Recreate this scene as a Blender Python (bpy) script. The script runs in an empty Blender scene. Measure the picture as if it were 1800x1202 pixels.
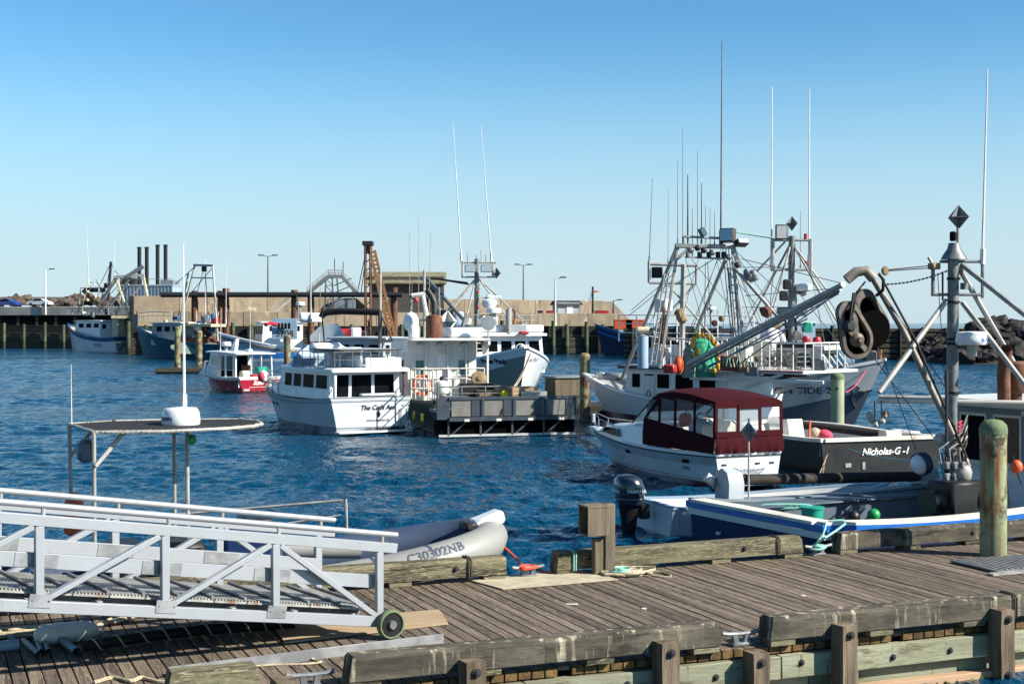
import bpy, bmesh, math, random
from mathutils import Vector as V, Matrix, noise
R = math.radians
rng = random.Random(11)
SC = bpy.context.scene
COL = SC.collection
# ------------------------------------------------------------------ camera, sky, sun
F, H = 2500.0, 4.15            # focal length in photo pixels, eye height above the water (m)
cam = bpy.data.objects.new('camera', bpy.data.cameras.new('camera'))
COL.objects.link(cam)
cam.location = (0, 0, H); cam.rotation_euler = (R(90), 0, 0)
cam.data.lens = 50; cam.data.sensor_width = 36; cam.data.shift_y = -33 / 1800
cam.data.clip_start = .1; cam.data.clip_end = 60000
SC.camera = cam
SUN_AZ, SUN_EL = R(-19), R(35)  # azimuth measured from +X towards +Y
sd = V((math.cos(SUN_EL) * math.cos(SUN_AZ), math.cos(SUN_EL) * math.sin(SUN_AZ), math.sin(SUN_EL)))
world = bpy.data.worlds.new('World'); SC.world = world; world.use_nodes = True
nt = world.node_tree; nt.nodes.clear()
sky = nt.nodes.new('ShaderNodeTexSky'); sky.sky_type = 'NISHITA'; sky.sun_disc = False
sky.sun_elevation = SUN_EL; sky.sun_rotation = R(90) - SUN_AZ
sky.altitude = 0; sky.air_density = 1.0; sky.dust_density = .25; sky.ozone_density = 8
hsv = nt.nodes.new('ShaderNodeHueSaturation'); hsv.inputs['Saturation'].default_value = .9
bg = nt.nodes.new('ShaderNodeBackground'); bg.inputs['Strength'].default_value = .054
out = nt.nodes.new('ShaderNodeOutputWorld')
tint = nt.nodes.new('ShaderNodeMix'); tint.data_type = 'RGBA'; tint.blend_type = 'MULTIPLY'; tint.inputs[0].default_value = 1; tint.inputs[7].default_value = (.94 / 4.6, 1.40 / 4.6, 1.20 / 4.6, 1)   # level set before the contrast curve
gam = nt.nodes.new('ShaderNodeGamma'); gam.inputs[1].default_value = 1.4
lev = nt.nodes.new('ShaderNodeVectorMath'); lev.operation = 'SCALE'; lev.inputs['Scale'].default_value = 4.6
nt.links.new(sky.outputs[0], tint.inputs[6]); nt.links.new(tint.outputs[2], gam.inputs[0]); nt.links.new(gam.outputs[0], lev.inputs[0]); nt.links.new(lev.outputs[0], hsv.inputs['Color']); wc = nt.nodes.new('ShaderNodeTexCoord'); sp = nt.nodes.new('ShaderNodeSeparateXYZ'); nt.links.new(wc.outputs['Generated'], sp.inputs[0])
veil = nt.nodes.new('ShaderNodeMapRange'); veil.interpolation_type = 'SMOOTHSTEP'; veil.inputs['From Min'].default_value = .21; veil.inputs['From Max'].default_value = .02; veil.inputs['To Max'].default_value = .86; nt.links.new(sp.outputs[2], veil.inputs[0])
bank = nt.nodes.new('ShaderNodeMix'); bank.data_type = 'RGBA'; bank.inputs[7].default_value = (5.45, 6.5, 7.35, 1)      # thin cloud bank low over the sea, all round
nt.links.new(veil.outputs[0], bank.inputs[0]); nt.links.new(hsv.outputs[0], bank.inputs[6]); nt.links.new(bank.outputs[2], bg.inputs[0]); nt.links.new(bg.outputs[0], out.inputs[0])
sun = bpy.data.objects.new('sun', bpy.data.lights.new('sun', 'SUN')); COL.objects.link(sun)
sun.data.energy = 5.0; sun.data.angle = R(.53); sun.data.color = (1, .94, .84)
sun.rotation_euler = sd.to_track_quat('Z', 'Y').to_euler()
SC.view_settings.view_transform = 'Standard'; SC.view_settings.look = 'None'
SC.view_settings.exposure = 1.1; SC.view_settings.gamma = 1
try: SC.cycles.use_denoising = True
except Exception: pass

# ------------------------------------------------------------------ helpers
def W(x, y, Y): return V(((x - 900) / F * Y, Y, H - (y - 568) / F * Y))   # photo pixel + distance -> place
def rgb(h):                                   # sRGB hex -> linear
    c = [int(h[i:i + 2], 16) / 255 for i in (0, 2, 4)]
    return tuple((x / 12.92 if x <= .04045 else ((x + .055) / 1.055) ** 2.4) for x in c) + (1,)
def C(c): return rgb(c) if isinstance(c, str) else tuple(c) + (1,) * (4 - len(c))

MATS = {}
def mat(name, col, rough=.5, metal=0., col2=None, scale=3., amt=.5, stretch=(1, 1, 1), streak=None, streak_amt=.5, sscale=6.,
        blot=None, blot_amt=.5, bscale2=2., bump=0., bscale=40., rnd=0., coat=0., low=None, zlow=0., spec=.5, grain=None, ior=1.45):
    m = bpy.data.materials.new(name); m.use_nodes = True
    t = m.node_tree; N = t.nodes; Lk = t.links.new; b = N['Principled BSDF']
    b.inputs['Roughness'].default_value = rough; b.inputs['Metallic'].default_value = metal
    b.inputs['Coat Weight'].default_value = coat; b.inputs['Specular IOR Level'].default_value = spec; b.inputs['IOR'].default_value = ior
    tc = N.new('ShaderNodeTexCoord'); oi = N.new('ShaderNodeObjectInfo')
    off = N.new('ShaderNodeVectorMath'); off.operation = 'MULTIPLY_ADD'
    cmb = N.new('ShaderNodeCombineXYZ')
    for i in range(3): Lk(oi.outputs['Random'], cmb.inputs[i])
    Lk(cmb.outputs[0], off.inputs[0]); off.inputs[1].default_value = (37, 53, 71) if rnd >= 0 else (0, 0, 0)
    Lk(tc.outputs['Object'], off.inputs[2])
    P = off.outputs[0]
    def nz(sc, st, det=6, rg=.6):
        mp = N.new('ShaderNodeMapping'); mp.inputs['Scale'].default_value = st; Lk(P, mp.inputs['Vector'])
        n = N.new('ShaderNodeTexNoise'); n.inputs['Scale'].default_value = sc; n.inputs['Detail'].default_value = det
        n.inputs['Roughness'].default_value = rg; Lk(mp.outputs[0], n.inputs['Vector']); return n.outputs['Fac']
    def ramp(fac, a, bb):
        r = N.new('ShaderNodeMapRange'); r.interpolation_type = 'SMOOTHSTEP'; r.inputs['From Min'].default_value = a; r.inputs['From Max'].default_value = bb; Lk(fac, r.inputs['Value']); return r.outputs[0]
    def mix(f, a, bb, mode='MIX'):
        x = N.new('ShaderNodeMix'); x.data_type = 'RGBA'; x.blend_type = mode
        for s, v in ((x.inputs[0], f), (x.inputs[6], a), (x.inputs[7], bb)):
            if hasattr(v, 'is_linked'): Lk(v, s)
            else: s.default_value = v
        return x.outputs[2]
    cur = C(col)
    if low is not None:
        sx = N.new('ShaderNodeSeparateXYZ'); Lk(tc.outputs['Object'], sx.inputs[0])
        cur = mix(ramp(sx.outputs[2], zlow - .015, zlow + .015), C(low), C(col))
    if col2 is not None:
        c2 = mix(amt, cur, C(col2)) if amt < 1 else C(col2)
        cur = mix(ramp(nz(scale, stretch), .36, .66), cur, c2)
    if blot is not None:
        th = .72 - .34 * blot_amt
        cur = mix(ramp(nz(bscale2, stretch, 8, .68), th, th + .10), cur, C(blot))
    if grain is not None:
        cur = mix(ramp(nz(scale * 9, stretch, 3, .5), .5, .72), cur, C(grain))
    if streak is not None:
        th = .74 - .34 * streak_amt
        cur = mix(ramp(nz(sscale, (1, 1, .12), 5, .65), th, th + .16), cur, C(streak))
    if rnd > 0:
        h = N.new('ShaderNodeHueSaturation'); r = N.new('ShaderNodeMapRange'); r.inputs['To Min'].default_value = 1 - rnd; r.inputs['To Max'].default_value = 1 + rnd
        Lk(oi.outputs['Random'], r.inputs['Value']); Lk(r.outputs[0], h.inputs['Value'])
        if hasattr(cur, 'is_linked'): Lk(cur, h.inputs['Color'])
        else: h.inputs['Color'].default_value = cur
        cur = h.outputs[0]
    if hasattr(cur, 'is_linked'): Lk(cur, b.inputs['Base Color'])
    else: b.inputs['Base Color'].default_value = cur
    if bump > 0:
        bp = N.new('ShaderNodeBump'); bp.inputs['Strength'].default_value = min(1, bump); bp.inputs['Distance'].default_value = .02
        Lk(nz(bscale, stretch, 6, .6), bp.inputs['Height']); Lk(bp.outputs[0], b.inputs['Normal'])
    if rough > .05 and metal == 0 and col2 is not None:
        rr = N.new('ShaderNodeMapRange'); rr.inputs['To Min'].default_value = max(.02, rough - .12); rr.inputs['To Max'].default_value = min(1, rough + .15)
        Lk(nz(scale * 2.3, stretch), rr.inputs['Value']); Lk(rr.outputs[0], b.inputs['Roughness'])
    MATS[name] = m
    return m

class MB:
    """collects geometry; build() links it as ONE mesh object"""
    def __init__(s): s.v = []; s.f = []
    def add(s, vs, fs):
        n = len(s.v); s.v += [tuple(p) for p in vs]; s.f += [tuple(i + n for i in f) for f in fs]; return s
    def box(s, c, size, rot=None, ch=0.):
        c = V(c); hx, hy, hz = size[0] / 2, size[1] / 2, size[2] / 2
        if rot is None: M = Matrix.Identity(3)
        elif isinstance(rot, (int, float)): M = Matrix.Rotation(rot, 3, 'Z')
        else: M = rot
        if ch <= 0:
            vs = [c + M @ V((x * hx, y * hy, z * hz)) for x in (-1, 1) for y in (-1, 1) for z in (-1, 1)]
            return s.add(vs, [(0, 1, 3, 2), (4, 6, 7, 5), (0, 4, 5, 1), (2, 3, 7, 6), (0, 2, 6, 4), (1, 5, 7, 3)])
        ch = min(ch, hx * .9, hy * .9, hz * .9); vs = []; idx = {}
        for x in (-1, 1):
            for y in (-1, 1):
                for z in (-1, 1):
                    for k in range(3):
                        p = [x * hx, y * hy, z * hz]
                        for j in range(3):
                            if j != k: p[j] -= (x, y, z)[j] * ch
                        idx[x, y, z, k] = len(vs); vs.append(c + M @ V(p))
        fs = []
        I = lambda x, y, z, k: idx[x, y, z, k]
        for a in (-1, 1):
            fs += [(I(a, -1, -1, 0), I(a, 1, -1, 0), I(a, 1, 1, 0), I(a, -1, 1, 0)), (I(-1, a, -1, 1), I(1, a, -1, 1), I(1, a, 1, 1), I(-1, a, 1, 1)), (I(-1, -1, a, 2), I(1, -1, a, 2), I(1, 1, a, 2), I(-1, 1, a, 2))]
            for b in (-1, 1):
                fs += [(I(a, b, -1, 0), I(a, b, 1, 0), I(a, b, 1, 1), I(a, b, -1, 1)), (I(a, -1, b, 0), I(a, 1, b, 0), I(a, 1, b, 2), I(a, -1, b, 2)), (I(-1, a, b, 1), I(1, a, b, 1), I(1, a, b, 2), I(-1, a, b, 2))]
                for d in (-1, 1): fs.append((I(a, b, d, 0), I(a, b, d, 1), I(a, b, d, 2)))
        return s.add(vs, fs)
    def bar(s, a, b, w, h=None, up=(0, 0, 1), ch=0.):
        a, b = V(a), V(b); h = w if h is None else h; d = b - a; L = d.length
        x = d.normalized(); u = V(up)
        if abs(x.dot(u)) > .99: u = V((1, 0, 0))
        y = u.cross(x).normalized(); z = x.cross(y)
        M = Matrix((x, y, z)).transposed()
        return s.box((a + b) / 2, (L, w, h), M, ch)
    def tube(s, a, b, r, r2=None, n=8):
        return s.path([a, b], r, n, r2=r if r2 is None else r2)
    def path(s, pts, r, n=6, closed=False, r2=None, cap=True):
        pts = [V(p) for p in pts]; K = len(pts); rings = []; prev = None
        for i, p in enumerate(pts):
            if closed: t = pts[(i + 1) % K] - pts[i - 1]
            else: t = pts[min(i + 1, K - 1)] - pts[max(i - 1, 0)]
            if t.length < 1e-9: t = V((0, 0, 1))
            t.normalize()
            if prev is None:
                u = V((0, 0, 1)) if abs(t.z) < .9 else V((1, 0, 0))
                u = (u - t * u.dot(t)).normalized()
            else:
                u = prev - t * prev.dot(t); u = u.normalized() if u.length > 1e-6 else V((1, 0, 0))
            prev = u; w = t.cross(u); rr = r if r2 is None else r + (r2 - r) * i / max(1, K - 1)
            rings.append([p + (u * math.cos(2 * math.pi * k / n) + w * math.sin(2 * math.pi * k / n)) * rr for k in range(n)])
        return s.loft(rings, closed, cap)
    def loft(s, rings, closed=False, cap=True, ring_closed=True):
        n = len(rings[0]); K = len(rings); vs = [p for r in rings for p in r]; fs = []
        for i in range(K if closed else K - 1):
            j = (i + 1) % K
            for k in range(n if ring_closed else n - 1):
                m = (k + 1) % n; fs.append((i * n + k, i * n + m, j * n + m, j * n + k))
        if cap and not closed and ring_closed: fs += [tuple(range(n))[::-1], tuple((K - 1) * n + k for k in range(n))]
        return s.add(vs, fs)
    def lathe(s, prof, c=(0, 0, 0), n=16, M=None):
        c = V(c); M = M or Matrix.Identity(3)
        return s.loft([[c + M @ V((r * math.cos(2 * math.pi * k / n), r * math.sin(2 * math.pi * k / n), z)) for k in range(n)] for r, z in prof])
    def ring(s, prof, c=(0, 0, 0), n=24, M=None):      # closed profile turned round the axis
        c = V(c); M = M or Matrix.Identity(3)
        return s.loft([[c + M @ V((r * math.cos(2 * math.pi * k / n), r * math.sin(2 * math.pi * k / n), z)) for r, z in prof] for k in range(n)], closed=True)
    def prism(s, poly, ext):
        poly = [V(p) for p in poly]; e = V(ext); n = len(poly)
        return s.add(poly + [p + e for p in poly], [tuple(range(n))[::-1], tuple(range(n, 2 * n))] + [(i, (i + 1) % n, (i + 1) % n + n, i + n) for i in range(n)])
    def quad(s, *p): return s.add(p, [tuple(range(len(p)))])
    def ball(s, c, r, n=10, m=7, sq=(1, 1, 1)):
        c = V(c); return s.loft([[c + V((r * sq[0] * math.sin(math.pi * max(.02, min(.98, i / m))) * math.cos(2 * math.pi * k / n), r * sq[1] * math.sin(math.pi * max(.02, min(.98, i / m))) * math.sin(2 * math.pi * k / n), r * sq[2] * math.cos(math.pi * i / m))) for k in range(n)] for i in range(m + 1)])
    def rect(s, a, b, w, h, pts=None): return s.bar(a, b, w, h)
    def sweep(s, pts, w, h, up=(0, 0, 1), closed=False):   # rectangular section along a polyline
        pts = [V(p) for p in pts]; K = len(pts); rings = []; u = V(up)
        for i, p in enumerate(pts):
            t = (pts[min(i + 1, K - 1)] - pts[max(i - 1, 0)]); t.normalize()
            y = u.cross(t); y = y.normalized() if y.length > 1e-6 else V((0, 1, 0)); z = t.cross(y)
            rings.append([p + y * (w / 2 * a) + z * (h / 2 * b) for a, b in ((-1, -1), (1, -1), (1, 1), (-1, 1))])
        return s.loft(rings)
    def build(s, name, m, parent=None, smooth=38, label=None, cat=None, group=None, kind=None, loc=None, rz=0.):
        me = bpy.data.meshes.new(name); me.from_pydata(s.v, [], s.f)
        bm = bmesh.new(); bm.from_mesh(me); bmesh.ops.recalc_face_normals(bm, faces=bm.faces); bm.to_mesh(me); bm.free()
        if smooth:
            me.polygons.foreach_set('use_smooth', [True] * len(me.polygons)); me.set_sharp_from_angle(angle=R(smooth))
        me.materials.append(MATS[m] if isinstance(m, str) else m)
        return obj(name, me, parent, label, cat, group, kind, loc, rz)

def obj(name, me, parent=None, label=None, cat=None, group=None, kind=None, loc=None, rz=0.):
    o = bpy.data.objects.new(name, me); COL.objects.link(o); o.parent = parent
    if loc is not None: o.location = loc
    o.rotation_euler.z = rz
    tag(o, label, cat, group, kind); return o
def tag(o, label=None, cat=None, group=None, kind=None):
    for k, v in (('label', label), ('category', cat), ('group', group), ('kind', kind)):
        if v: o[k] = v
    return o
def thing(name, label, cat, loc=(0, 0, 0), rz=0., group=None, kind=None):
    o = bpy.data.objects.new(name, None); COL.objects.link(o); o.empty_display_size = .2
    o.location = loc; o.rotation_euler = (0, 0, rz); return tag(o, label, cat, group, kind)
def loc_of(root):
    Mi = (Matrix.Translation(root.location) @ root.rotation_euler.to_matrix().to_4x4()).inverted()
    return lambda x, y, Y: Mi @ W(x, y, Y)
def copy_tree(o, parent=None):
    c = o.copy(); COL.objects.link(c); c.parent = parent
    for ch in [k for k in o.children]: copy_tree(ch, c)
    return c
def arc(c, r, a0, a1, n, ax=(1, 0, 0), ay=(0, 0, 1)):
    c, ax, ay = V(c), V(ax), V(ay)
    return [c + ax * (r * math.cos(R(a0 + (a1 - a0) * i / n))) + ay * (r * math.sin(R(a0 + (a1 - a0) * i / n))) for i in range(n + 1)]
def text(name, body, size, m, parent, fn, shear=0., off=0., align='CENTER', sx=1.):
    """writing: flat letters mapped on to a surface by fn(u, v)"""
    cu = bpy.data.curves.new('letters', 'FONT'); cu.body = body; cu.size = size; cu.shear = shear; cu.offset = off; cu.align_x = align; cu.align_y = 'CENTER'; cu.resolution_u = 3
    ob = bpy.data.objects.new('letters', cu); COL.objects.link(ob)
    dg = bpy.context.evaluated_depsgraph_get(); me = bpy.data.meshes.new_from_object(ob.evaluated_get(dg))
    bpy.data.objects.remove(ob); bpy.data.curves.remove(cu)
    me.name = name
    for v in me.vertices: v.co = fn(v.co.x * sx, v.co.y)
    me.materials.clear(); me.materials.append(MATS[m]); return obj(name, me, parent)
def plane_fn(o, ux, vy):
    o, ux, vy = V(o), V(ux).normalized(), V(vy).normalized(); return lambda u, v: o + ux * u + vy * v
def lerp(a, b, t): return a + (b - a) * t
def smooth_pts(p, k=5):      # Catmull-Rom through the points
    p = [V(q) for q in p]; out_ = []
    for i in range(len(p) - 1):
        a, b, c, d = p[max(0, i - 1)], p[i], p[i + 1], p[min(len(p) - 1, i + 2)]
        for j in range(k):
            t = j / k; out_.append(.5 * (2 * b + (c - a) * t + (2 * a - 5 * b + 4 * c - d) * t * t + (3 * b - a - 3 * c + d) * t ** 3))
    return out_ + [p[-1]]
def sag(a, b, d, n=10): a, b = V(a), V(b); return [a.lerp(b, i / n) - V((0, 0, d * 4 * (i / n) * (1 - i / n))) for i in range(n + 1)]
# ------------------------------------------------------------------ materials
mat('deck_wood', '6b5f52', .8, col2='3b332a', scale=1.6, amt=.8, stretch=(6, .35, 6), bump=.5, bscale=14, rnd=.25, grain='857a6b', spec=.25)
mat('rail_wood', '6f6a54', .85, col2='443f31', scale=2.2, amt=.85, stretch=(.5, 4, 4), blot='38342b', blot_amt=.68, bscale2=1.9, bump=.7, bscale=10, rnd=.12, grain='8d866c', spec=.2)
mat('rail_wood_dark', '5a554a', .85, col2='35312a', scale=2.0, amt=.9, stretch=(.6, 4, 2), streak='a49c86', streak_amt=.6, sscale=9, blot='2f2c27', blot_amt=.55, bscale2=2.2, bump=.7, bscale=10, rnd=.12, spec=.2)
mat('green_wood', '8b8c76', .85, col2='6f6f5a', scale=1.2, amt=.9, stretch=(.5, 4, 3), streak='3f4231', streak_amt=.5, sscale=8, bump=.5, bscale=12, rnd=.12, blot='5a5642', blot_amt=.5, bscale2=2.5, spec=.2)
mat('post_wood', '7b6d5b', .85, col2='4b4034', scale=1.6, amt=.9, stretch=(5, 5, .5), streak='46382c', streak_amt=.4, sscale=8, bump=.6, bscale=14, rnd=.15, spec=.2)
mat('pink_wood', 'b7977a', .85, col2='9a7a5c', scale=1.4, stretch=(.6, 3, 3), blot='a2552a', blot_amt=.28, bscale2=1.1, bump=.4, bscale=12, rnd=.1, spec=.2)
mat('end_wood', '6b5636', .9, col2='3b2e20', scale=6, amt=.9, bump=.5, bscale=30, rnd=.25, spec=.2)
mat('grey_wood', '6f6757', .85, col2='574d40', scale=2.5, amt=.9, stretch=(5, 5, .4), bump=.6, bscale=14, blot='7d8252', blot_amt=.3, rnd=.1, spec=.2)
mat('plywood', '9c8b72', .75, col2='94795a', scale=1.4, amt=.8, stretch=(.6, 3, 1), bump=.15, bscale=12, spec=.25)
mat('carpet', 'bfb59c', .95, col2='a09680', scale=5, amt=.8, bump=.8, bscale=160, blot='8f8670', blot_amt=.3, bscale2=1.6, spec=.1)
mat('aluminium', '9b9fa3', .45, .3, col2='95999c', scale=3, amt=.7, blot='85888a', blot_amt=.3, bscale2=5, bump=.08, bscale=30)
mat('aluminium_dull', '9fa0a0', .5, .55, col2='77797b', scale=4, amt=.8, blot='6a6d70', blot_amt=.35, bscale2=3, bump=.1, bscale=40)
mat('galv', '77797a', .5, .25, col2='565859', scale=6, amt=.8, blot='6f5440', blot_amt=.3, bscale2=4)
mat('galv_light', 'a2a19b', .5, .12, col2='7f7e78', scale=4, amt=.8, blot='7c6148', blot_amt=.38, bscale2=3)
mat('steel_dark', '2a2c30', .5, .4, col2='3f3c3a', scale=4, amt=.7, blot='5b3d2c', blot_amt=.2, bscale2=3)
mat('rust', '6e4632', .8, col2='3f2a22', scale=3, amt=.9, blot='8d5a36', blot_amt=.4, bump=.4, bscale=20)
mat('rust_light', 'a27448', .8, col2='6e4a30', scale=3, amt=.9, bump=.3, bscale=20)
mat('pile_green', '6c7659', .7, col2='8b946d', scale=1.5, amt=.8, streak='7a4a24', streak_amt=.8, sscale=9, blot='43342a', blot_amt=.75, bscale2=1.7, bump=.2, bscale=14)
mat('pile_green2', '858f70', .7, col2='989f80', scale=1.2, amt=.8, streak='97602c', streak_amt=.5, sscale=7, bump=.2, bscale=14)
mat('pile_cap', '55664b', .8, col2='6f7c58', scale=6, amt=.8, blot='6b4028', blot_amt=.45, bscale2=6, bump=.4, bscale=25)
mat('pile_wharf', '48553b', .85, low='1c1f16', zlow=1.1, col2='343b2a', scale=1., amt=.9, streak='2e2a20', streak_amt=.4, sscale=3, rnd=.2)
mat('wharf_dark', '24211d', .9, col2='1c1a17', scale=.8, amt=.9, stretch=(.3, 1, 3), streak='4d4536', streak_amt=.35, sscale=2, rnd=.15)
mat('wharf_wood', '4f493b', .9, col2='37332a', scale=.7, amt=.9, stretch=(.2, 1, 3), streak='2a2620', streak_amt=.5, sscale=1.4, rnd=.15)
mat('concrete', '8a7d69', .9, col2='6b6050', scale=.22, amt=.95, streak='5d5140', streak_amt=.55, sscale=.9, blot='a3967f', blot_amt=.4, bscale2=.5, bump=.3, bscale=3)
mat('davit', '8b8378', .55, .1, col2='6d665c', scale=4, amt=.9, blot='6b4c36', blot_amt=.3, bscale2=4)
mat('ramp_panel', '74726b', .55, col2='5f5d57', scale=2, amt=.8, streak='5c5a54', streak_amt=.4, sscale=5)
mat('ramp_frame', '3d454d', .5, .1, col2='2e353c', scale=3, amt=.8, streak='7a7468', streak_amt=.3, sscale=5)
mat('concrete_grey', 'a3a19c', .9, col2='86837d', scale=.25, amt=.9, streak='75716a', streak_amt=.3, sscale=.6)
mat('asphalt', '4a4a4a', .95, col2='3c3c3c', scale=.5)
mat('rock', '5d5045', .9, col2='352e28', scale=.9, amt=.9, bump=.8, bscale=3, rnd=.35, blot='8f7a62', blot_amt=.35)
mat('rock_dark', '2e2925', .9, col2='1a1715', scale=.9, amt=.9, bump=.8, bscale=3, rnd=.35, blot='453a30', blot_amt=.3)
mat('shingle', '4c4742', .9, col2='2f2c2a', scale=5, amt=.9, blot='66594b', blot_amt=.5, bscale2=3)
mat('roof_moss', '777259', .9, col2='5c5844', scale=1.2, amt=.9, stretch=(1, 1, .2))
mat('roof_grey', '3e4144', .8, col2='2e3032', scale=2)
mat('white', 'd0cfca', .35, col2='b8b6ae', scale=1.2, amt=.6, streak='a08a68', streak_amt=.12, sscale=3, coat=.2)
mat('white_clean', 'd8dadb', .3, col2='c2c5c6', scale=.8, amt=.7, coat=.3, streak='9a958a', streak_amt=.2, sscale=4)
mat('white_worn', 'cfcbc0', .5, col2='b3ada0', scale=1.5, amt=.7, streak='8d6a45', streak_amt=.3, sscale=3, blot='8d8578', blot_amt=.25, bscale2=1.5)
mat('white_lobster', 'b4b5b3', .45, col2='96979a', scale=1.5, amt=.7, blot='7f7d78', blot_amt=.2)
mat('cream', 'c9bb9a', .5, col2='a79a7c', scale=1.5, amt=.8, streak='8a6a42', streak_amt=.3, sscale=3)
mat('grey_paint', '737c84', .45, col2='5f686f', scale=.8, amt=.7, streak='8c8f90', streak_amt=.25, sscale=3, blot='5d5a55', blot_amt=.25, bscale2=3)
mat('grey_light', '9ba1a5', .5, col2='868b8e', scale=1, amt=.7)
mat('grey_deck', '7c8388', .6, col2='666c70', scale=2, amt=.7)
mat('blue_hull', '10284f', .55, col2='0b1c3a', scale=1, spec=.2, streak='1c3560', streak_amt=.3, sscale=4)
mat('inner_grey', '4c5a66', .6, col2='3c4853', scale=1.5, amt=.8, streak='6a6f70', streak_amt=.25, sscale=5)
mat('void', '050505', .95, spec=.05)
mat('blue_trim', '2468b4', .35, col2='1c5598', scale=2, amt=.7, coat=.2)
mat('blue_far', '28507e', .45, col2='1f4068', scale=.6)
mat('blue_pale', '8fa3b4', .4, col2='7c91a3', scale=.6)
mat('navy', '1b2c4a', .5, col2='14213a', scale=1)
mat('teal_hull', '1f5468', .45, col2='174254', scale=.7, amt=.8, streak='2f6a78', streak_amt=.3, sscale=1.5)
mat('black', '0e0f11', .45, col2='1a1b1d', scale=3)
mat('black_dirty', '0d0d0e', .5, col2='1d1c1b', scale=2, amt=.8, blot='3a3835', blot_amt=.22, bscale2=3.5)
mat('rubber', '0f0f10', .75, col2='1c1b1a', scale=5)
mat('rubber_ring', '1c1815', .8, col2='3a2f27', scale=3, amt=.6)
mat('red', 'a3202a', .45, col2='86202a', scale=2)
mat('red_hull', '8d1f2c', .25, col2='74212c', scale=1.2, coat=.4)
mat('red_bottom', '6f2c28', .6, col2='552522', scale=1.4)
mat('burgundy', '380a12', .85, col2='2c080e', scale=2.2, bump=.6, bscale=4, spec=.15, blot='45101a', blot_amt=.4, bscale2=5)
mat('orange', 'd2572a', .5, col2='b84a24', scale=4)
mat('orange_rope', 'e2502a', .7, col2='c44020', scale=30)
mat('teal_rope', '6fae9f', .8, col2='a7c9b8', scale=30)
mat('rope', 'b7a98e', .85, col2='857860', scale=30, amt=.9)
mat('rope_dark', '3a3630', .85, col2='57503f', scale=30)
mat('pink_rope', 'c4405a', .8, col2='a8364c', scale=20)
mat('teal_plastic', '1f8f78', .4, col2='197a66', scale=3)
mat('net_green', '2f9a78', .8, col2='1e6f58', scale=8, amt=.9, bump=.8, bscale=30)
mat('net_grey', '7d8f83', .85, col2='5c6b62', scale=8, amt=.9, bump=.8, bscale=30)
mat('yellow_float', 'c99a2c', .5, col2='a67c22', scale=5)
mat('yellow', 'd3c32a', .5)
mat('green_light', '1f8a4a', .4)
mat('block_grey', '2f2a27', .55, col2='201d1b', scale=5, amt=.9, blot='6b5f52', blot_amt=.4, bscale2=6)
mat('tan', '8f7a5c', .8, col2='6b5a42', scale=4, amt=.9)
mat('wicker', '5a5644', .9, col2='3a3a30', scale=10, amt=.9)
mat('hypalon', '83837f', .5, col2='72726f', scale=1.2, amt=.7, bump=.05, bscale=30)
mat('hypalon_blue_shade', '39465c', .55, col2='2c374b', scale=1.5)
mat('rib_dark', '33363b', .6)
mat('fabric_black', '141416', .9, col2='1e1e20', scale=30, bump=.4, bscale=200)
mat('plastic_grey', '5d6a78', .35, col2='4c5864', scale=3)
mat('engine', '272d36', .22, coat=.6, col2='20252d', scale=2)
mat('letter_black', '15161a', .6); mat('letter_white', 'dcdcd8', .6); mat('letter_dark', '3a4250', .6); mat('letter_blue', '2a6ab0', .6)
mat('fender', 'd8d6ce', .4, col2='c2bfb4', scale=4)
mat('glass_dark', '0c1013', .08, col2='181d21', scale=1.2, spec=.15, ior=1.12)
mat('glass_sky', '1c2a33', .05, spec=.5)
mat('glass_teal', '4d7270', .05, spec=.9)
mat('lamp_glass', '9fb0b8', .1, spec=.9)
mat('lamp_brown', '4a3b32', .6)
mat('wood_brown', '5d412c', .6, col2='54382a', scale=5, stretch=(1, 1, .2))
mat('car_blue', '1f3a8a', .25, coat=.6); mat('car_white', 'd5d8da', .25, coat=.6)
mat('weed', '4d5520', .8, col2='2f3514', scale=8, amt=.9, bump=.8, bscale=20)
mat('land', '5a6a70', .9, col2='4d5c60', scale=.002)  # haze of distance put into the grey-blue colour
mat('door_white', 'c9ced4', .4)
def clear_mat(name, tint, alpha, rough=.05):
    m = bpy.data.materials.new(name); m.use_nodes = True; t = m.node_tree; b = t.nodes['Principled BSDF']
    b.inputs['Base Color'].default_value = C(tint); b.inputs['Roughness'].default_value = rough; b.inputs['Specular IOR Level'].default_value = .6
    b.inputs['Alpha'].default_value = alpha; MATS[name] = m
clear_mat('vinyl', 'a9b4b8', .17, .12); clear_mat('vinyl_dull', '9aa3a3', .72, .3); clear_mat('glass_clear', '6f8f94', .35, .03)
clear_mat('netting', '3f9a80', .5, .9)
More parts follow.
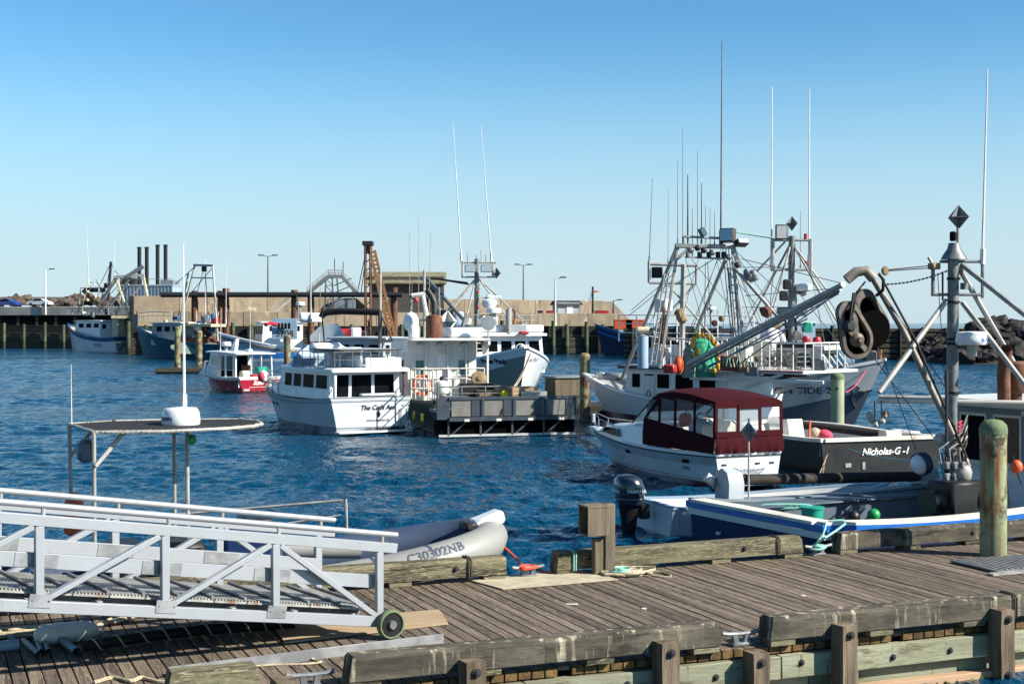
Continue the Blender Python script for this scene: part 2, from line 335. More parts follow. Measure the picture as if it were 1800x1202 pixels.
# ------------------------------------------------------------------ water
def water_mat():
    m = bpy.data.materials.new('harbour_water'); m.use_nodes = True; t = m.node_tree; N = t.nodes; Lk = t.links.new; b = N['Principled BSDF']
    b.inputs['Base Color'].default_value = (.001, .036, .078, 1); b.inputs['Roughness'].default_value = .1; b.inputs['IOR'].default_value = 1.2
    g = N.new('ShaderNodeNewGeometry')
    def nz(sc, st, det, rot=0., rg=.55):
        mp = N.new('ShaderNodeMapping'); mp.inputs['Scale'].default_value = st; mp.inputs['Rotation'].default_value = (0, 0, rot); Lk(g.outputs['Position'], mp.inputs['Vector'])
        n = N.new('ShaderNodeTexNoise'); n.inputs['Scale'].default_value = sc; n.inputs['Detail'].default_value = det; n.inputs['Roughness'].default_value = rg; n.inputs['Distortion'].default_value = .4
        Lk(mp.outputs[0], n.inputs['Vector']); return n.outputs['Fac']
    def mth(op, a, bb):
        x = N.new('ShaderNodeMath'); x.operation = op
        for s, v in ((x.inputs[0], a), (x.inputs[1], bb)):
            if hasattr(v, 'is_linked'): Lk(v, s)
            else: s.default_value = v
        return x.outputs[0]
    fine = nz(4.2, (1.25, .7, 1), 3, R(14)); mid = nz(1.3, (1.2, .65, 1), 3, R(-10)); big = nz(.07, (.6, 1.5, 1), 3, R(8))
    patch = N.new('ShaderNodeMapRange'); patch.inputs['From Min'].default_value = .35; patch.inputs['From Max'].default_value = .65; patch.inputs['To Min'].default_value = .45; patch.inputs['To Max'].default_value = 1.15; Lk(big, patch.inputs['Value'])
    h = mth('ADD', mth('MULTIPLY', mth('MULTIPLY', fine, patch.outputs[0]), .21), mth('MULTIPLY', mid, .5))
    bp = N.new('ShaderNodeBump'); bp.inputs['Strength'].default_value = 1.; bp.inputs['Distance'].default_value = .6; Lk(h, bp.inputs['Height']); Lk(bp.outputs[0], b.inputs['Normal'])
    MATS['water'] = m
water_mat()
import numpy as np
def water_sheet():
    """one sheet to the horizon; inside the harbour it carries wind waves as real relief, finer near the dock"""
    g = np.random.default_rng(5); NY, NX, Y0, Y1, K = 1000, 820, 11.0, 245.0, .58
    ys = Y0 * (Y1 / Y0) ** (np.arange(NY) / (NY - 1)); us = np.linspace(-1, 1, NX)
    Yg = np.repeat(ys[:, None], NX, 1); Xg = us[None, :] * Yg * K
    dy = ys * math.log(Y1 / Y0) / (NY - 1); Z = np.zeros_like(Xg)
    for i in range(90):
        lam = .3 * (7.5 ** g.random()); a = R(-98) + g.normal(0, .55); ph = g.random() * 6.283
        att = np.clip((lam / dy - 2.2) / 2.5, 0, 1)[:, None]
        if att.max() <= 0: continue
        if lam > .8: att = att * (1 + 1.1 * np.clip((ys - 35) / 90, 0, 1))[:, None]      # stands in for the short ripples too fine to mesh far off
        k = 6.283 / lam; Z += att * (WSLOPE * min(1, (.7 / lam) ** .9) / k) * np.sin(k * (Xg * math.cos(a) + Yg * math.sin(a)) + ph)
    gust = np.zeros_like(Z)
    for i in range(9):
        lam = g.uniform(14, 60); a = g.uniform(0, 3.14); gust += np.sin(6.283 / lam * (Xg * math.cos(a) + 2.2 * Yg * math.sin(a)) + g.random() * 6.283)
    Z *= np.clip(.85 + .16 * gust, .3, 1.4)
    edge = np.minimum(1, (1 - np.abs(us)) / .04)[None, :] * np.minimum(1, (Y1 - ys) / 20)[:, None] * np.minimum(1, (ys - Y0) / .5)[:, None]; Z *= edge
    co = np.stack([Xg, Yg, Z], -1).reshape(-1, 3); n0 = len(co)
    xa, xb = Y0 * K, Y1 * K; B = 20000.
    extra = np.array([(-B, -60, 0), (B, -60, 0), (B, Y0, 0), (xa, Y0, 0), (-xa, Y0, 0), (-B, Y0, 0), (-B, Y1, 0), (-xb, Y1, 0), (xb, Y1, 0), (B, Y1, 0), (B, 40000, 0), (-B, 40000, 0)], float)
    idx = (np.arange(NY - 1)[:, None] * NX + np.arange(NX - 1)[None, :]).reshape(-1)
    quads = np.stack([idx, idx + 1, idx + NX + 1, idx + NX], -1)
    polys = [[0, 1, 2, 3, 4, 5], [5, 4, 7, 6], [3, 2, 9, 8], [6, 7, 8, 9, 10, 11]]
    me = bpy.data.meshes.new('water'); allv = np.concatenate([co, extra]); me.vertices.add(len(allv)); me.vertices.foreach_set('co', allv.reshape(-1))
    loops = np.concatenate([quads.reshape(-1)] + [np.array(p) + n0 for p in polys]); tot = np.concatenate([np.full(len(quads), 4), [len(p) for p in polys]]); start = np.concatenate([[0], np.cumsum(tot)[:-1]])
    me.loops.add(len(loops)); me.loops.foreach_set('vertex_index', loops.astype(np.int32)); me.polygons.add(len(tot)); me.polygons.foreach_set('loop_start', start.astype(np.int32))
    me.polygons.foreach_set('use_smooth', np.ones(len(tot), bool)); me.update(calc_edges=True); me.validate(); me.materials.append(MATS['water']); return obj('water', me, kind='structure')
WSLOPE = .036
water_sheet()
# far coast seen across the bay
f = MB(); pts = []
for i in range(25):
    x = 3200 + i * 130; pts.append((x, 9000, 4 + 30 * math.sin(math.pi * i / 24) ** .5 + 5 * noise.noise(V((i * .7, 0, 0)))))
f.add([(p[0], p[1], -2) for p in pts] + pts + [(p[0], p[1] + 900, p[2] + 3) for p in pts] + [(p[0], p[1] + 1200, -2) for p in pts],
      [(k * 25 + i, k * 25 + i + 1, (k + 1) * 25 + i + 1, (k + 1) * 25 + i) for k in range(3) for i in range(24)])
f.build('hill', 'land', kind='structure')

# ------------------------------------------------------------------ far wharf and breakwater
WZ = 3.75
def wharf_face(name, label, A, B, step):
    A, B = V(A), V(B); d = (B - A).normalized(); wl = (B - A).length
    wh = thing(name, label, 'wharf', A, math.atan2(d.y, d.x))
    MB().box((wl / 2, 4.0, WZ / 2 - .6), (wl, 7.2, WZ + 1.2)).build('crib', 'wharf_dark', wh)
    n = int(wl / step)
    for i in range(n + 1):
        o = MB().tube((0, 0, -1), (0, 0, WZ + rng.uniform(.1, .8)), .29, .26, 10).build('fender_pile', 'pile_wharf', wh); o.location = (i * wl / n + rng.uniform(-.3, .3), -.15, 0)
    me = MB().box((0, 0, 0), (6.0, .12, .30), ch=.02).build('plank', 'wharf_wood', wh); k0 = True
    for k in range(6):
        for i in range(int(wl / 6.05)):
            o = me if k0 else obj('plank', me.data, wh); k0 = False
            o.location = (3.1 + i * 6.05, .28 + rng.uniform(-.03, .03), .25 + k * .36)
    MB().box((wl / 2, .6, WZ - .12), (wl, .4, .3), ch=.03).build('cap_timber', 'wharf_wood', wh); MB().box((wl / 2, .55, 2.45), (wl, .35, .18), ch=.03).build('ledge', 'wharf_wood', wh)
    return wh
WA = V((-92, 239, 0))
wh = wharf_face('timber_wharf', 'dark timber wharf with green fender piles at the far left below the grey pier slab', WA, (-56, 231.5, 0), 3.6)
wharf_face('far_timber_wharf', 'long dark timber wharf with green fender piles below the tan sea wall', (-50, 186, 0), (14.2, 192.5, 0), 2.2)
def wall_run(t, name, A, B, z0, z1, z2, k, th):
    A, B = V(A), V(B); d = (B - A); a = math.atan2(d.y, d.x); L = d.length / k
    for i in range(k):
        c = A + d * ((i + .5) / k); zt = lerp(z1, z2, (i + .5) / k); MB().box((0, 0, 0), (L - .06, th, zt - z0), ch=.04).build(name, 'concrete', t).location = (c.x, c.y, (zt + z0) / 2); t.children[-1].rotation_euler.z = a
sw = thing('sea_wall', 'tan concrete sea wall in two tiers behind the far wharf', 'sea wall')
wall_run(sw, 'lower_panel', (-50, 189.5, 0), (15.5, 216, 0), 2, 5.75, 5.6, 15, 1.2)
wall_run(sw, 'upper_panel', (-55, 205.5, 0), (15., 245, 0), 2, 8.1, 8.0, 12, 2.4)
MB().prism([(15, 244.4, 3), (15, 244.4, 7.9), (17.2, 245.6, 7.9), (22.5, 248.6, 3)], (-1, 1.9, 0)).build('end_slope', 'concrete', sw)
MB().prism([(-50, 190.2, 5.35), (15.5, 216.8, 5.35), (15, 244, 5.35), (-55, 204.6, 5.35)], (0, 0, -3)).build('terrace', 'concrete', sw)
MB().prism([(-50, 187, 3.6), (14.2, 193.5, 3.6), (15.5, 216, 3.6), (-50, 190, 3.6)], (0, 0, -3)).build('apron', 'asphalt', sw)
# left pier slab on short posts
lp = thing('pier_slab', 'pale grey concrete pier slab on short posts at the far shore', 'pier', WA, wh.rotation_euler.z)
MB().box((4, 11, 6.25), (46, 5, 1.5), ch=.05).build('slab', 'concrete_grey', lp)
MB().box((4, 12.5, 4.6), (46, 1, 1.9)).build('back_wall', 'wharf_dark', lp)
for i in range(13): MB().box((-17 + i * 3.6, 8.9, 4.6), (.35, .35, 1.9)).build('post', 'wharf_wood', lp)
MB().box((4, 22, 5.8), (46, 18, 1.6)).build('roadway', 'asphalt', lp)
# rocks
def rock_mesh(seed, m):
    bm = bmesh.new(); bmesh.ops.create_icosphere(bm, subdivisions=2, radius=1)
    for v in bm.verts:
        c = v.co.copy(); v.co = c * (1 + .55 * noise.noise(c * 1.1 + V((seed * 7.3, 0, 0))) + .2 * noise.noise(c * 2.7 + V((0, seed * 3, 0)))); v.co.z *= .78
    me = bpy.data.meshes.new('rock'); bm.to_mesh(me); bm.free(); me.materials.append(MATS[m]); return me
RM = [rock_mesh(i, 'rock') for i in range(7)]; RD = [rock_mesh(i + 9, 'rock_dark') for i in range(7)]
def rocks(name, label, pts, meshes, core_m, coref):
    t = thing(name, label, 'breakwater'); coref(t, core_m)
    for p, s in pts:
        o = obj('rock', rng.choice(meshes), t); o.location = p; o.scale = (s, s * rng.uniform(.8, 1.2), s * rng.uniform(.8, 1.1)); o.rotation_euler = (rng.uniform(-.5, .5), rng.uniform(-.5, .5), rng.uniform(0, 6.3))
pts = []
for i in range(110):
    px = rng.uniform(-40, 235); Y = rng.uniform(272, 283); k = (Y - 272) / 11
    top = 533 - 14 * k * (.55 + .45 * math.sin(px * .045 + 1)) + rng.uniform(-2, 4)
    pts.append((W(px, top, Y), rng.uniform(.55, 1.25)))
def core_left(t, m):
    a = W(-60, 535, 275); b = W(250, 535, 275); MB().prism([a, V((a.x, 288, a.z)), V((a.x, 284, a.z + 1.6)), V((a.x, 279, a.z + 1.2))], b - a).build('core', m, t)
rocks('rock_breakwater', 'brown boulder breakwater behind the parked cars', pts, RM, 'rock', core_left)
pts = []
RX0, RY = 44.5, 150.
def rz_top(x, y): return 4.0 * min(1, max(0, (x - 43.5) / 9)) ** .6 * max(0, 1 - abs(y - 158) / 15.) ** .75
for i in range(230):
    x = rng.uniform(44.5, 66); y = rng.uniform(144.5, 160)
    pts.append((V((x, y, rz_top(x, y) + rng.uniform(-.2, .25))), rng.uniform(.5, 1.15)))
def core_right(t, m):
    g = MB(); nx, ny = 16, 14
    g.add([(43.5 + 24 * i / nx, 143 + 30 * j / ny, max(-1, rz_top(43.5 + 24 * i / nx, 143 + 30 * j / ny) - .35)) for i in range(nx + 1) for j in range(ny + 1)], [(i * (ny + 1) + j, (i + 1) * (ny + 1) + j, (i + 1) * (ny + 1) + j + 1, i * (ny + 1) + j + 1) for i in range(nx) for j in range(ny)])
    g.build('core', m, t)
rocks('dark_rock_breakwater', 'dark rock mound at the harbour mouth behind the grey radar mast', pts, RD, 'rock_dark', core_right)
# low wharf on the right
w2 = thing('low_timber_wharf', 'low dark timber wharf with weathered piles in front of the open sea', 'wharf', (13, 166, 0), R(-5))
MB().box((20, 3, 1.2), (40, 6, 4.4)).build('crib', 'wharf_dark', w2)
for k in range(6):
    MB().box((20, -.12, .35 + k * .6), (40, .2, .42), ch=.03).build('plank', 'wharf_wood', w2)
for i in range(16): MB().tube((0, 0, -1), (0, 0, 3.5 + rng.uniform(0, .4)), .22, .2, 8).build('fender_pile', 'wharf_dark', w2).location = (1 + i * 2.55, -.3, 0)

# ------------------------------------------------------------------ things on the wharf
def lamp(px, ytop, ybase, Y, label, double=False, m='galv'):
    b = W(px, ybase, Y); h = (ybase - ytop) / F * Y
    t = thing('lamp_post', label, 'lamp post', b, group='lamp posts along the wharf')
    MB().tube((0, 0, 0), (0, 0, h), .16, .09, 8).build('pole', m, t)
    for s in ((-1, 1) if double else (1,)):
        MB().tube((0, 0, h - .1), (s * .9, 0, h + .1), .05).build('arm', m, t)
        MB().box((s * 1.1, 0, h + .12), (.9, .35, .18), ch=.05).build('lamp_head', 'steel_dark', t)
lamp(80, 474, 553, 245, 'white lamp post standing before the grey pier slab', False, 'white')
lamp(471, 450, 524, 222, 'tall lamp post with two heads above the sea wall by the pipe', True)
lamp(920, 466, 531, 243, 'tall lamp post above the sea wall right of the floodlight mast', True)
lamp(976, 489, 573, 195, 'white lamp post at the left corner of the small grey shed', False, 'white')
lamp(1078, 528, 553, 240, 'short dark lamp post beyond the sloping end of the sea wall', False, 'steel_dark')

def car(px, py, Y, m, label, L=4.5):
    t = thing('parked_car', label, 'car', W(px, py, Y), wh.rotation_euler.z, 'cars parked by the breakwater')
    prof = [(-.5, .3), (-.5, .72), (-.44, .88), (-.28, .95), (-.16, 1.36), (.14, 1.4), (.3, .98), (.46, .8), (.5, .6), (.5, .3)]
    MB().prism([(x * L, -.85, z) for x, z in prof], (0, 1.7, 0)).build('body', m, t)
    MB().prism([(x * L, -.87, z) for x, z in [(-.24, .97), (-.145, 1.3), (.12, 1.33), (.24, 1.0)]], (0, 1.74, 0)).build('window', 'glass_dark', t)
    for x in (-.3, .3):
        for y in (-.8, .8):
            w = MB().tube((x * L, y - .1, .32), (x * L, y + .1, .32), .32, n=14).build('wheel', 'rubber', t); MB().tube((x * L, y - .12, .32), (x * L, y + .12, .32), .18, n=10).build('rim', 'galv', w)
car(70, 538, 262, 'car_white', 'white hatchback parked before the boulders'); car(12, 539, 262, 'car_blue', 'dark blue car parked at the left end before the boulders')

# industrial silo block with four stacks
ib = thing('stack_house', 'blue grey corrugated plant house carrying four tall black stacks', 'building', W(265, 545, 262), 0)
s_ = 262 / F
MB().box((0, 0, 2.2), (92 * s_, 7, 4.4)).build('wall', 'blue_pale', ib)
for i in range(16): MB().box((-45 * s_ + i * 6 * s_, -3.55, 2.2), (.22, .16, 4.3)).build('rib', 'grey_paint', ib)
MB().box((0, 0, 4.48), (94 * s_, 7.4, .2)).build('roof', 'grey_light', ib)
MB().box((-34 * s_, -.2, 5.2), (26 * s_, 5, 1.3)).build('roof_unit', 'steel_dark', ib); MB().box((34 * s_, -.2, 5.), (22 * s_, 5, .9)).build('roof_unit', 'grey_paint', ib)
for px, yt in ((245, 437), (258, 437), (277, 433), (291, 433)):
    h = (545 - yt) * s_; MB().lathe([(.36, 4.5), (.36, h), (.42, h), (.42, h + .3), (.3, h + .3), (.3, h - .5)], ((px - 265) * s_, 0, 0), 14).build('stack', 'black', ib)
MB().path([(-46 * s_, -3.6, 5.6), (46 * s_, -3.6, 5.6)], .05).build('handrail', 'galv', ib)

# shingled shed
sh = thing('shingled_shed', 'dark shingled shed with a mossy yellow green roof on the wharf', 'shed', (W(715, 568, 214).x, 214, 5.36), R(4))
MB().box((0, 3, 2.9), (11.2, 6, 5.8)).build('wall', 'shingle', sh)
MB().prism([(-6.1, -.8, 4.9), (-6.1, 2.9, 6.6), (-6.1, 3.1, 6.6), (-6.1, 6.8, 4.9), (-6.1, 6.8, 4.7), (-6.1, 3, 6.4), (-6.1, -.8, 4.7)], (12.1, 0, 0)).build('roof', 'roof_moss', sh)
for x in (-3.4, 1.2):
    w = MB().box((x, -.04, 2.7), (1.2, .1, 1.1)).build('window', 'white_worn', sh); MB().box((x, -.1, 2.7), (.95, .05, .85)).build('pane', 'glass_dark', w)
MB().box((3.8, -.04, 1.5), (1.1, .1, 2.3)).build('door', 'wood_brown', sh)
s2 = thing('wharf_hut', 'small grey hut with a white door and dark pitched roof on the wharf', 'hut', (W(1000, 568, 222).x, 222, 5.36), R(14))
MB().box((0, 1.6, 1.0), (3.6, 3, 2.0)).build('wall', 'grey_light', s2)
MB().prism([(-2.1, -.3, 1.75), (-2.1, 1.6, 2.35), (-2.1, 3.5, 1.75), (-2.1, 3.5, 1.62), (-2.1, 1.6, 2.2), (-2.1, -.3, 1.62)], (4.3, 0, 0)).build('roof', 'roof_grey', s2)
MB().box((.15, .06, .85), (1.0, .12, 1.6)).build('door', 'door_white', s2)
fm = thing('flag_mast', 'dark mast with wire stays and an orange pennant beside the small grey hut', 'mast', (W(1042, 568, 222).x, 222, 5.36))
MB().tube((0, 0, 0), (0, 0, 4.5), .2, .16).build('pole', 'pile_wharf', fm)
for x in (-1.6, -.9): MB().tube((0, 0, 4.2), (x, 0, 0), .03, n=5).build('stay', 'steel_dark', fm)
MB().prism([(.2, 0, 3.9), (1.2, .1, 3.75), (.2, .05, 3.5)], (0, .04, 0)).build('pennant', 'orange', fm)
for px, w, c, lb in ((1058, 34, 'red', 'red tote on the wharf past the flag mast'), (968, 22, 'red', 'small red crate on the wharf left of the hut'), (950, 14, 'steel_dark', 'dark drum on the sea wall left of the hut')):
    t = MB(); k = 199 / F; t.box((0, 0, .35), (w * k * .8, 1, .6), ch=.08); t.box((0, 0, .68), (w * k * .84, 1.04, .1), ch=.03); t.build('fish_tote', c, None, label=lb, cat='tote', loc=(W(px, 568, 219).x, 219, 5.36))

# conveyor stair tower
cv = thing('conveyor_tower', 'grey steel conveyor tower with two sloping gangs and a lattice leg on the wharf', 'tower', (W(590, 568, 208).x, 208, 5.36), R(4))
k = 208 / F
def cp(px, py, y=0.): return V(((px - 590) * k, y, max(0, (553.5 - py) * k)))
for y in (-.9, .9):
    for a, b in (((540, 517), (578, 486)), ((600, 486), (626, 514)), ((578, 486), (600, 486))):
        MB().bar(cp(*a, y), cp(*b, y), .12, .45).build('side_beam', 'galv', cv)
        for hh in (6, 11): MB().bar(cp(a[0], a[1] - hh, y), cp(b[0], b[1] - hh, y), .06).build('handrail', 'galv_light', cv)
        for j in range(5):
            p = cp(a[0], a[1], y).lerp(cp(b[0], b[1], y), j / 4); MB().bar(p, p + V((0, 0, 11 * k)), .06).build('stanchion', 'galv_light', cv)
    for xa, xb in ((573, 570), (584, 586), (592, 597)): MB().bar(cp(xa, 487, y), cp(xb, 592, y), .14).build('leg', 'galv', cv)
    for j in range(5):
        y0 = 489 + j * 13; MB().bar(cp(572, y0, y), cp(585, y0 + 13, y), .08).build('lattice', 'galv', cv); MB().bar(cp(571, y0, y), cp(586, y0, y), .08).build('lattice', 'galv', cv); MB().bar(cp(587, y0 + 13, y), cp(618, y0, y), .08).build('lattice', 'galv', cv)
    MB().bar(cp(620, 510, y), cp(620, 592, y), .14).build('leg', 'galv', cv)
for a, b in (((540, 517), (578, 486)), ((600, 486), (626, 514))): MB().bar(cp(*a), cp(*b), 1.7, .2).build('belt', 'steel_dark', cv)
MB().box(cp(606, 540, 0) + V((0, .6, 0)), (3.0, 2.2, 2.2)).build('hopper', 'grey_paint', cv)
MB().path([cp(588, 486), cp(588, 455)], .06).build('aerial', 'steel_dark', cv); MB().path([cp(603, 486), cp(603, 460)], .06).build('aerial', 'steel_dark', cv)
st = thing('steel_stairs', 'grey steel stair flight leaning on the sea wall left of the conveyor tower', 'stairs', (W(505, 568, 208).x, 205, 5.36), R(16)); k2 = 212 / F
for y in (-.5, .5):
    MB().bar((-22 * k2, y, 0), (12 * k2, y, 27 * k2), .1, .3).build('stringer', 'galv_light', st); MB().bar((-22 * k2, y, 1), (12 * k2, y, 27 * k2 + 1), .06).build('handrail', 'galv_light', st)
for j in range(10): MB().box((lerp(-22, 12, (j + .5) / 10) * k2, 0, 27 * k2 * (j + .5) / 10), (.28, 1.0, .06)).build('tread', 'galv', st)

# pipe beam on rusty piles
pb = thing('pipe_beam', 'long dark steel pipe carried level on rusty piles before the sea wall', 'pipe', W(490, 568, 172), 0); k = 172 / F; pb.location.z = 0
z = 4.15 + 50 * k
MB().tube(((283 - 490) * k, 0, z), ((707 - 490) * k, 0, z), .32, n=14).build('pipe', 'steel_dark', pb)
for px, dz in ((340, .5), (386, .5), (395, .8), (516, .6), (545, .2), (692, .9)):
    MB().tube(((px - 490) * k, .75, -1), ((px - 490) * k, .75, z + dz), .42, n=12).build('rusty_pile', 'rust', pb)
    MB().box(((px - 490) * k, .38, z), (.5, .5, .5)).build('bracket', 'rust', pb)
# pile driver
pd = thing('pile_driver', 'rusty pile driver with a pale wooden ladder leaning against its tall leads', 'pile driver', (W(660, 568, 160).x, 160, 0)); k = 160 / F
def dp(px, py, y=0.): return V(((px - 660) * k, y, 4.15 + (568 - py) * k))
for px in (643, 652):
    for y in (-.5, .5): MB().tube(dp(px, 630, y), dp(px - 1, 430, y), .1).build('lead', 'rust', pd)
for j in range(12): MB().bar(dp(642, 612 - j * 15), dp(652, 604 - j * 15), .1).build('lead_brace', 'rust', pd)
MB().box(dp(647, 428), (1.2, 1.3, .5), ch=.05).build('head_block', 'steel_dark', pd); MB().box(dp(650, 438), (.5, 1, 1.1), ch=.05).build('sheave', 'rust', pd)
for y in (-.35, .35): MB().bar(dp(650, 440, y), dp(688, 600, y), .2, .3).build('ladder_rail', 'rust_light', pd)
for y in (-.35,): MB().bar(dp(659, 440, y), dp(697, 600, y), .2, .3).build('ladder_rail', 'rust_light', pd)
for j in range(22):
    f0 = (j + .5) / 22; a = dp(lerp(650, 688, f0), lerp(440, 600, f0), -.35); MB().bar(a, a + V((9 * k, 0, 0)), .16, .22).build('rung', 'rust_light', pd)
MB().tube(dp(646, 430), dp(627, 520), .05).build('stay', 'steel_dark', pd); MB().tube(dp(646, 430), dp(634, 520), .05).build('stay', 'steel_dark', pd)
MB().box((-.2, 0, .45), (14, 6, 1.6), ch=.1).build('barge_deck', 'rust', pd)
MB().box((-2.2, 0, 2.2), (2.6, 2.6, 2.2), ch=.1).build('winch_house', 'steel_dark', pd)
# ------------------------------------------------------------------ floating dock in front
AL = R(22.5); du = V((math.cos(AL), math.sin(AL), 0)); dv = V((-math.sin(AL), math.cos(AL), 0))
DO = V((-.12, 20, 0)); DZ = .6; DWID = 5.1
dock = thing('floating_dock', 'weathered plank floating dock with heavy timber edge rails across the foreground', 'dock', DO, AL)
def du_at(px, v): # dock coordinate along the edge where photo column px crosses the line v
    b = DO + dv * v; r = (px - 900) / F; return (r * b.y - b.x) / (du.x - r * du.y)
U0, U1 = -8.6, 10.6
pm = []
for j in range(3):
    m = MB().box((0, -DWID / 2, 0), (.138, DWID - .02, .045), ch=.006)
    o = m.build('plank', 'deck_wood', dock); pm.append(o.data); bpy.data.objects.remove(o)
n = int((U1 - U0) / .15)
for i in range(n):
    o = obj('plank', rng.choice(pm), dock); o.location = (U0 + i * .15, rng.uniform(-.012, .012), DZ - .0225 + rng.uniform(-.004, .004)); o.rotation_euler = (0, rng.uniform(-.012, .012), rng.uniform(-.0012, .0012))
MB().box(((U0 + U1) / 2, -DWID / 2, DZ - .17), (U1 - U0, DWID - .7, .2)).build('joist_frame', 'rail_wood_dark', dock)
MB().box(((U0 + U1) / 2, -DWID / 2, .0), (U1 - U0 - .3, DWID - 1.0, .5)).build('float_drum', 'black', dock)
def rail(u0, u1, v, m, parts=1, dep=.27):
    L = u1 - u0; c = .05
    ends = [u0 + L * i / parts for i in range(parts + 1)]
    for a, b in zip(ends, ends[1:]):
        # rail timber with sawn sloping ends
        z0, z1 = DZ + .075, DZ + .32
        e0 = .05 if a == u0 else .002; e1 = .05 if b == u1 else .002
        nseg = 10; rings = []
        for i in range(nseg + 1):
            x = a + (b - a) * i / nseg; s = e0 if i == 0 else (-e1 if i == nseg else 0); jj = lambda: rng.uniform(-.004, .004)
            rings.append([V((x + s * .1, v - dep / 2 + jj(), z0)), V((x + s * .6, v - dep / 2 + jj(), z1 - .04)), V((x + s, v - dep / 2 + .035, z1 + jj())), V((x + s, v + dep / 2 - .035, z1 + jj())), V((x + s * .6, v + dep / 2 + jj(), z1 - .04)), V((x + s * .1, v + dep / 2 + jj(), z0))])
        MB().loft(rings).build('edge_rail', m, dock)
    k = max(2, int(L / 1.25))
    for i in range(k + 1):
        MB().box((lerp(u0 + .17, u1 - .17, i / k), v, DZ + .0375), (.32, dep - .03, .075), ch=.006).build('rail_block', 'rail_wood', dock)
VF, VBk = -DWID + .02, -.16
fr = lambda px: du_at(px, -DWID + .0)
bk = lambda px: du_at(px, -.16)
rail(fr(290), fr(456), VF, 'rail_wood', 1); rail(fr(608), fr(1258), VF, 'rail_wood_dark', 2); rail(fr(1345), U1, VF, 'rail_wood_dark', 2)
rail(U0, bk(884), VBk, 'rail_wood', 2); rail(bk(972), bk(1404), VBk, 'rail_wood', 1); rail(bk(1468), U1, VBk, 'rail_wood_dark', 2)
# front face: plank ends show under the rail, then stringers, fender posts
vf = -DWID - .03
for i in range(n):
    if rng.random() < .96: MB().box((U0 + i * .15, -DWID + .01, DZ - .055), (.134, .06, .085 + rng.uniform(-.01, .01)), ch=.004).build('plank_end', 'end_wood', dock)
for z, hgt, dep, m, seg in ((DZ - .24, .25, 0., 'green_wood', 3.3), (DZ - .47, .17, .12, 'green_wood', 4.7), (DZ - .6, .15, -.06, 'pink_wood', 5.2)):
    u = U0 + rng.uniform(0, 1)
    while u < U1:
        u2 = min(U1, u + seg * rng.uniform(.8, 1.2)); MB().box(((u + u2) / 2, vf + dep, z), (u2 - u - .012, .14, hgt), ch=.008).build('stringer', m, dock); u = u2
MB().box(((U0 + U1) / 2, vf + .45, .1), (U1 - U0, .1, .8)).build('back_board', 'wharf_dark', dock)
def bolt(u, v, z, r=.028, d=-1):
    MB().lathe([(r * 1.7, 0), (r * 1.7, .008), (r, .009), (r * .9, .03), (.004, .034)], (u, v, z), 10, Matrix.Rotation(R(90) * (1 if d < 0 else -1), 3, 'X')).build('bolt', 'steel_dark', dock)
for px in (490, 818, 1155, 1312, 1466, 1740):
    u = fr(px) ; top = DZ + (.20 if px != 1312 else .0)
    rings = []
    for i in range(7):
        z = lerp(-.45, top, i / 6); w = .1 + rng.uniform(-.006, .006); d = .11
        cx = u + rng.uniform(-.006, .006)
        rings.append([V((cx - w, vf - .08 - 2 * d + .02, z)), V((cx + w, vf - .08 - 2 * d + .02, z)), V((cx + w + .01, vf - .073, z)), V((cx - w - .01, vf - .073, z))])
    MB().loft(rings).build('fender_post', 'post_wood', dock)
    for z in (top - .1, DZ - .55): bolt(u, vf - .29, z)
for px in (905, 980, 1095, 1250, 1400, 1560, 1660):
    bolt(fr(px), vf - .072, DZ - .24 + rng.uniform(-.04, .04), .022)
for px in (795, 1300, 1580, 1700): bolt(bk(px), -.16 - .138, DZ + .2, .024)
# mooring cleats
def cleat(px, v, rz=0.):
    u = du_at(px, v); g = MB()
    g.box((u, v, DZ + .02), (.24, .09, .04), rz, .01)
    for s in (-.06, .06): g.bar(V((u + s, v, DZ + .03)), V((u + s * 1.3, v, DZ + .12)), .05, .06)
    g.path([V((u - .24, v, DZ + .15)), V((u - .16, v, DZ + .135)), V((u, v, DZ + .13)), V((u + .16, v, DZ + .135)), V((u + .24, v, DZ + .15))], .026, 8)
    g.build('cleat', 'galv', dock)
cleat(928, -.22); cleat(1438, -.2); cleat(1302, -DWID + .1); cleat(545, -DWID + .12)
# lashings round the rails
for px, v in ((820, VBk), (1360, VBk), (1003, VBk), (1770, VF)):
    u = du_at(px, v)
    for d in (-.02, .015): MB().path([(u + d, v - .15, DZ + .06), (u + d, v - .155, DZ + .3), (u + d, v - .08, DZ + .335), (u + d, v + .09, DZ + .335), (u + d, v + .15, DZ + .2)], .011).build('lashing', 'rope_dark' if px != 1003 else 'teal_rope', dock)
# weed at the waterline
g = MB()
for i in range(700):
    u = rng.uniform(fr(900), U1); z = rng.uniform(-.08, .03) ; v = vf - .05 + rng.uniform(-.1, .0); a = rng.uniform(0, 6.3); r = rng.uniform(.02, .06)
    g.quad((u, v, z), (u + r * math.cos(a), v - r * .5, z + .03), (u + r * math.cos(a) * 1.4, v - r, z - .02), (u + r * .3, v - r * .8, z - .04))
g.build('weed', 'weed', dock, kind='stuff')

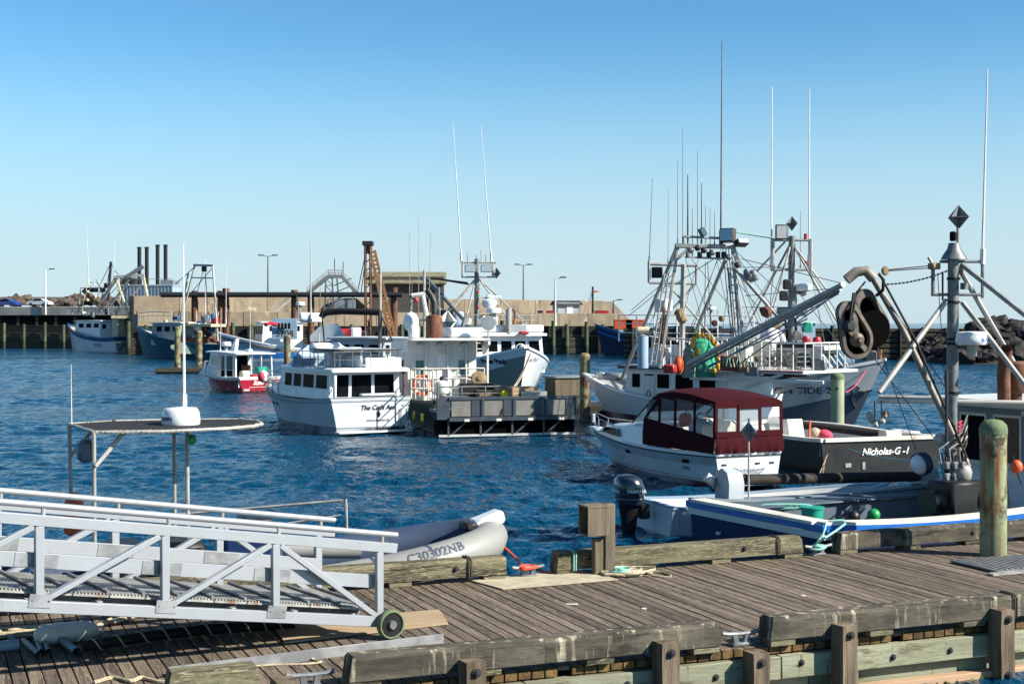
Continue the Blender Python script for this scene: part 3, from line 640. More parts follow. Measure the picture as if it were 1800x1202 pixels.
# ------------------------------------------------------------------ steel piles with domed caps
def pile(px, ybase, ytop, Y, rad, label, m='pile_green'):
    x = (px - 900) / F * Y; top = H - (ytop - 568) / F * Y
    t = thing('steel_pile', label, 'pile', (x, Y, 0), group='green steel mooring piles')
    MB().lathe([(rad, -1.2), (rad, top - .28), (rad * 1.03, top - .28), (rad * 1.03, top - .22)], n=24).build('shaft', m, t)
    MB().lathe([(rad * 1.05, top - .22), (rad * 1.06, top - .15), (rad * .98, top - .08), (rad * .7, top - .02), (rad * .3, top), (.01, top + .005)], n=24).build('cap', 'pile_cap' if Y < 60 else m, t)
    if Y < 60:
        MB().lathe([(.05, 0), (.05, .03), (.02, .035)], (-.07, -rad * .95, top - .52), 10, Matrix.Rotation(R(90), 3, 'X')).build('lifting_hole', 'black', t)
pile(1746, 975, 737, 21.75, .2, 'rust streaked pale green steel pile standing in the near dock by the blue boat')
pile(1472, 770, 655, 47.5, .22, 'clean pale green steel pile beside the burgundy canvas cruiser', 'pile_green2')
pile(1028, 700, 620, 60, .22, 'green steel pile right of the grey stern ramp', 'pile_green')
pile(505, 655, 588, 104, .25, 'rusty green steel pile behind the bow of the white trawler yacht')
pile(312, 648, 574, 120, .27, 'green steel pile at the outer end of the small finger dock')
pile(350, 648, 581, 120, .27, 'green steel pile with rusty edge nearer the red boat')
fd = thing('finger_dock', 'small dark timber finger dock at the foot of two green piles', 'dock', (W(340, 568, 119).x, 118.2, 0), 0)
for i in range(14): MB().box((-2.5 + i * .5, 0, .3), (.46, 2.2, .1), ch=.01).build('plank', 'wharf_wood', fd)
MB().box((.75, 0, .0), (6.9, 2, .5)).build('float_drum', 'black', fd)
for y in (-1.15, 1.15): MB().box((.75, y, .28), (7, .12, .3), ch=.02).build('edge_board', 'wharf_wood', fd)
# dock finger behind the cat boat / barge (mostly hidden)
fd2 = thing('mooring_float', 'low dark mooring float with grey deck box beyond the grey stern ramp', 'float', (W(1012, 568, 62).x, 62.5, 0), R(25))
MB().box((0, 0, .25), (3.6, 2.4, .7), ch=.04).build('float_drum', 'wharf_dark', fd2)
MB().box((-.6, -.4, 1.2), (1.7, 1.0, 1.15), ch=.03).build('deck_box', 'grey_wood', fd2); MB().box((-.6, -.4, 1.82), (1.84, 1.14, .1), ch=.02).build('lid', 'grey_paint', fd2)

# ------------------------------------------------------------------ gangway
GA = V((-1.42, 16.12, 0)); gd = V((-.82, -.572, 0)).normalized(); gp = V((-gd.y, gd.x, 0)); gp = gp if gp.y > 0 else -gp
GS = .158; GL = 9.4; GW = 1.5
gw = thing('gangway', 'aluminium truss gangway with twin handrails and ribbed treads on a green wheel', 'gangway', (GA.x, GA.y, DZ), math.atan2(gd.y, gd.x))
gside = 1 if (Matrix.Rotation(-gw.rotation_euler.z, 3, 'Z') @ gp).y > 0 else -1
def gpt(x, y, z): return V((x, gside * y, .17 + GS * x + z))     # x from the lower end, y from the near truss, z above the bottom chord
posts = [.1, 1.38, 2.62, 3.9, 5.18, 6.46, 7.74, 9.02]
for y, nm in ((0, 'near'), (GW, 'far')):
    MB().bar(gpt(.0 if y == 0 else .1, y, 0), gpt(GL, y, 0), .075, .12, ch=.006).build('bottom_chord', 'aluminium', gw)
    MB().bar(gpt(-.12, y, .84), gpt(GL, y, .84), .075, .11, ch=.006).build('top_chord', 'aluminium', gw)
    MB().path([gpt(-.13, y, .99), gpt(GL, y, .99)], .034, 12).build('handrail', 'aluminium', gw)
    for x in posts:
        MB().bar(gpt(x, y, .06), gpt(x, y, .785), .07, .085, up=(1, 0, 0), ch=.006).build('truss_post', 'aluminium', gw)
        MB().tube(gpt(x - .04, y, .89), gpt(x - .04, y, .97), .022, n=8).build('rail_stub', 'galv_light', gw)
    for i in range(len(posts) - 1):
        a, b = posts[i], posts[i + 1]
        if i == 0: MB().bar(gpt(a + .04, y, .06), gpt(b - .05, y, .775), .06, .075, up=(0, 1, 0), ch=.006).build('diagonal', 'aluminium', gw)
        else: MB().bar(gpt(b - .05, y, .07), gpt(a + .06, y, .775), .06, .075, up=(0, 1, 0), ch=.006).build('diagonal', 'aluminium', gw)
    yi = y + (.07 if y == 0 else -.07)
    for x in posts[1:]:
        MB().box(gpt(x, y + (-.041 if y == 0 else .041), .06), (.22, .008, .13), Matrix.Rotation(-math.atan(GS), 3, 'Y')).build('gusset', 'aluminium_dull', gw); MB().bar(gpt(x - .2, yi - .018, .44), gpt(x + .22, yi - .018, .44), .008, .135).build('splice_plate', 'aluminium_dull', gw)
        for dx_ in (-.08, .08): MB().lathe([(.012, 0), (.012, .012)], gpt(x + dx_, -.045 if y == 0 else y - .1, .06), 6, Matrix.Rotation(R(90), 3, 'X')).build('bolt', 'galv', gw)
    MB().bar(gpt(.1, yi, .44), gpt(GL, yi, .44), .03, .15, ch=.004).build('kick_board', 'aluminium', gw)
for i in range(24):
    x0 = .18 + i * .375
    g = MB(); g.bar(gpt(x0, GW / 2, .12), gpt(x0 + .36, GW / 2, .12), GW - .16, .02)
    for j in range(9): g.bar(gpt(x0 + .04 + j * .036, .1, .138), gpt(x0 + .04 + j * .036, GW - .1, .138), .016, .02)
    g.build('tread_plate', 'galv_light', gw)
    MB().bar(gpt(x0, .1, .155), gpt(x0, GW - .1, .155), .035, .05, ch=.004).build('cleat_bar', 'galv', gw)
for y in (.3, 1.2): MB().bar(gpt(.2, y, .04), gpt(GL, y, .04), .06, .09).build('stringer', 'galv', gw)
for i in range(13): MB().bar(gpt(.4 + i * .72, .04, .04), gpt(.4 + i * .72, GW - .04, .04), .05, .06).build('cross_member', 'aluminium', gw)
for y in (-.12, GW + .12):
    c = V((.02, gside * y, .165)); w = MB().lathe([(.14, -.03), (.152, -.02), (.152, .02), (.14, .03)], c, 28, Matrix.Rotation(R(90), 3, 'X')).build('wheel', 'black', gw)
    MB().ring([(.138, -.045), (.152, -.047), (.161, -.036), (.164, 0), (.161, .036), (.152, .047), (.138, .045)], c, 28, Matrix.Rotation(R(90), 3, 'X')).build('tyre', 'pile_cap', w)
    MB().lathe([(.045, -.07), (.05, -.06), (.05, .06), (.045, .07), (.01, .08)], c, 12, Matrix.Rotation(R(90), 3, 'X')).build('hub', 'galv', w)
    for a in range(4): MB().bar(c + V((math.cos(a * 1.571 + .4) * .04, 0, math.sin(a * 1.571 + .4) * .04)), c + V((math.cos(a * 1.571 + .4) * .14, 0, math.sin(a * 1.571 + .4) * .14)), .05, .03).build('spoke', 'steel_dark', w)
    MB().bar(gpt(.0, y * .6 if y > 0 else -.02, .0), c, .05, .06).build('axle_bracket', 'aluminium_dull', gw)
# ------------------------------------------------------------------ loose things on the dock
def dpt(u, v, z=0.): return DO + du * u + dv * v + V((0, 0, DZ + z))
def on_dock(px, py, z=0.):
    Y = (H - DZ - z) * F / (py - 568); return V(((px - 900) / F * Y, Y, DZ + z))
def flat(name, m, label, cat, corners, th, lift=.008):
    ps = [on_dock(*c) for c in corners]; c = sum(ps, V()) / len(ps)
    g = MB().prism([p - c + V((0, 0, lift)) for p in ps], (0, 0, th)); return g.build(name, m, None, label=label, cat=cat, loc=c)
flat('carpet_mat', 'carpet', 'pale beige carpet mat on the planks beside the orange rope', 'mat', [(818, 1019), (1030, 1003), (1087, 1020), (884, 1037)], .012)
flat('plywood_sheet', 'plywood', 'tan plywood sheet lying under the gangway wheel', 'sheet', [(480, 1098), (772, 1074), (788, 1098), (500, 1132)], .018)
def angle_iron(a, b, label):
    p, q_ = on_dock(*a), on_dock(*b); t = thing('wheel_track', label, 'track', (p + q_) / 2, math.atan2((q_ - p).y, (q_ - p).x)); L = (q_ - p).length
    MB().box((0, -.07, .03), (L, .006, .16), ch=.002).build('upright_flange', 'aluminium_dull', t); MB().box((0, .02, .012), (L, .17, .008)).build('base_flange', 'aluminium_dull', t)
    for s in (-.45, .05, .42): MB().lathe([(.03, .016), (.03, .03), (.015, .034)], (s * L, .05, 0), 8).build('screw', 'galv', t)
angle_iron((292, 1188), (775, 1128), 'long aluminium angle track lying in front of the gangway wheel')
# right-hand grating plate
pl = thing('ramp_plate', 'grey ribbed ramp plate edged with pale strips beside the rusty pile', 'plate', on_dock(1760, 992), AL)
MB().box((.6, -.1, .03), (2.4, 1.0, .03), ch=.006).build('plate', 'galv', pl)
for i in range(24): MB().box((-.5 + i * .1, -.1, .05), (.02, .94, .012)).build('rib', 'galv_light', pl)
MB().box((.5, -.68, .02), (2.6, .13, .03), ch=.005).build('edge_strip', 'galv_light', pl)
# wooden lamp post box
bp_ = DO + du * du_at(1062, -.45) + dv * -.45 + V((0, 0, DZ)); lb = thing('utility_post', 'weathered wooden post carrying a boxed lantern on its left side', 'post', bp_, AL)
MB().box((.06, 0, .5), (.16, .15, 1.0), ch=.012).build('post', 'grey_wood', lb); MB().box((-.1, .01, .26), (.14, .12, .52), ch=.012).build('side_post', 'grey_wood', lb)
hood = MB(); hood.box((-.15, -.13, .77), (.34, .025, .4), ch=.004); hood.box((-.15, .16, .77), (.34, .025, .4), ch=.004); hood.box((-.15, .015, .98), (.36, .33, .03), ch=.004); hood.box((-.15, .015, .58), (.34, .27, .025), ch=.004); hood.build('lantern_box', 'grey_wood', lb)
MB().lathe([(.05, .62), (.06, .68), (.06, .8), (.03, .88)], (-.14, .02, 0), 12).build('lantern', 'wood_brown', lb)
# ropes
def rope_obj(name, label, pts, r, m, base=None, n=6):
    c = V(base if base is not None else pts[0]); MB().path([p - c for p in smooth_pts(pts, 5 if len(pts) < 40 else 2)], r, n).build(name, m, None, label=label, cat='rope', loc=c)
def coil(c, n, r0, r1, turns, z=.015, sq=.7, seed=0):
    g = random.Random(seed); pts = []; ph = g.uniform(0, 6)
    for i in range(n):
        a = ph + i / n * turns * 6.283; r = lerp(r0, r1, g.random() * .3 + .7 * abs(math.sin(i * .13 + seed))); pts.append(c + du * (r * math.cos(a) + .04 * math.sin(i * .31)) + dv * (r * sq * math.sin(a)) + V((0, 0, z + .05 * abs(math.sin(i * .17)))))
    return pts
rope_obj('rope_coil', 'tangled pale rope coil at the foot of the wooden post', coil(on_dock(1100, 1009), 120, .1, .42, 8, seed=2) + [on_dock(1150, 1012, .012), on_dock(1180, 1014, .012), on_dock(1165, 1005, .012), on_dock(1120, 1004, .012)], .017, 'rope')
rope_obj('thin_rope', 'thin blue twine heaped on the pale rope coil', coil(on_dock(1090, 1013), 30, .05, .13, 3, z=.07, seed=5), .012, 'teal_rope')
orr = [W(842, 930, 21.9), W(870, 948, 21.4), W(905, 978, 20.8), on_dock(921, 998, .15)] + coil(dpt(du_at(928, -.22), -.22), 46, .06, .11, 5, z=.1, sq=.9, seed=3) + [on_dock(945, 1000, .04), on_dock(960, 1005, .02), on_dock(985, 1004, .03), on_dock(1025, 1004, .03)]
rope_obj('mooring_rope', 'orange mooring rope from the inflatable boat to the dock cleat', orr, .017, 'orange_rope')
tr = [W(1452, 918, 22.0), W(1447, 938, 21.8)] + coil(dpt(du_at(1438, -.2), -.2), 44, .07, .12, 5, z=.1, sq=.9, seed=9) + [W(1450, 945, 21.7), W(1486, 920, 22.2), W(1478, 914, 22.2), W(1460, 916, 22.2)]
rope_obj('mooring_line', 'teal mooring line from the blue boat to the dock cleat', tr, .017, 'teal_rope')
rope_obj('pale_rope', 'long pale rope snaking from a white fender under the gangway', [on_dock(150, 1108, .06), on_dock(170, 1100, .05), on_dock(195, 1088, .03), on_dock(185, 1095, .03), on_dock(215, 1086, .04), on_dock(200, 1092, .06), on_dock(232, 1084, .03), on_dock(262, 1078, .02), on_dock(300, 1070, .02)], .024, 'rope')
rope_obj('knotted_rope', 'pale knotted rope bundle at the lower left corner of the dock', coil(on_dock(45, 1118), 80, .06, .42, 6, z=.03, sq=.4, seed=12), .022, 'rope')
rope_obj('pink_rope_end', 'faded pink rope squiggle by the end of the front edge rail', [on_dock(420, 1172, .012), on_dock(480, 1168, .012), on_dock(540, 1166, .012), on_dock(565, 1162, .012), on_dock(548, 1158, .012), on_dock(560, 1154, .012), on_dock(545, 1150, .012)], .011, 'rope')
rope_obj('rope_tail', 'pale rope loops by the bottom edge of the picture on the planks', [on_dock(165, 1199, .015), on_dock(200, 1190, .02), on_dock(230, 1196, .03), on_dock(250, 1190, .02), on_dock(280, 1197, .015), on_dock(330, 1196, .015), on_dock(360, 1188, .015)], .02, 'rope')
fdr = thing('fender', 'white cylindrical fender lying on the planks under the gangway', 'fender', on_dock(118, 1112, .1), AL + R(5))
MB().lathe([(.02, -.36), (.07, -.34), (.11, -.26), (.12, -.1), (.12, .12), (.11, .25), (.06, .33), (.02, .34)], (0, 0, .0), 18, Matrix.Rotation(R(90), 3, 'Y')).build('body', 'fender', fdr)
MB().path(arc((.36, 0, 0), .04, 0, 360, 10), .012).build('eye', 'fender', fdr)
def pvc(a, b, r, m, label):
    p, q_ = on_dock(*a), on_dock(*b); c = (p + q_) / 2 + V((0, 0, r + .004)); d = (q_ - p) / 2
    g = MB(); g.path([-d, d], r, 14, cap=False); g.path([-d, d], r * .86, 14, cap=False); g.build('pipe_offcut', m, None, label=label, cat='pipe', loc=c, group='pipe offcuts on the dock')
pvc((88, 1118), (135, 1153), .045, 'plastic_grey', 'thick grey pipe offcut pointing at the camera under the fender')
pvc((40, 1130), (68, 1154), .03, 'galv_light', 'thin pale pipe offcut left of the purple ones'); pvc((62, 1122), (72, 1150), .03, 'plastic_grey', 'first short purple grey pipe offcut'); pvc((74, 1122), (85, 1150), .03, 'plastic_grey', 'second short purple grey pipe offcut beside the thick pipe')
pvc((-20, 1148), (32, 1142), .06, 'blue_pale', 'wide pale blue pipe at the left edge of the dock'); pvc((-15, 1100), (26, 1134), .035, 'steel_dark', 'dark pipe leaning out from the left edge')
# long hose wrapped with rope in the gangway shade
h0 = [on_dock(150, 1135, .07), on_dock(260, 1118, .07), on_dock(360, 1106, .07), on_dock(450, 1100, .07), on_dock(520, 1094, .07)]
c0 = h0[0]; hs = thing('fender_hose', 'long black hose bound with pale rope in the shade of the gangway', 'hose', c0)
MB().path([p - c0 for p in h0], .06, 12).build('hose', 'rubber', hs)
pts = []
for i in range(160):
    k = i / 159 * (len(h0) - 1); j = min(len(h0) - 2, int(k)); p = h0[j].lerp(h0[j + 1], k - j) - c0; a = i * .42
    pts.append(p + dv * (.07 * math.cos(a)) + V((0, 0, .07 * math.sin(a))))
MB().path(pts, .01, 5).build('wrap_rope', 'rope', hs)
# scraps
for px, py, lb in ((1005, 1062, 'long white paint scuff chip on the deck planks'), (1132, 1070, 'small white chip on the planks near the front rail'), (1412, 1047, 'pale shell scrap near the front edge rail')):
    c = on_dock(px, py); MB().box((0, 0, .006), (.16 if px == 1005 else .07, .06, .008), AL + R(60) if px != 1005 else AL - R(20), .003).build('paint_chip', 'white_worn', None, label=lb, cat='scrap', loc=c)
# ------------------------------------------------------------------ boat kit: x forward from the transom, y to port, z up from the water
class Boat:
    def __init__(s, name, label, loc, head, L, B, zs, draft=.5, tw=.86, tm=.42, ps=2.6, pw=1.7, wl=.84, rake=.8, fl=1.3, cat='boat'):
        s.root = thing(name, label, cat, (loc[0], loc[1], 0), head); s.L, s.B, s.z3, s.k, s.tw, s.tm, s.ps, s.pw, s.wl, s.rake, s.fl = L, B, zs, draft, tw, tm, ps, pw, wl, rake, fl
        s.P = loc_of(s.root); s.x0 = 0.
    def zs(s, t): a, b, c = s.z3; return a * (1 - t) * (1 - 2 * t) + 4 * b * t * (1 - t) + c * t * (2 * t - 1)
    def _f(s, t, p): return s.tw + (1 - s.tw) * math.sin(min(1, t / s.tm) * math.pi / 2) if t < s.tm else max(0., 1 - ((t - s.tm) / (1 - s.tm)) ** p)
    def hb(s, t, z):
        hs = s.B / 2 * s._f(t, s.ps); hw = s.B / 2 * s.wl * s._f(t, s.pw); zt = s.zs(t)
        if z >= 0: return lerp(hw, hs, max(0., min(1.05, z / zt)) ** s.fl)
        return hw * math.sqrt(max(0, 1 - (z / s.k) ** 2))
    def pt(s, t, z, side=1, off=0.):
        zt = s.zs(t); w = max(0., (t - .45) / .55) ** 2
        return V((s.x0 + t * (s.L - s.rake) + s.rake * w * max(-.3, z / zt), side * (s.hb(t, z) + off), z))
    def at_x(s, x, z, side, off=0.):
        t = (x - s.x0) / s.L
        for _ in range(12): t = max(0, min(.995, t + (x - s.pt(t, z).x) / s.L))
        p = s.pt(t, z, side, off); p.x = x; return p
    def tx(s, x): return max(0., min(1., x / s.L))
    def hull(s, m, n=26, bw=.55, deck='grey_deck', inner='white_worn', cap='white', capw=.14, caph=.05, flush=False, deckz=None):
        ts = [(i / n) for i in range(n + 1)]; ts = [1 - (1 - t) ** 1.35 for t in ts]; s.ts = ts
        g = MB(); rings = []
        for t in ts:
            zt = s.zs(t); zz = [-s.k * .98, -s.k * .7, -s.k * .35, 0, zt * .2, zt * .4, zt * .6, zt * .8, zt]
            rings.append([s.pt(t, z, 1) for z in reversed(zz)] + [s.pt(t, z, -1) for z in zz])
        g.loft(rings, ring_closed=False, cap=False); k = len(rings[0]); g.f.append(tuple(range(k))); s.hull_o = g.build('hull', m, s.root, smooth=50)
        dz = lambda t: (s.zs(t) - (.03 if flush else bw)) if deckz is None else deckz(t)
        s.dz = dz; g = MB(); g.loft([[s.pt(t, max(.02, dz(t)), 1, -.02), s.pt(t, max(.02, dz(t)), -1, -.02)] for t in ts[:-1]], ring_closed=False, cap=False); g.build('deck', deck, s.root, smooth=0)
        if not flush:
            g = MB()
            for sd_ in (1, -1): g.loft([[s.pt(t, max(.02, dz(t)) - .02, sd_, -min(.12, s.hb(t, s.zs(t)) * .5)), s.pt(t, s.zs(t), sd_, -min(.12, s.hb(t, s.zs(t)) * .5))] for t in ts[:-1]], ring_closed=False, cap=False)
            xa = s.x0 + .1; g.quad(V((xa, -s.hb(0, s.zs(0)), dz(0))), V((xa, s.hb(0, s.zs(0)), dz(0))), V((xa, s.hb(0, s.zs(0)), s.zs(0))), V((xa, -s.hb(0, s.zs(0)), s.zs(0))))
            g.build('bulwark', inner, s.root)
        for sd_ in (1, -1): MB().sweep([s.pt(t, s.zs(t), sd_, -min(capw * .35, s.hb(t, s.zs(t)) * .6)) + V((0, 0, caph * .35)) for t in ts], capw, caph).build('gunwale', cap, s.root)
        MB().box((s.x0 + .05, 0, s.zs(0) + caph * .35), (capw, 2 * s.hb(0, s.zs(0)) - capw, caph)).build('transom_cap', cap, s.root)
    def band(s, name, m, z0, z1, off=.012, t0=0., t1=1., sides=(1, -1), transom=False):
        ts = [lerp(t0, t1, i / 24) for i in range(25)]; ts = [t1 - (t1 - t0) * ((t1 - t) / (t1 - t0)) ** 1.35 for t in ts]
        f0 = z0 if callable(z0) else (lambda t: z0); f1 = z1 if callable(z1) else (lambda t: z1)
        for sd_ in sides:
            MB().loft([[s.pt(t, f0(t), sd_, 0), s.pt(t, f0(t), sd_, off), s.pt(t, f1(t), sd_, off), s.pt(t, f1(t), sd_, 0)] for t in ts], ring_closed=False, cap=False).build(name, m, s.root, smooth=50)
        if transom:
            h0, h1 = s.hb(0, f0(0)), s.hb(0, f1(0)); MB().prism([(0, -h0, f0(0)), (0, h0, f0(0)), (0, h1, f1(0)), (0, -h1, f1(0))], (-off, 0, 0)).build(name, m, s.root)
    def name_side(s, body, size, m, x, z, side, shear=0., off=.03, sx=1., bold=0.):
        def fn(u, v):
            return s.at_x(x + (u if side < 0 else -u), z + v, side, off)
        text('boat_name', body, size, m, s.root, fn, shear, bold, sx=sx)
    def name_stern(s, body, size, m, y, z, shear=0., bold=0., sx=1., off=.025): text('boat_name', body, size, m, s.root, lambda u, v: V((-off, y - u, z + v)), shear, bold, sx=sx)
    # generic parts -----------------------------------------------------
    def win(s, c4, m='glass_dark', fm='white', fw=.05, d=.02, name='window', out_=None):
        """window > pane from four corners (counter-clockwise seen from outside)"""
        a, b, c, d4 = [V(p) for p in c4]; nrm = (b - a).cross(d4 - a).normalized(); o = nrm * d
        g = MB(); P4 = [a + o, b + o, c + o, d4 + o]; cen = sum(P4, V()) / 4
        In = [p + (cen - p).normalized() * fw * 1.3 for p in P4]
        vs = P4 + In + [p - nrm * (d + .01) for p in P4] ; g.add(vs, [(i, (i + 1) % 4, (i + 1) % 4 + 4, i + 4) for i in range(4)] + [(i, (i + 1) % 4, (i + 1) % 4 + 8, i + 8) for i in range(4)])
        w = g.build(name, fm, s.root, smooth=0); e = nrm * (d * .55)
        MB().quad(*[p - nrm * d + e for p in In]).build('pane', m, w, smooth=0); return w
    def house(s, name, m, prof, hw, hw2=None, roof=None, rt=.07, over=(.12, .12, .12)):
        """cabin from a side profile [(x,z)...] (bottom aft, bottom fwd, top fwd, top aft), half widths at bottom/top"""
        hw2 = hw if hw2 is None else hw2; (xa, za), (xb, zb), (xc, zc), (xd, zd) = prof
        vs = [V((xa, -hw, za)), V((xb, -hw, zb)), V((xc, -hw2, zc)), V((xd, -hw2, zd)), V((xa, hw, za)), V((xb, hw, zb)), V((xc, hw2, zc)), V((xd, hw2, zd))]
        MB().add(vs, [(0, 1, 2, 3), (4, 7, 6, 5), (1, 5, 6, 2), (0, 3, 7, 4), (3, 2, 6, 7), (0, 4, 5, 1)]).build(name, m, s.root, smooth=0)
        if roof:
            oa, ob, oy = over; g = MB(); ny = 6; rings = []
            for x, z, e in ((xd - oa, zd, 0), (xd - oa + .05, zd, 1), ((xc + xd) / 2, (zc + zd) / 2 + .03, 1), (xc + ob - .08, zc, 1), (xc + ob, zc - .01, 0)):
                top = [V((x, lerp(-(hw2 + oy), hw2 + oy, j / ny), z + rt + .05 * (1 - (2 * j / ny - 1) ** 2) - (.02 if not e else 0))) for j in range(ny + 1)]
                rings.append(top + [V((x, hw2 + oy, z + .004)), V((x, -(hw2 + oy), z + .004))])
            g.loft(rings); g.build('roof', roof, s.root)
        s.vs = vs; return vs
    def side_windows(s, vs, side, xs, z0, z1, **kw):
        """windows on the house side at given x ranges (of the sloping side wall)"""
        A, Bq, Cq, D = (vs[0], vs[1], vs[2], vs[3]) if side < 0 else (vs[4], vs[5], vs[6], vs[7])
        def pp(x, z):
            f = (z - A.z) / max(.01, D.z - A.z); return V((x, lerp(A.y, D.y, f), z))
        for x0, x1 in xs:
            c4 = [pp(x0, z0), pp(x1, z0), pp(x1, z1), pp(x0, z1)]
            if side > 0: c4 = [c4[1], c4[0], c4[3], c4[2]]
            s.win(c4, **kw)
    def end_windows(s, vs, fwd, ys, f0, f1, **kw):
        q = (vs[1], vs[5], vs[6], vs[2]) if fwd else (vs[4], vs[0], vs[3], vs[7])
        for u0, u1 in ys:
            pp = lambda u, f: q[0].lerp(q[1], u).lerp(q[3].lerp(q[2], u), f)
            s.win([pp(u0, f0), pp(u1, f0), pp(u1, f1), pp(u0, f1)], **kw)
    def railing(s, pts, h=.7, r=.02, mids=1, step=.9, m='galv_light', name='railing', closed=False):
        pts = [V(p) for p in pts]; g = MB(); hv = V((0, 0, h)); g.path([p + hv for p in pts], r, 6)
        for k in range(mids): g.path([p + hv * ((k + 1) / (mids + 1)) for p in pts], r * .75, 5)
        o = g.build(name, m, s.root); tot = 0
        posts = [pts[0], pts[-1]]
        for a, b in zip(pts, pts[1:]):
            L = (b - a).length; k = max(1, round(L / step)); posts += [a.lerp(b, i / k) for i in range(1, k + 1)]
        seen = []
        for p in posts:
            if all((p - q).length > .02 for q in seen):
                seen.append(p); MB().tube(p, p + hv, r, n=6).build('stanchion', m, o)
        return o
    def tube(s, name, a, b, r, m='galv_light', r2=None, n=8): return MB().tube(a, b, r, r2, n).build(name, m, s.root)
    def whip(s, a, b, r=.018, m='white'):
        a, b = V(a), V(b); g = MB(); g.tube(a, a.lerp(b, .08), r * 1.8, n=6); g.path([a.lerp(b, .08), b], r, 5, r2=r * .45); return g.build('whip_aerial', m, s.root)
    def wires(s, pairs, r=.008, m='steel_dark', d=0.):
        for a, b in pairs: MB().path(sag(a, b, d, 6) if d else [a, b], r, 4).build('rigging_wire', m, s.root)
    def radar(s, c, r=.32, h=.28, txt=None, tm='letter_blue'):
        o = MB().lathe([(r * .9, 0), (r, .04), (r, h * .45), (r * .96, h * .6), (r * .93, h * .9), (r * .8, h), (.02, h * 1.02)], c, 24).build('radar_dome', 'white_clean', s.root, smooth=45)
        MB().lathe([(r * .3, -.2), (r * .3, .0)], c, 10).build('radar_foot', 'galv_light', o); return o
    def bar_radar(s, c, L=1.3, ang=0.):
        o = MB().box(V(c) + V((0, 0, .28)), (L, .12, .14), ang, .03).build('radar_bar', 'white_clean', s.root); MB().lathe([(.2, 0), (.2, .12), (.12, .2), (.08, .24)], c, 14).build('radar_base', 'white_clean', o)
    def reflector(s, c, r=.3, m='galv'):
        c = V(c); g = MB(); e = .006
        for M in (Matrix.Identity(3), Matrix.Rotation(R(90), 3, 'Z'), Matrix.Rotation(R(90), 3, 'X')):
            M2 = Matrix.Rotation(R(38) - s.root.rotation_euler.z, 3, 'Z') @ M; pts = [M2 @ V((r, 0, 0)), M2 @ V((0, 0, r)), M2 @ V((-r, 0, 0)), M2 @ V((0, 0, -r))]
            nn = M2 @ V((0, e, 0)); g.prism([c + p - nn for p in pts], nn * 2)
        return g.build('radar_reflector', m, s.root, smooth=0)
    def flood(s, c, w=.36, h=.28, d=.14, yaw=0., tilt=0., m='lamp_brown', glass='lamp_glass'):
        M = Matrix.Rotation(yaw, 3, 'Z') @ Matrix.Rotation(tilt, 3, 'Y'); o = MB().box(c, (d, w, h), M, .02).build('floodlight', m, s.root)
        MB().box(V(c) + M @ V((-d / 2 - .004, 0, 0)), (.012, w * .86, h * .84), M).build('lamp_lens', glass, o); return o
    def ring_buoy(s, c, r=.35, nrm=(0, 1, 0), m='orange'):
        M = V(nrm).to_track_quat('Z', 'Y').to_matrix(); o = MB().ring([(r + .07 * math.cos(a * 1.047), .06 * math.sin(a * 1.047)) for a in range(6)], c, 26, M).build('life_ring', m, s.root)
        for a in (45, 135, 225, 315):
            MB().ring([(.075 * math.cos(b * 1.047), .03 * math.sin(b * 1.047)) for b in range(6)] if 0 else [(.08, -.03), (.08, .03), (.06, .03), (.06, -.03)], V(c) + M @ V((r * math.cos(R(a)), r * math.sin(R(a)), 0)), 12, M @ Matrix.Rotation(R(a), 3, 'Z') @ Matrix.Rotation(R(90), 3, 'X')).build('strap', 'white_worn', o)
    def drum_fender(s, c, r=.2, h=.6, m='fender', M=None): return MB().lathe([(.03, -h / 2 - .05), (.05, -h / 2), (r * .85, -h / 2 + .08), (r, -h / 4), (r, h / 4), (r * .85, h / 2 - .08), (.05, h / 2), (.03, h / 2 + .05)], c, 16, M).build('fender', m, s.root)
def stripe(b, m, dz0, dz1, **k): b.band('stripe', m, lambda t: b.zs(t) - dz0, lambda t: b.zs(t) - dz1, **k)
def gantry(b, legs, m='galv_light', r=.07):
    for a, c in legs: MB().bar(a, c, r * 1.6, r * 1.6, ch=r * .3).build('gantry_leg', m, b.root)
def squash(root, z0, f, skip=()):
    for o in list(root.children_recursive):
        if o.type == 'MESH' and not o.name.startswith(skip):
            for v in o.data.vertices:
                if v.co.z > z0: v.co.z = z0 + (v.co.z - z0) * f
# ================================================================== 1 white trawler yacht
b = Boat('trawler_yacht', 'white trawler yacht with flybridge and dark aft windows, stern to the camera', (-5.25, 53.1), R(121), 10.4, 3.55, (1.36, 1.22, 1.62), .7, tw=.93, rake=1.3, ps=2.4)
mat('hull_cat', 'b9bdc0', .3, col2='a5aaae', scale=.6, amt=.7, streak='8a877c', streak_amt=.22, sscale=3, low='181b20', zlow=.25, coat=.4)
b.hull('hull_cat', flush=True, deck='white', cap='grey_paint', capw=.1, caph=.06)
b.band('rubbing_strake', 'grey_light', lambda t: b.zs(t) - .12, lambda t: b.zs(t) - .05, .03, transom=True); b.band('boot_stripe', 'grey_paint', .25, .3, .008, transom=True)
r_ = b.root
MB().box((-.22, 0, .12), (.46, 3.0, .07), ch=.02).build('swim_platform', 'white_clean', r_)
v = b.house('saloon', 'white_clean', [(.55, 1.3), (6.1, 1.25), (5.2, 2.55), (.55, 2.55)], 1.45, 1.4)
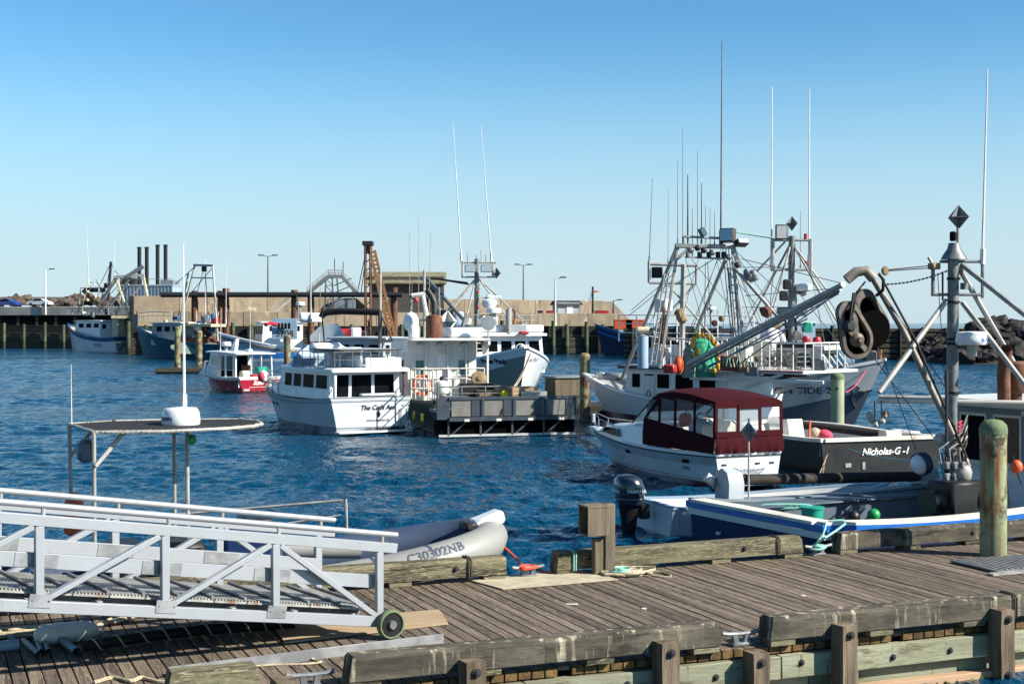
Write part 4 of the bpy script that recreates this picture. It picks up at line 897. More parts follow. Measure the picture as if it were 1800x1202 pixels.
# flybridge deck with overhang
MB().loft([[V((x, y * w, z)) for y, z in ((-1, 2.55), (-1, 2.68), (-.9, 2.74), (.9, 2.74), (1, 2.68), (1, 2.55))] for x, w in ((-.05, 1.5), (.0, 1.6), (2, 1.66), (4.8, 1.62), (5.6, 1.35), (5.75, 1.2))]).build('flybridge_deck', 'white_clean', r_)
for y in (-1.42, 1.42):
    for x in (.12,): MB().bar((x, y, 1.4), (x, y, 2.55), .1, .1, ch=.02).build('corner_post', 'wood_brown' if y < 0 else 'white_clean', r_)
# aft bulkhead: dark sliding doors
b.end_windows(v, False, [(.03, .27), (.29, .6), (.62, .93)], .04, .92, fm='white_clean', fw=.04)
MB().box((.3, -.5, 1.48), (.3, 1.6, .1), ch=.02).build('door_sill', 'white_clean', r_)
b.side_windows(v, 1, [(.75, 1.9), (2.0, 3.15), (3.25, 4.1), (4.2, 5.0)], 1.72, 2.42, fm='white_clean')
b.side_windows(v, -1, [(.75, 1.9), (2.0, 3.15), (3.25, 4.1), (4.2, 5.0)], 1.72, 2.42, fm='white_clean')
b.end_windows(v, True, [(.04, .34), (.36, .64), (.66, .96)], .3, .92, fm='white_clean')
# trunk cabin forward
MB().loft([[V((x, -w, z0)), V((x, -w * .86, z1)), V((x, w * .86, z1)), V((x, w, z0))] for x, w, z0, z1 in ((5.6, 1.4, 1.2, 1.86), (7.4, 1.1, 1.25, 1.84), (8.7, .55, 1.35, 1.7))]).build('trunk_cabin', 'white_clean', r_)
# flybridge cowl, seats, rails, solar roof
MB().add([V(p) for p in ((5.4, -1.15, 2.74), (5.4, 1.15, 2.74), (4.1, 1.5, 2.74), (4.1, -1.5, 2.74), (4.75, -.7, 3.75), (4.75, .7, 3.75), (4.0, 1.45, 3.2), (4.0, -1.45, 3.2), (4.3, .7, 3.75), (4.3, -.7, 3.75))], [(0, 1, 5, 4), (1, 2, 6, 8, 5), (0, 4, 9, 7, 3), (4, 5, 8, 9), (2, 3, 7, 6), (6, 7, 9, 8)]).build('flybridge_cowl', 'blue_pale', r_, smooth=0)
for x0, y0, sx, sy, z1 in ((2.2, .2, .6, 1.3, .75), (1.0, -.9, 1.6, .5, .5), (3.2, -.6, .7, .8, .9)): MB().box((x0, y0, 2.74 + z1 / 2), (sx, sy, z1), ch=.06).build('seat_box', 'white_clean', r_)
MB().box((.9, .3, 3.05), (1.3, .06, .55), ch=.02).build('wind_panel', 'white_clean', r_); MB().box((.12, -.55, 2.98), (.06, 1.5, .46), ch=.02).build('wind_panel', 'white_clean', r_)
b.railing([(3.9, 1.45, 2.74), (.1, 1.45, 2.74), (.1, -1.45, 2.74), (3.9, -1.45, 2.74)], .75, .018, 1, .8, 'galv')
for x, y in ((.2, 1.2), (.2, -1.2), (2.6, 1.2), (2.6, -1.2)): MB().tube((x, y, 2.74), (x, y, 3.55), .02).build('canopy_post', 'galv', r_)
MB().box((1.4, 0, 3.58), (2.7, 2.6, .05), ch=.01).build('canopy_frame', 'steel_dark', r_)
for i in range(3): MB().box((.62 + i * .82, 0, 3.612), (.74, 2.4, .012)).build('solar_panel', 'grey_light', r_)
MB().box((3.1, .5, 3.62), (.7, 1.2, .5), ch=.12).build('helm_pod', 'white_clean', r_)
b.ring_buoy((-.02, -1.62, 1.75), .3, (-1, 0, 0)) if 0 else None
b.railing([b.pt(t, b.zs(t), 1, -.08) for t in (.56, .66, .76, .86, .94, .99)] + [b.pt(t, b.zs(t), -1, -.08) for t in (.94, .86, .76, .66)], .62, .016, 1, 1.2, 'galv')
b.drum_fender((9.1, .75, 2.0), .2, .6); MB().box((9.6, .3, 1.75), (.5, .3, .25), ch=.04).build('anchor_windlass', 'galv', r_)
MB().ball((8.7, 1.0, 2.0), .18, 10, 7, (1, .8, 1.5)).build('red_buoy', 'pink_rope', r_)
b.name_stern("The Cat's Ass", .25, 'letter_black', -.25, 1.0, shear=.25, bold=.006); b.name_stern('GRAND MANAN NB', .105, 'letter_black', -.25, .52, bold=.002)
g = MB(); g.path([(-.024, -.3 + .02 * math.sin(i), .86 - .03 * i) for i in range(5)], .03, 6); g.ball((-.02, -.3, .74), .075, 8, 6, (.25, .9, 1.4)); g.path([(-.024, -.24, .9), (-.024, -.2, .97), (-.024, -.14, .93)], .012, 5); g.build('tail_emblem', 'letter_black', r_)
for y in (-1.55, -1.3): MB().lathe([(.03, 0), (.03, .02)], (-.02, y, 1.05), 10, Matrix.Rotation(R(90), 3, 'Y')).build('vent', 'steel_dark', r_)
for x in (6.6, 5.9): MB().box(b.pt(x / 10, .95, 1, .01), (.22, .02, .12), R(-6), .004).build('portlight', 'glass_dark', r_)
b.tube('swim_ladder', (-.06, -1.5, .15), (-.06, -1.5, .95), .02, 'galv'); b.tube('swim_ladder', (-.06, -1.2, .15), (-.06, -1.2, .95), .02, 'galv')
b.whip(b.P(547, 560, 58), b.P(546, 415, 58)); b.whip(b.P(560, 640, 57), b.P(562, 585, 57), .02)
for q in ((575, .05),): b.tube('boarding_pole', (.25, 1.62, 1.42), (.25, 1.25, 2.5), .018, 'white')
squash(r_, 1.45, .8, ('whip', 'hull', 'gunwale'))
t = MB(); Pq = b.P; t.path([Pq(565, 558, 55.5), Pq(567, 553, 55.5), Pq(575, 549, 55.5), Pq(600, 547, 55.2), Pq(668, 549, 54.8)], .13, 10)
t.build('covered_sail', 'fabric_black', r_); b.tube('canopy_post', b.P(690, 600, 54.2), b.P(668, 549, 54.8), .03, 'steel_dark'); b.tube('canopy_post', b.P(566, 556, 55.5), b.P(570, 600, 55.5), .03, 'steel_dark')
MB().box(b.P(668, 575, 54.7), (.12, .12, 1.25)).build('mast_post', 'steel_dark', r_)

# ================================================================== 2 green work barge with stern ramp
b = Boat('green_workboat', 'dark green workboat with white deckhouse and grey metal stern ramp', (-.42, 53.0), R(106), 12.5, 5.4, (1.25, 1.15, 1.9), .7, tw=.97, rake=1.2, ps=3.)
mat('hull_green', '16301f', .4, col2='1f3a28', scale=1.2, amt=.8, low='0e1210', zlow=.2, blot='4b4a3a', blot_amt=.15); r_ = b.root
b.hull('hull_green', bw=.5, deck='grey_deck', inner='grey_paint', cap='steel_dark', capw=.2, caph=.1)
for y, z in ((2.62, .55), (2.62, .2)): pass
b.band('boot_stripe', 'grey_light', .06, .1, .02)
MB().box((1.2, 2.72, .62), (.45, .04, .3), ch=.02).build('yellow_plate', 'yellow', r_); MB().box((2.6, 2.74, .62), (.4, .04, .3), ch=.02).build('yellow_plate', 'yellow', r_)
# ramp: four pale panels in a grey frame over an underframe
yw = 2.45; xr = -1.0
for i in range(4):
    y0 = -2.62 + i * 1.2; MB().box((xr - .05, y0 + .6, 1.08), (.05, 1.14, .62), ch=.01).build('ramp_panel', 'ramp_panel', r_)
    MB().bar((xr - .1, y0, .74), (xr - .1, y0, 1.42), .1, .06).build('ramp_rib', 'ramp_frame', r_); MB().box((xr - .09, y0 + .28, 1.08), (.02, .28, .6)).build('ramp_stiffener', 'ramp_frame', r_)
MB().bar((xr - .06, -2.7, 1.43), (xr - .06, 2.25, 1.43), .12, .1).build('ramp_top_beam', 'ramp_frame', r_); MB().bar((xr - .1, -2.75, .68), (xr - .1, 2.25, .68), .2, .14).build('ramp_bottom_beam', 'ramp_frame', r_)
MB().box((xr - .02, 2.45, 1.05), (.1, .5, .8), ch=.02).build('ramp_door', 'ramp_frame', r_)
for i in range(5):
    y0 = -2.55 + i * 1.2
    MB().bar((xr - .02, y0, .08), (xr - .02, y0, .62), .07).build('underframe', 'ramp_frame', r_)
    if i < 4: MB().bar((xr, y0 + 1.1, .1), (xr, y0 + .5, .6), .06).build('underframe', 'ramp_frame', r_); MB().box((xr - .18, y0 + .55, .64), (.05, .2, .1), ch=.01).build('hinge_plate', 'white_worn', r_)
MB().bar((xr, -2.6, .08), (xr, 2.6, .08), .1, .08).build('underframe', 'white_lobster', r_)
MB().box((xr + .5, 0, .35), (.9, 5.1, .5)).build('ramp_shade', 'void', r_)  # black box painting the deep shade under the ramp
MB().box((-.25, 0, .95), (1.5, 5.2, .12)).build('stern_deck', 'grey_deck', r_)
# deckhouse
v = b.house('deckhouse', 'white', [(4.2, .9), (7.8, .9), (7.6, 3.45), (4.2, 3.45)], 1.4, 1.4); HO = 1.25
for o in r_.children:
    if o.name.startswith('deckhouse'): o.location.y = HO
v = [p + V((0, HO, 0)) for p in v]
MB().box((5.5, HO - .12, 3.5), (4.6, 3.2, .1), ch=.03).build('roof', 'white', r_)
MB().prism([(3.3, -.95 + HO - .8, 3.44), (3.3, -.95 + HO - .8, 3.3), (4.2, -.95 + HO - .8, 2.9), (4.2, -.95 + HO - .8, 3.44)], (0, .1, 0)).build('roof_bracket', 'white', r_)
b.end_windows(v, False, [(.1, .24), (.72, .9)], .45, .72, m='glass_teal', fm='white_worn'); b.end_windows(v, False, [(.42, .58)], .02, .82, m='white_clean', fm='white_worn', name='door')
b.side_windows(v, 1, [(4.9, 5.7), (6.2, 7.0)], 2.1, 2.7, fm='white_worn')
for y in (2.2, 1.4, .4, -.4): b.flood((4.05, y, 3.33), .2, .14, .1, 0, -.4, 'steel_dark')
for y in (1.95, 1.05, .3, -.6): MB().bar((4.12, y, .95), (4.12, y, 3.3), .06, .12).build('wall_rib', 'white', r_)
b.railing([(0.2, 2.55, 1.25), (3.8, 2.6, 1.2), (3.9, -.4, 1.2)], 1.15, .03, 2, .75, 'white_worn')
b.ring_buoy((3.98, 2.1, 1.7), .36, (-1, .3, 0)); b.drum_fender((1.6, 1.85, 1.65), .3, .7); MB().lathe([(.04, .3), (.12, .36), (.1, .46), (.03, .5)], (1.6, 1.85, 1.65), 10).build('fender_cap', 'navy', r_)
MB().lathe([(.28, -.1), (.3, -.08), (.3, .08), (.22, .1), (.1, .12), (.1, .16)], (3.8, -.15, 1.95), 18, Matrix.Rotation(R(-80), 3, 'Y')).build('hauler_wheel', 'tan', r_)
MB().lathe([(.32, 3.5), (.34, 3.54), (.34, 4.35), (.3, 4.45), (.14, 4.5)], (5.2, 1.35, 0), 18).build('exhaust_muffler', 'rust', r_)
MB().path([(5.2, 1.35, 4.4), (5.2, 1.35, 5.0), (5.28, 1.42, 5.2), (5.4, 1.6, 5.5)], .13, 12).build('exhaust_pipe', 'steel_dark', r_)
MB().box((6.0, 0, 3.75), (1.6, 1.4, .45), ch=.08).build('roof_locker', 'white_clean', r_); MB().box((5.2, 2.2, 3.8), (.5, .4, .6), ch=.1).build('roof_vent', 'white_clean', r_); MB().ball((6.2, 2.1, 4.2), .33, 12, 8, (1, 1, 1.25)).build('radar_ball', 'white_clean', r_)
MB().lathe([(.3, -.03), (.3, .03)], (4.6, -.75, 4.15), 16, Matrix.Rotation(R(90), 3, 'Y')).build('mirror_disc', 'grey_paint', r_); b.tube('mirror_post', (4.6, -.75, 3.5), (4.6, -.75, 3.9), .03)
# stern gear
MB().box((.6, 1.6, 1.15), (1.2, .9, .55), ch=.05).build('deck_bin', 'grey_paint', r_)
b.railing([(0, 2.4, 1.3), (0, .6, 1.3), (0, -.4, 1.3)], .5, .03, 1, .9, 'galv')
MB().path([(-.9, .2, 1.5), (-.9, .2, 1.2), (-1.12, .22, 1.0), (-1.13, .28, .8)], .025).build('hanging_hose', 'rubber', r_)
# gallows frame and poles behind the house
for y in (1.1, 3.0): b.tube('mast_pole', (8.2, y, 3), (8.2, y, 6.4), .06, 'galv_light')
for px, y0 in ((720, 405), (736, 385), (753, 408)): b.whip(b.P(px, 600, 61), b.P(px + (4 if px > 740 else 0), y0, 61), .018, 'galv_light')
b.tube('gallows_arm', b.P(724, 520, 60), b.P(745, 517, 60), .1, 'white'); b.tube('gallows_arm', b.P(743, 518, 60), b.P(755, 580, 60), .09, 'white')
b.tube('gallows_bar', b.P(722, 562, 60), b.P(760, 563, 60), .05, 'galv'); b.tube('gallows_bar', b.P(720, 520, 60), b.P(776, 521, 60), .03, 'galv'); b.tube('gallows_post', b.P(722, 520, 60), b.P(722, 600, 60), .06, 'galv'); b.tube('gallows_post', b.P(771, 505, 60), b.P(774, 600, 60), .05, 'galv')
for px, py in ((731, 527), (730, 571)): MB().ball(b.P(px, py, 59.8), .09, 10, 8, (1, 1, 1.4)).build('red_lamp', 'red', r_)
# crates on the stern, things of their own
def crate(name, m, label, px, py, Y, sx, sy, sz, rz=0., lid=False, cat='crate'):
    c = W(px, py, Y); t = thing(name, label, cat, c, rz, group='gear on the workboat stern' if Y > 50 else None)
    for k in range(3): 
        for s_ in (-1, 1): MB().box((0, s_ * sy / 2, sz * (k + .5) / 3), (sx, .03, sz / 3 - .02), ch=.004).build('slat', m, t); MB().box((s_ * sx / 2, 0, sz * (k + .5) / 3), (.03, sy, sz / 3 - .02), ch=.004).build('slat', m, t)
    for a in (-1, 1):
        for c_ in (-1, 1): MB().box((a * (sx / 2 - .03), c_ * (sy / 2 - .03), sz / 2), (.06, .06, sz)).build('corner_post', m, t)
    MB().box((0, 0, .02), (sx, sy, .03)).build('base', m, t)
    if lid: MB().box((0, 0, sz), (sx + .04, sy + .04, .03), ch=.005).build('lid', m, t)
crate('wooden_crate', 'plywood', 'pale wooden crate tipped on the stern ramp deck below the grey bow', 915, 700, 53.2, 1.1, .7, .42, R(30), True)
crate('lobster_trap', 'tan', 'low brown slatted trap beside the pale crate on the workboat', 868, 700, 53.4, 1.3, .6, .3, R(15), True, 'trap')
crate('black_crate', 'rubber', 'black plastic crate behind the ramp left of the slatted trap', 838, 697, 53.8, 1.2, .8, .5, R(12))
MB().ball((0, 0, .15), .16, 12, 8, (1.2, .9, .9)).build('lime_float', 'yellow', None, label='lime green float in front of the pale wooden crate', cat='float', loc=W(888, 700, 52.9))
g = MB(); g.loft([[V((x, -.28 * w, .3)), V((x, -.2 * w, .02)), V((x, .2 * w, .02)), V((x, .28 * w, .3))] for x, w in ((-.5, .8), (0, 1), (.45, .7))], cap=True); g.build('fish_tub', 'white_worn', None, label='small pale tub at the right end of the ramp deck', cat='tub', loc=W(940, 702, 52.9))

# ================================================================== 3 grey bowed lobster boat
b = Boat('grey_bow_boat', 'white and grey fishing boat bow on with floodlight mast behind the workboat', (-2.75, 88.5), R(-76), 14.5, 5.9, (1.6, 1.5, 2.85), .9, tw=.9, rake=1.6, ps=2.9, pw=1.6, fl=1.1)
mat('hull_pp', '83837e', .4, col2='757570', scale=.5, low='3a2524', zlow=.05, coat=.3); r_ = b.root
b.hull('hull_pp', bw=.6, deck='grey_deck', cap='white_clean', capw=.3, caph=.12)
b.band('sheer_band', 'white_clean', lambda t: b.zs(t) - .12 - .28, lambda t: b.zs(t), .015)
b.band('name_board', 'white_clean', lambda t: b.zs(t) - .72, lambda t: b.zs(t) - .38, .02, t0=.77, t1=.93, sides=(-1,)); b.band('sunlit_bow_side', 'white_clean', 0.1, lambda t: b.zs(t) - .3, .012, t0=.8, t1=1., sides=(1,))  # port bow covered in white to paint its sunlit side
b.name_side('Peter Paul', .36, 'letter_black', 12.35, 2.1, -1, bold=.012, off=.06)
b.name_side('Peter Paul', .3, 'letter_dark', 13.4, 2.2, 1, off=.06)
v = b.house('wheelhouse', 'white_clean', [(6.6, 1.4), (10.3, 1.4), (10.0, 3.45), (6.6, 3.45)], 2.15, 2.05, 'white_clean', .14, (.2, .45, .18))
b.end_windows(v, True, [(.03 + i * .192, .03 + i * .192 + .168) for i in range(5)], .55, .88, fm='white_clean', fw=.05)
b.side_windows(v, 1, [(7.2, 8.3), (8.6, 9.7)], 2.5, 3.2, fm='white_clean'); b.side_windows(v, -1, [(7.2, 8.3), (8.6, 9.7)], 2.5, 3.2, fm='white_clean')
MB().box((8.6, 0, 3.85), (3.0, 4.3, .4), ch=.06).build('roof_coaming', 'white', r_)
MB().path(arc((10.33, .75, 2.75), .26, 0, 360, 20, (0, 1, 0), (0, 0, 1)), .025).build('clear_view_screen', 'white_clean', r_); MB().ball((10.33, .75, 2.75), .07).build('screen_motor', 'steel_dark', r_)
Pb = b.P; Ym = 81
b.tube('mast', Pb(838, 600, Ym), Pb(838, 455, Ym), .17, 'galv', .13); 
for yy in (462, 487): b.tube('crosstree', Pb(811, yy, Ym), Pb(872, yy, Ym), .05)
b.tube('crosstree_end', Pb(813, 458, Ym), Pb(813, 487, Ym), .06); b.tube('crosstree_end', Pb(866, 460, Ym), Pb(866, 487, Ym), .05)
for px in (827, 855): b.flood(Pb(px, 472, Ym - .4), .66, .42, .2, R(90) - b.root.rotation_euler.z + R(0), 0, 'galv', 'lamp_glass').rotation_euler = (0, 0, 0)
for px, yt in ((822, 445), (838, 448), (846, 440), (854, 447)): b.tube('sensor_rod', Pb(px, 462, Ym), Pb(px, yt, Ym), .03)
b.reflector(Pb(873, 480, Ym), .32); b.reflector(Pb(787, 565, 78), .62, 'white_worn')
b.whip(Pb(811, 462, Ym), Pb(796, 215, Ym), .035); b.whip(Pb(864, 462, Ym), Pb(845, 220, Ym), .035)
for x1, y1 in ((770, 565), (783, 560), (812, 590), (893, 560), (945, 588)): b.tube('mast_stay', Pb(836 if x1 < 838 else 842, 490, Ym), Pb(x1, y1, Ym - 1), .05)
b.tube('boom', Pb(751, 490, Ym + 2), Pb(815, 562, Ym - 2), .11, 'galv'); b.wires([(Pb(752, 488, Ym + 2), Pb(822, 497, Ym)), (Pb(752, 488, Ym + 2), Pb(825, 500, Ym)), (Pb(751, 490, Ym + 2), Pb(745, 515, Ym + 2))], .04)
for px, py, m in ((840, 514, 'red'), (840, 518, 'green_light'), (840, 540, 'red')): MB().ball(Pb(px, py, Ym - .3), .1, 8, 6).build('mast_lamp', m, r_)
b.tube('boom_crutch', Pb(808, 612, 78), Pb(822, 560, 78.5), .28, 'galv_light'); b.flood(Pb(845, 566, 78), .7, .4, .3, .3, 0, 'galv')
b.bar_radar(Pb(861, 531, 79.5), 1.3, R(76)); MB().lathe([(.3, 0), (.42, .2), (.4, .4), (.2, .5), (.25, .6), (.1, .75)], Pb(860, 541, 79.5), 14).build('radar_gearbox', 'white_clean', r_); b.radar(Pb(868, 551, 79), .42, .3); b.tube('radar_post', Pb(862, 590, 79.3), Pb(862, 541, 79.3), .07)
MB().lathe([(.17, 0), (.17, 1.35)], Pb(894, 586, 78.5), 14).build('exhaust_stack', 'galv_light', r_); MB().box(Pb(909, 578, 79), (.9, .9, .5), ch=.04).build('roof_box', 'grey_light', r_); MB().box(Pb(907, 566, 79), (.32, .32, .3), ch=.04).build('vent_pot', 'rust_light', r_); MB().path([Pb(905, 560, 79), Pb(905, 548, 79), Pb(901, 543, 79)], .06).build('vent_pipe', 'rust', r_); MB().box(Pb(921, 585, 78.5), (.35, .5, .16), ch=.04).build('fuel_can', 'red', r_)
b.railing([(9.2, -1.9, 4.05), (9.2, 1.9, 4.05)], .55, .025, 1, .7)
for k in range(3): MB().box(Pb(848 + k * 10, 566 + 5 * (k % 2), 80), (.45, .4, .7), ch=.08).build('stowed_can', 'white_worn', r_)
b.wires([(Pb(934, 620, 73), Pb(892, 697, 53.2)), (Pb(932, 622, 73), Pb(888, 697, 53.2))], .028, 'rope', .25)
MB().box((5.2, 0, 1.65), (1.8, 2.2, 1.0), ch=.06).build('hatch_box', 'white_worn', r_)
MB().box((13.6, 0, 2.85), (.3, .24, .34), ch=.05).build('bitt', 'white', r_)
b.tube('ladder_rail', (10.36, -1.75, 1.9), (10.36, -1.75, 3.3), .025, 'white'); b.tube('ladder_rail', (10.36, -1.35, 1.9), (10.36, -1.35, 3.3), .025, 'white')
for k in range(4): b.tube('ladder_rung', (10.36, -1.75, 2.1 + k * .32), (10.36, -1.35, 2.1 + k * .32), .02, 'white')

# ================================================================== 4 red hardtop boat
b = Boat('red_hardtop_boat', 'small red hulled boat with white hardtop cabin beyond the trawler bow', (-14.9, 84.2), R(128), 7.4, 2.9, (.92, .9, 1.3), .5, tw=.95, rake=1.0)
mat('hull_scho', '8f1626', .25, col2='7d1524', scale=1, low='20181a', zlow=.16, coat=.5); r_ = b.root
b.hull('hull_scho', bw=.55, deck='white_worn', cap='white_clean', capw=.14, caph=.08, inner='white_clean')
v = b.house('cuddy', 'white_clean', [(4.1, .9), (6.2, 1.0), (5.7, 1.45), (4.1, 1.5)], 1.0, .8); v = b.house('wheelhouse', 'white_clean', [(3.3, .7), (4.7, .7), (4.25, 2.35), (3.3, 2.35)], 1.2, 1.12)
b.side_windows(v, 1, [(3.4, 4.15)], 1.55, 2.25, m='glass_teal', fm='white_clean'); b.side_windows(v, -1, [(3.4, 4.15)], 1.55, 2.25, m='glass_teal', fm='white_clean'); b.end_windows(v, True, [(.04, .48), (.52, .96)], .52, .95, m='glass_sky', fm='white_clean'); b.end_windows(v, False, [(.1, .45), (.55, .9)], .1, .92, m='glass_dark', fm='white_clean')
MB().loft([[V((x, y * w, z + dz)) for y, dz in ((-1, 0), (-.97, .07), (-.5, .1), (.5, .1), (.97, .07), (1, 0))] for x, w, z in ((.5, 1.3, 2.3), (.6, 1.36, 2.3), (2.6, 1.38, 2.36), (4.7, 1.25, 2.38), (5.0, 1.05, 2.34))]).build('hardtop', 'white_clean', r_)
for y in (-1.2, 1.2):
    for x in (.8, 2.1): MB().bar((x, y, .95), (x + .06, y * .98, 2.32), .07, .1).build('roof_post', 'white_clean', r_)
    for x0, x1 in ((.9, 2.05), (2.2, 3.25)): b.win([V((x0, y, 1.35)), V((x1, y, 1.35)), V((x1, y * .99, 2.25)), V((x0, y * .99, 2.25))] if y < 0 else [V((x1, y, 1.35)), V((x0, y, 1.35)), V((x0, y * .99, 2.25)), V((x1, y * .99, 2.25))], m='glass_clear', fm='white_clean', fw=.03)
MB().box((1.6, .2, 1.05), (.5, .5, .5), ch=.06).build('seat', 'white_worn', r_); MB().box((1.2, -.7, 1.3), (.5, .7, .45), ch=.06).build('teal_cooler', 'teal_plastic', r_); MB().box((.8, .0, .95), (.35, .4, .3), ch=.05).build('red_jug', 'red', r_); MB().box((2.8, -.5, 1.2), (.4, .5, .8), ch=.05).build('helm', 'wood_brown', r_)
b.name_stern('Scho', .34, 'letter_white', .15, .62, shear=.35, bold=.01); g = MB(); g.path([(-.024, .75 - .2 * i, .36 + .02 * math.sin(i * .6)) for i in range(9)], .012, 5); g.build('underline', 'letter_white', r_)
b.band('sheer_line', 'letter_white', lambda t: b.zs(t) - .1, lambda t: b.zs(t) - .05, .02, transom=True); MB().box((-.01, .9, .22), (.02, .35, .08)).build('stern_plate', 'letter_white', r_)
b.railing([b.pt(t, b.zs(t), 1, -.08) for t in (.62, .75, .88, .97)] + [b.pt(t, b.zs(t), -1, -.08) for t in (.97, .88, .75)], .5, .018, 0, 1.)
b.radar((4.0, .2, 2.75), .3, .26); b.tube('radar_post', (4.0, .2, 2.4), (4.0, .2, 2.75), .05, 'white_clean'); MB().prism([(3.1, -.1, 2.42), (3.7, -.1, 2.42), (3.05, -.1, 3.2), (2.9, -.1, 3.2)], (0, .2, 0)).build('radar_fin', 'white_clean', r_); MB().box((2.2, -.4, 2.5), (.5, .3, .16), ch=.05).build('roof_horn', 'white_clean', r_)
b.whip((3.0, -.9, 2.4), (3.0, -.9, 5.6), .02); b.whip((3.4, .9, 2.4), (3.3, .9, 5.0), .02)
# ================================================================== 8 white cruiser with burgundy canvas
b = Boat('canvas_cruiser', 'white motor cruiser under a burgundy camper canvas with clear windows', (5.95, 35.75), R(116.5), 7.9, 2.4, (.86, .82, .98), .4, tw=.94, rake=1.2, ps=2.3, pw=1.5, fl=.9)
mat('hull_doral', 'bfc3c4', .28, col2='aeb3b5', scale=.6, streak='938d80', streak_amt=.2, sscale=4, low='4a161b', zlow=.15, coat=.5); r_ = b.root
b.hull('hull_doral', flush=True, deck='white_clean', cap='white_clean', capw=.12, caph=.07)
b.band('grey_stripe', 'grey_light', lambda t: b.zs(t) - .26, lambda t: b.zs(t) - .07, .006); b.band('pinstripe', 'red_hull', .2, .215, .006, transom=True); b.band('rub_rail', 'black', lambda t: b.zs(t) - .055, lambda t: b.zs(t) - .025, .025, transom=True)
# raised deck and trunk
MB().loft([[V((x, -w, z0)), V((x, -w * .93, z1 - .08)), V((x, -w * .78, z1)), V((x, w * .78, z1)), V((x, w * .93, z1 - .08)), V((x, w, z0))] for x, w, z0, z1 in ((3.2, 1.14, .84, 1.42), (4.2, 1.12, .86, 1.42), (5.2, .98, .9, 1.34), (6.2, .68, .96, 1.2), (7.0, .3, 1.02, 1.08))]).build('trunk_cabin', 'white_clean', r_)
for sd_ in (1, -1):
    c4 = [V((6.2, sd_ * .72, 1.04)), V((4.75, sd_ * 1.09, 1.0)), V((4.9, sd_ * 1.04, 1.22)), V((5.9, sd_ * .82, 1.2))]
    b.win(c4 if sd_ > 0 else [c4[1], c4[0], c4[3], c4[2]], m='glass_dark', fm='galv', fw=.03, d=.03)
for t in (.63, .2): MB().box(b.pt(t, .62, 1, .012), (.3, .02, .09), 0, .006).build('portlight', 'glass_dark', r_)
b.name_side('DORAL', .11, 'letter_dark', 1.35, .44, 1, bold=.003)
# windscreen
MB().loft([[V((3.35, 1.12, 1.4)), V((3.0, 1.06, 2.0))], [V((4.35, .86, 1.42)), V((3.5, .82, 2.02))], [V((4.6, 0, 1.42)), V((3.65, 0, 2.04))], [V((4.35, -.86, 1.42)), V((3.5, -.82, 2.02))], [V((3.35, -1.12, 1.4)), V((3.0, -1.06, 2.0))]], ring_closed=False, cap=False).build('windscreen', 'glass_clear', r_)
for p in ([(3.35, 1.12, 1.4), (3.0, 1.06, 2.0)], [(4.35, .86, 1.42), (3.5, .82, 2.02)], [(4.35, -.86, 1.42), (3.5, -.82, 2.02)], [(3.0, 1.06, 2.0), (3.5, .82, 2.02), (3.65, 0, 2.04), (3.5, -.82, 2.02), (3.0, -1.06, 2.0)]): MB().path(p, .025).build('windscreen_frame', 'black', r_)
# canvas
zt = 2.33
def can(x, y, f):   # canvas surface: f 0 at deck, 1 at the roof edge
    return V((x, y, f))
roof = MB(); ny = 8
roof.loft([[V((x, lerp(-w, w, j / ny), z + .1 * (1 - (2 * j / ny - 1) ** 2) + .012 * math.sin(j * 2.1 + x * 5))) for j in range(ny + 1)] + [V((x, w, z - .16)), V((x, w - .03, z - .16)), V((x, -w + .03, z - .16)), V((x, -w, z - .16))] for x, w, z in ((-.02, 1.12, zt - .14), (.3, 1.14, zt - .09), (1.0, 1.15, zt), (1.9, 1.14, zt + .03), (2.7, 1.1, zt - .03), (3.3, 1.0, zt - .28), (3.5, .93, zt - .42))]); roof.build('canvas_roof', 'burgundy', r_)
def panel(name, m, pts, sd_): MB().quad(*[V((x, sd_ * y, z)) for x, y, z in pts]).build(name, m, r_, smooth=0)
def skirt(sd_):
    n_ = 22; rows = []
    for i in range(n_ + 1):
        x = lerp(.0, 3.35, i / n_); top = lerp(1.3, 1.62, (x / 3.35)) ; wob = .03 * math.sin(i * 2.3) + .02 * math.sin(i * 5.1)
        rows.append([V((x, sd_ * 1.2, .9)), V((x, sd_ * (1.2 + wob), (top + .9) / 2)), V((x, sd_ * 1.15, top))])
    MB().loft(rows, ring_closed=False, cap=False).build('canvas_skirt', 'burgundy', r_)
for sd_ in (1, -1):
    skirt(sd_)
    for x0, x1, m in ((.08, .85, 'vinyl'), (.95, 1.75, 'vinyl'), (1.85, 2.5, 'vinyl')):
        g = lambda x: lerp(1.3, 1.62, x / 3.35)
        panel('canvas_window', m, [(x0, 1.155, g(x0)), (x1, 1.155, g(x1)), (x1, 1.14, zt - .14), (x0, 1.14, zt - .2)], sd_)
    panel('canvas_window', 'vinyl', [(2.6, 1.15, 1.58), (3.25, 1.12, 1.64), (3.3, 1.02, 2.1), (2.75, 1.1, zt - .22)], sd_)
    for x in (.02, .9, 1.8, 2.55): MB().bar((x, sd_ * 1.165, lerp(1.28, 1.62, x / 3.35)), (x, sd_ * 1.15, zt - .16), .03, .09, up=(1, 0, 0)).build('canvas_seam', 'burgundy', r_)
    MB().bar((2.62, sd_ * 1.15, zt - .2), (3.35, sd_ * 1.1, 1.62), .03, .06).build('canvas_seam', 'burgundy', r_)
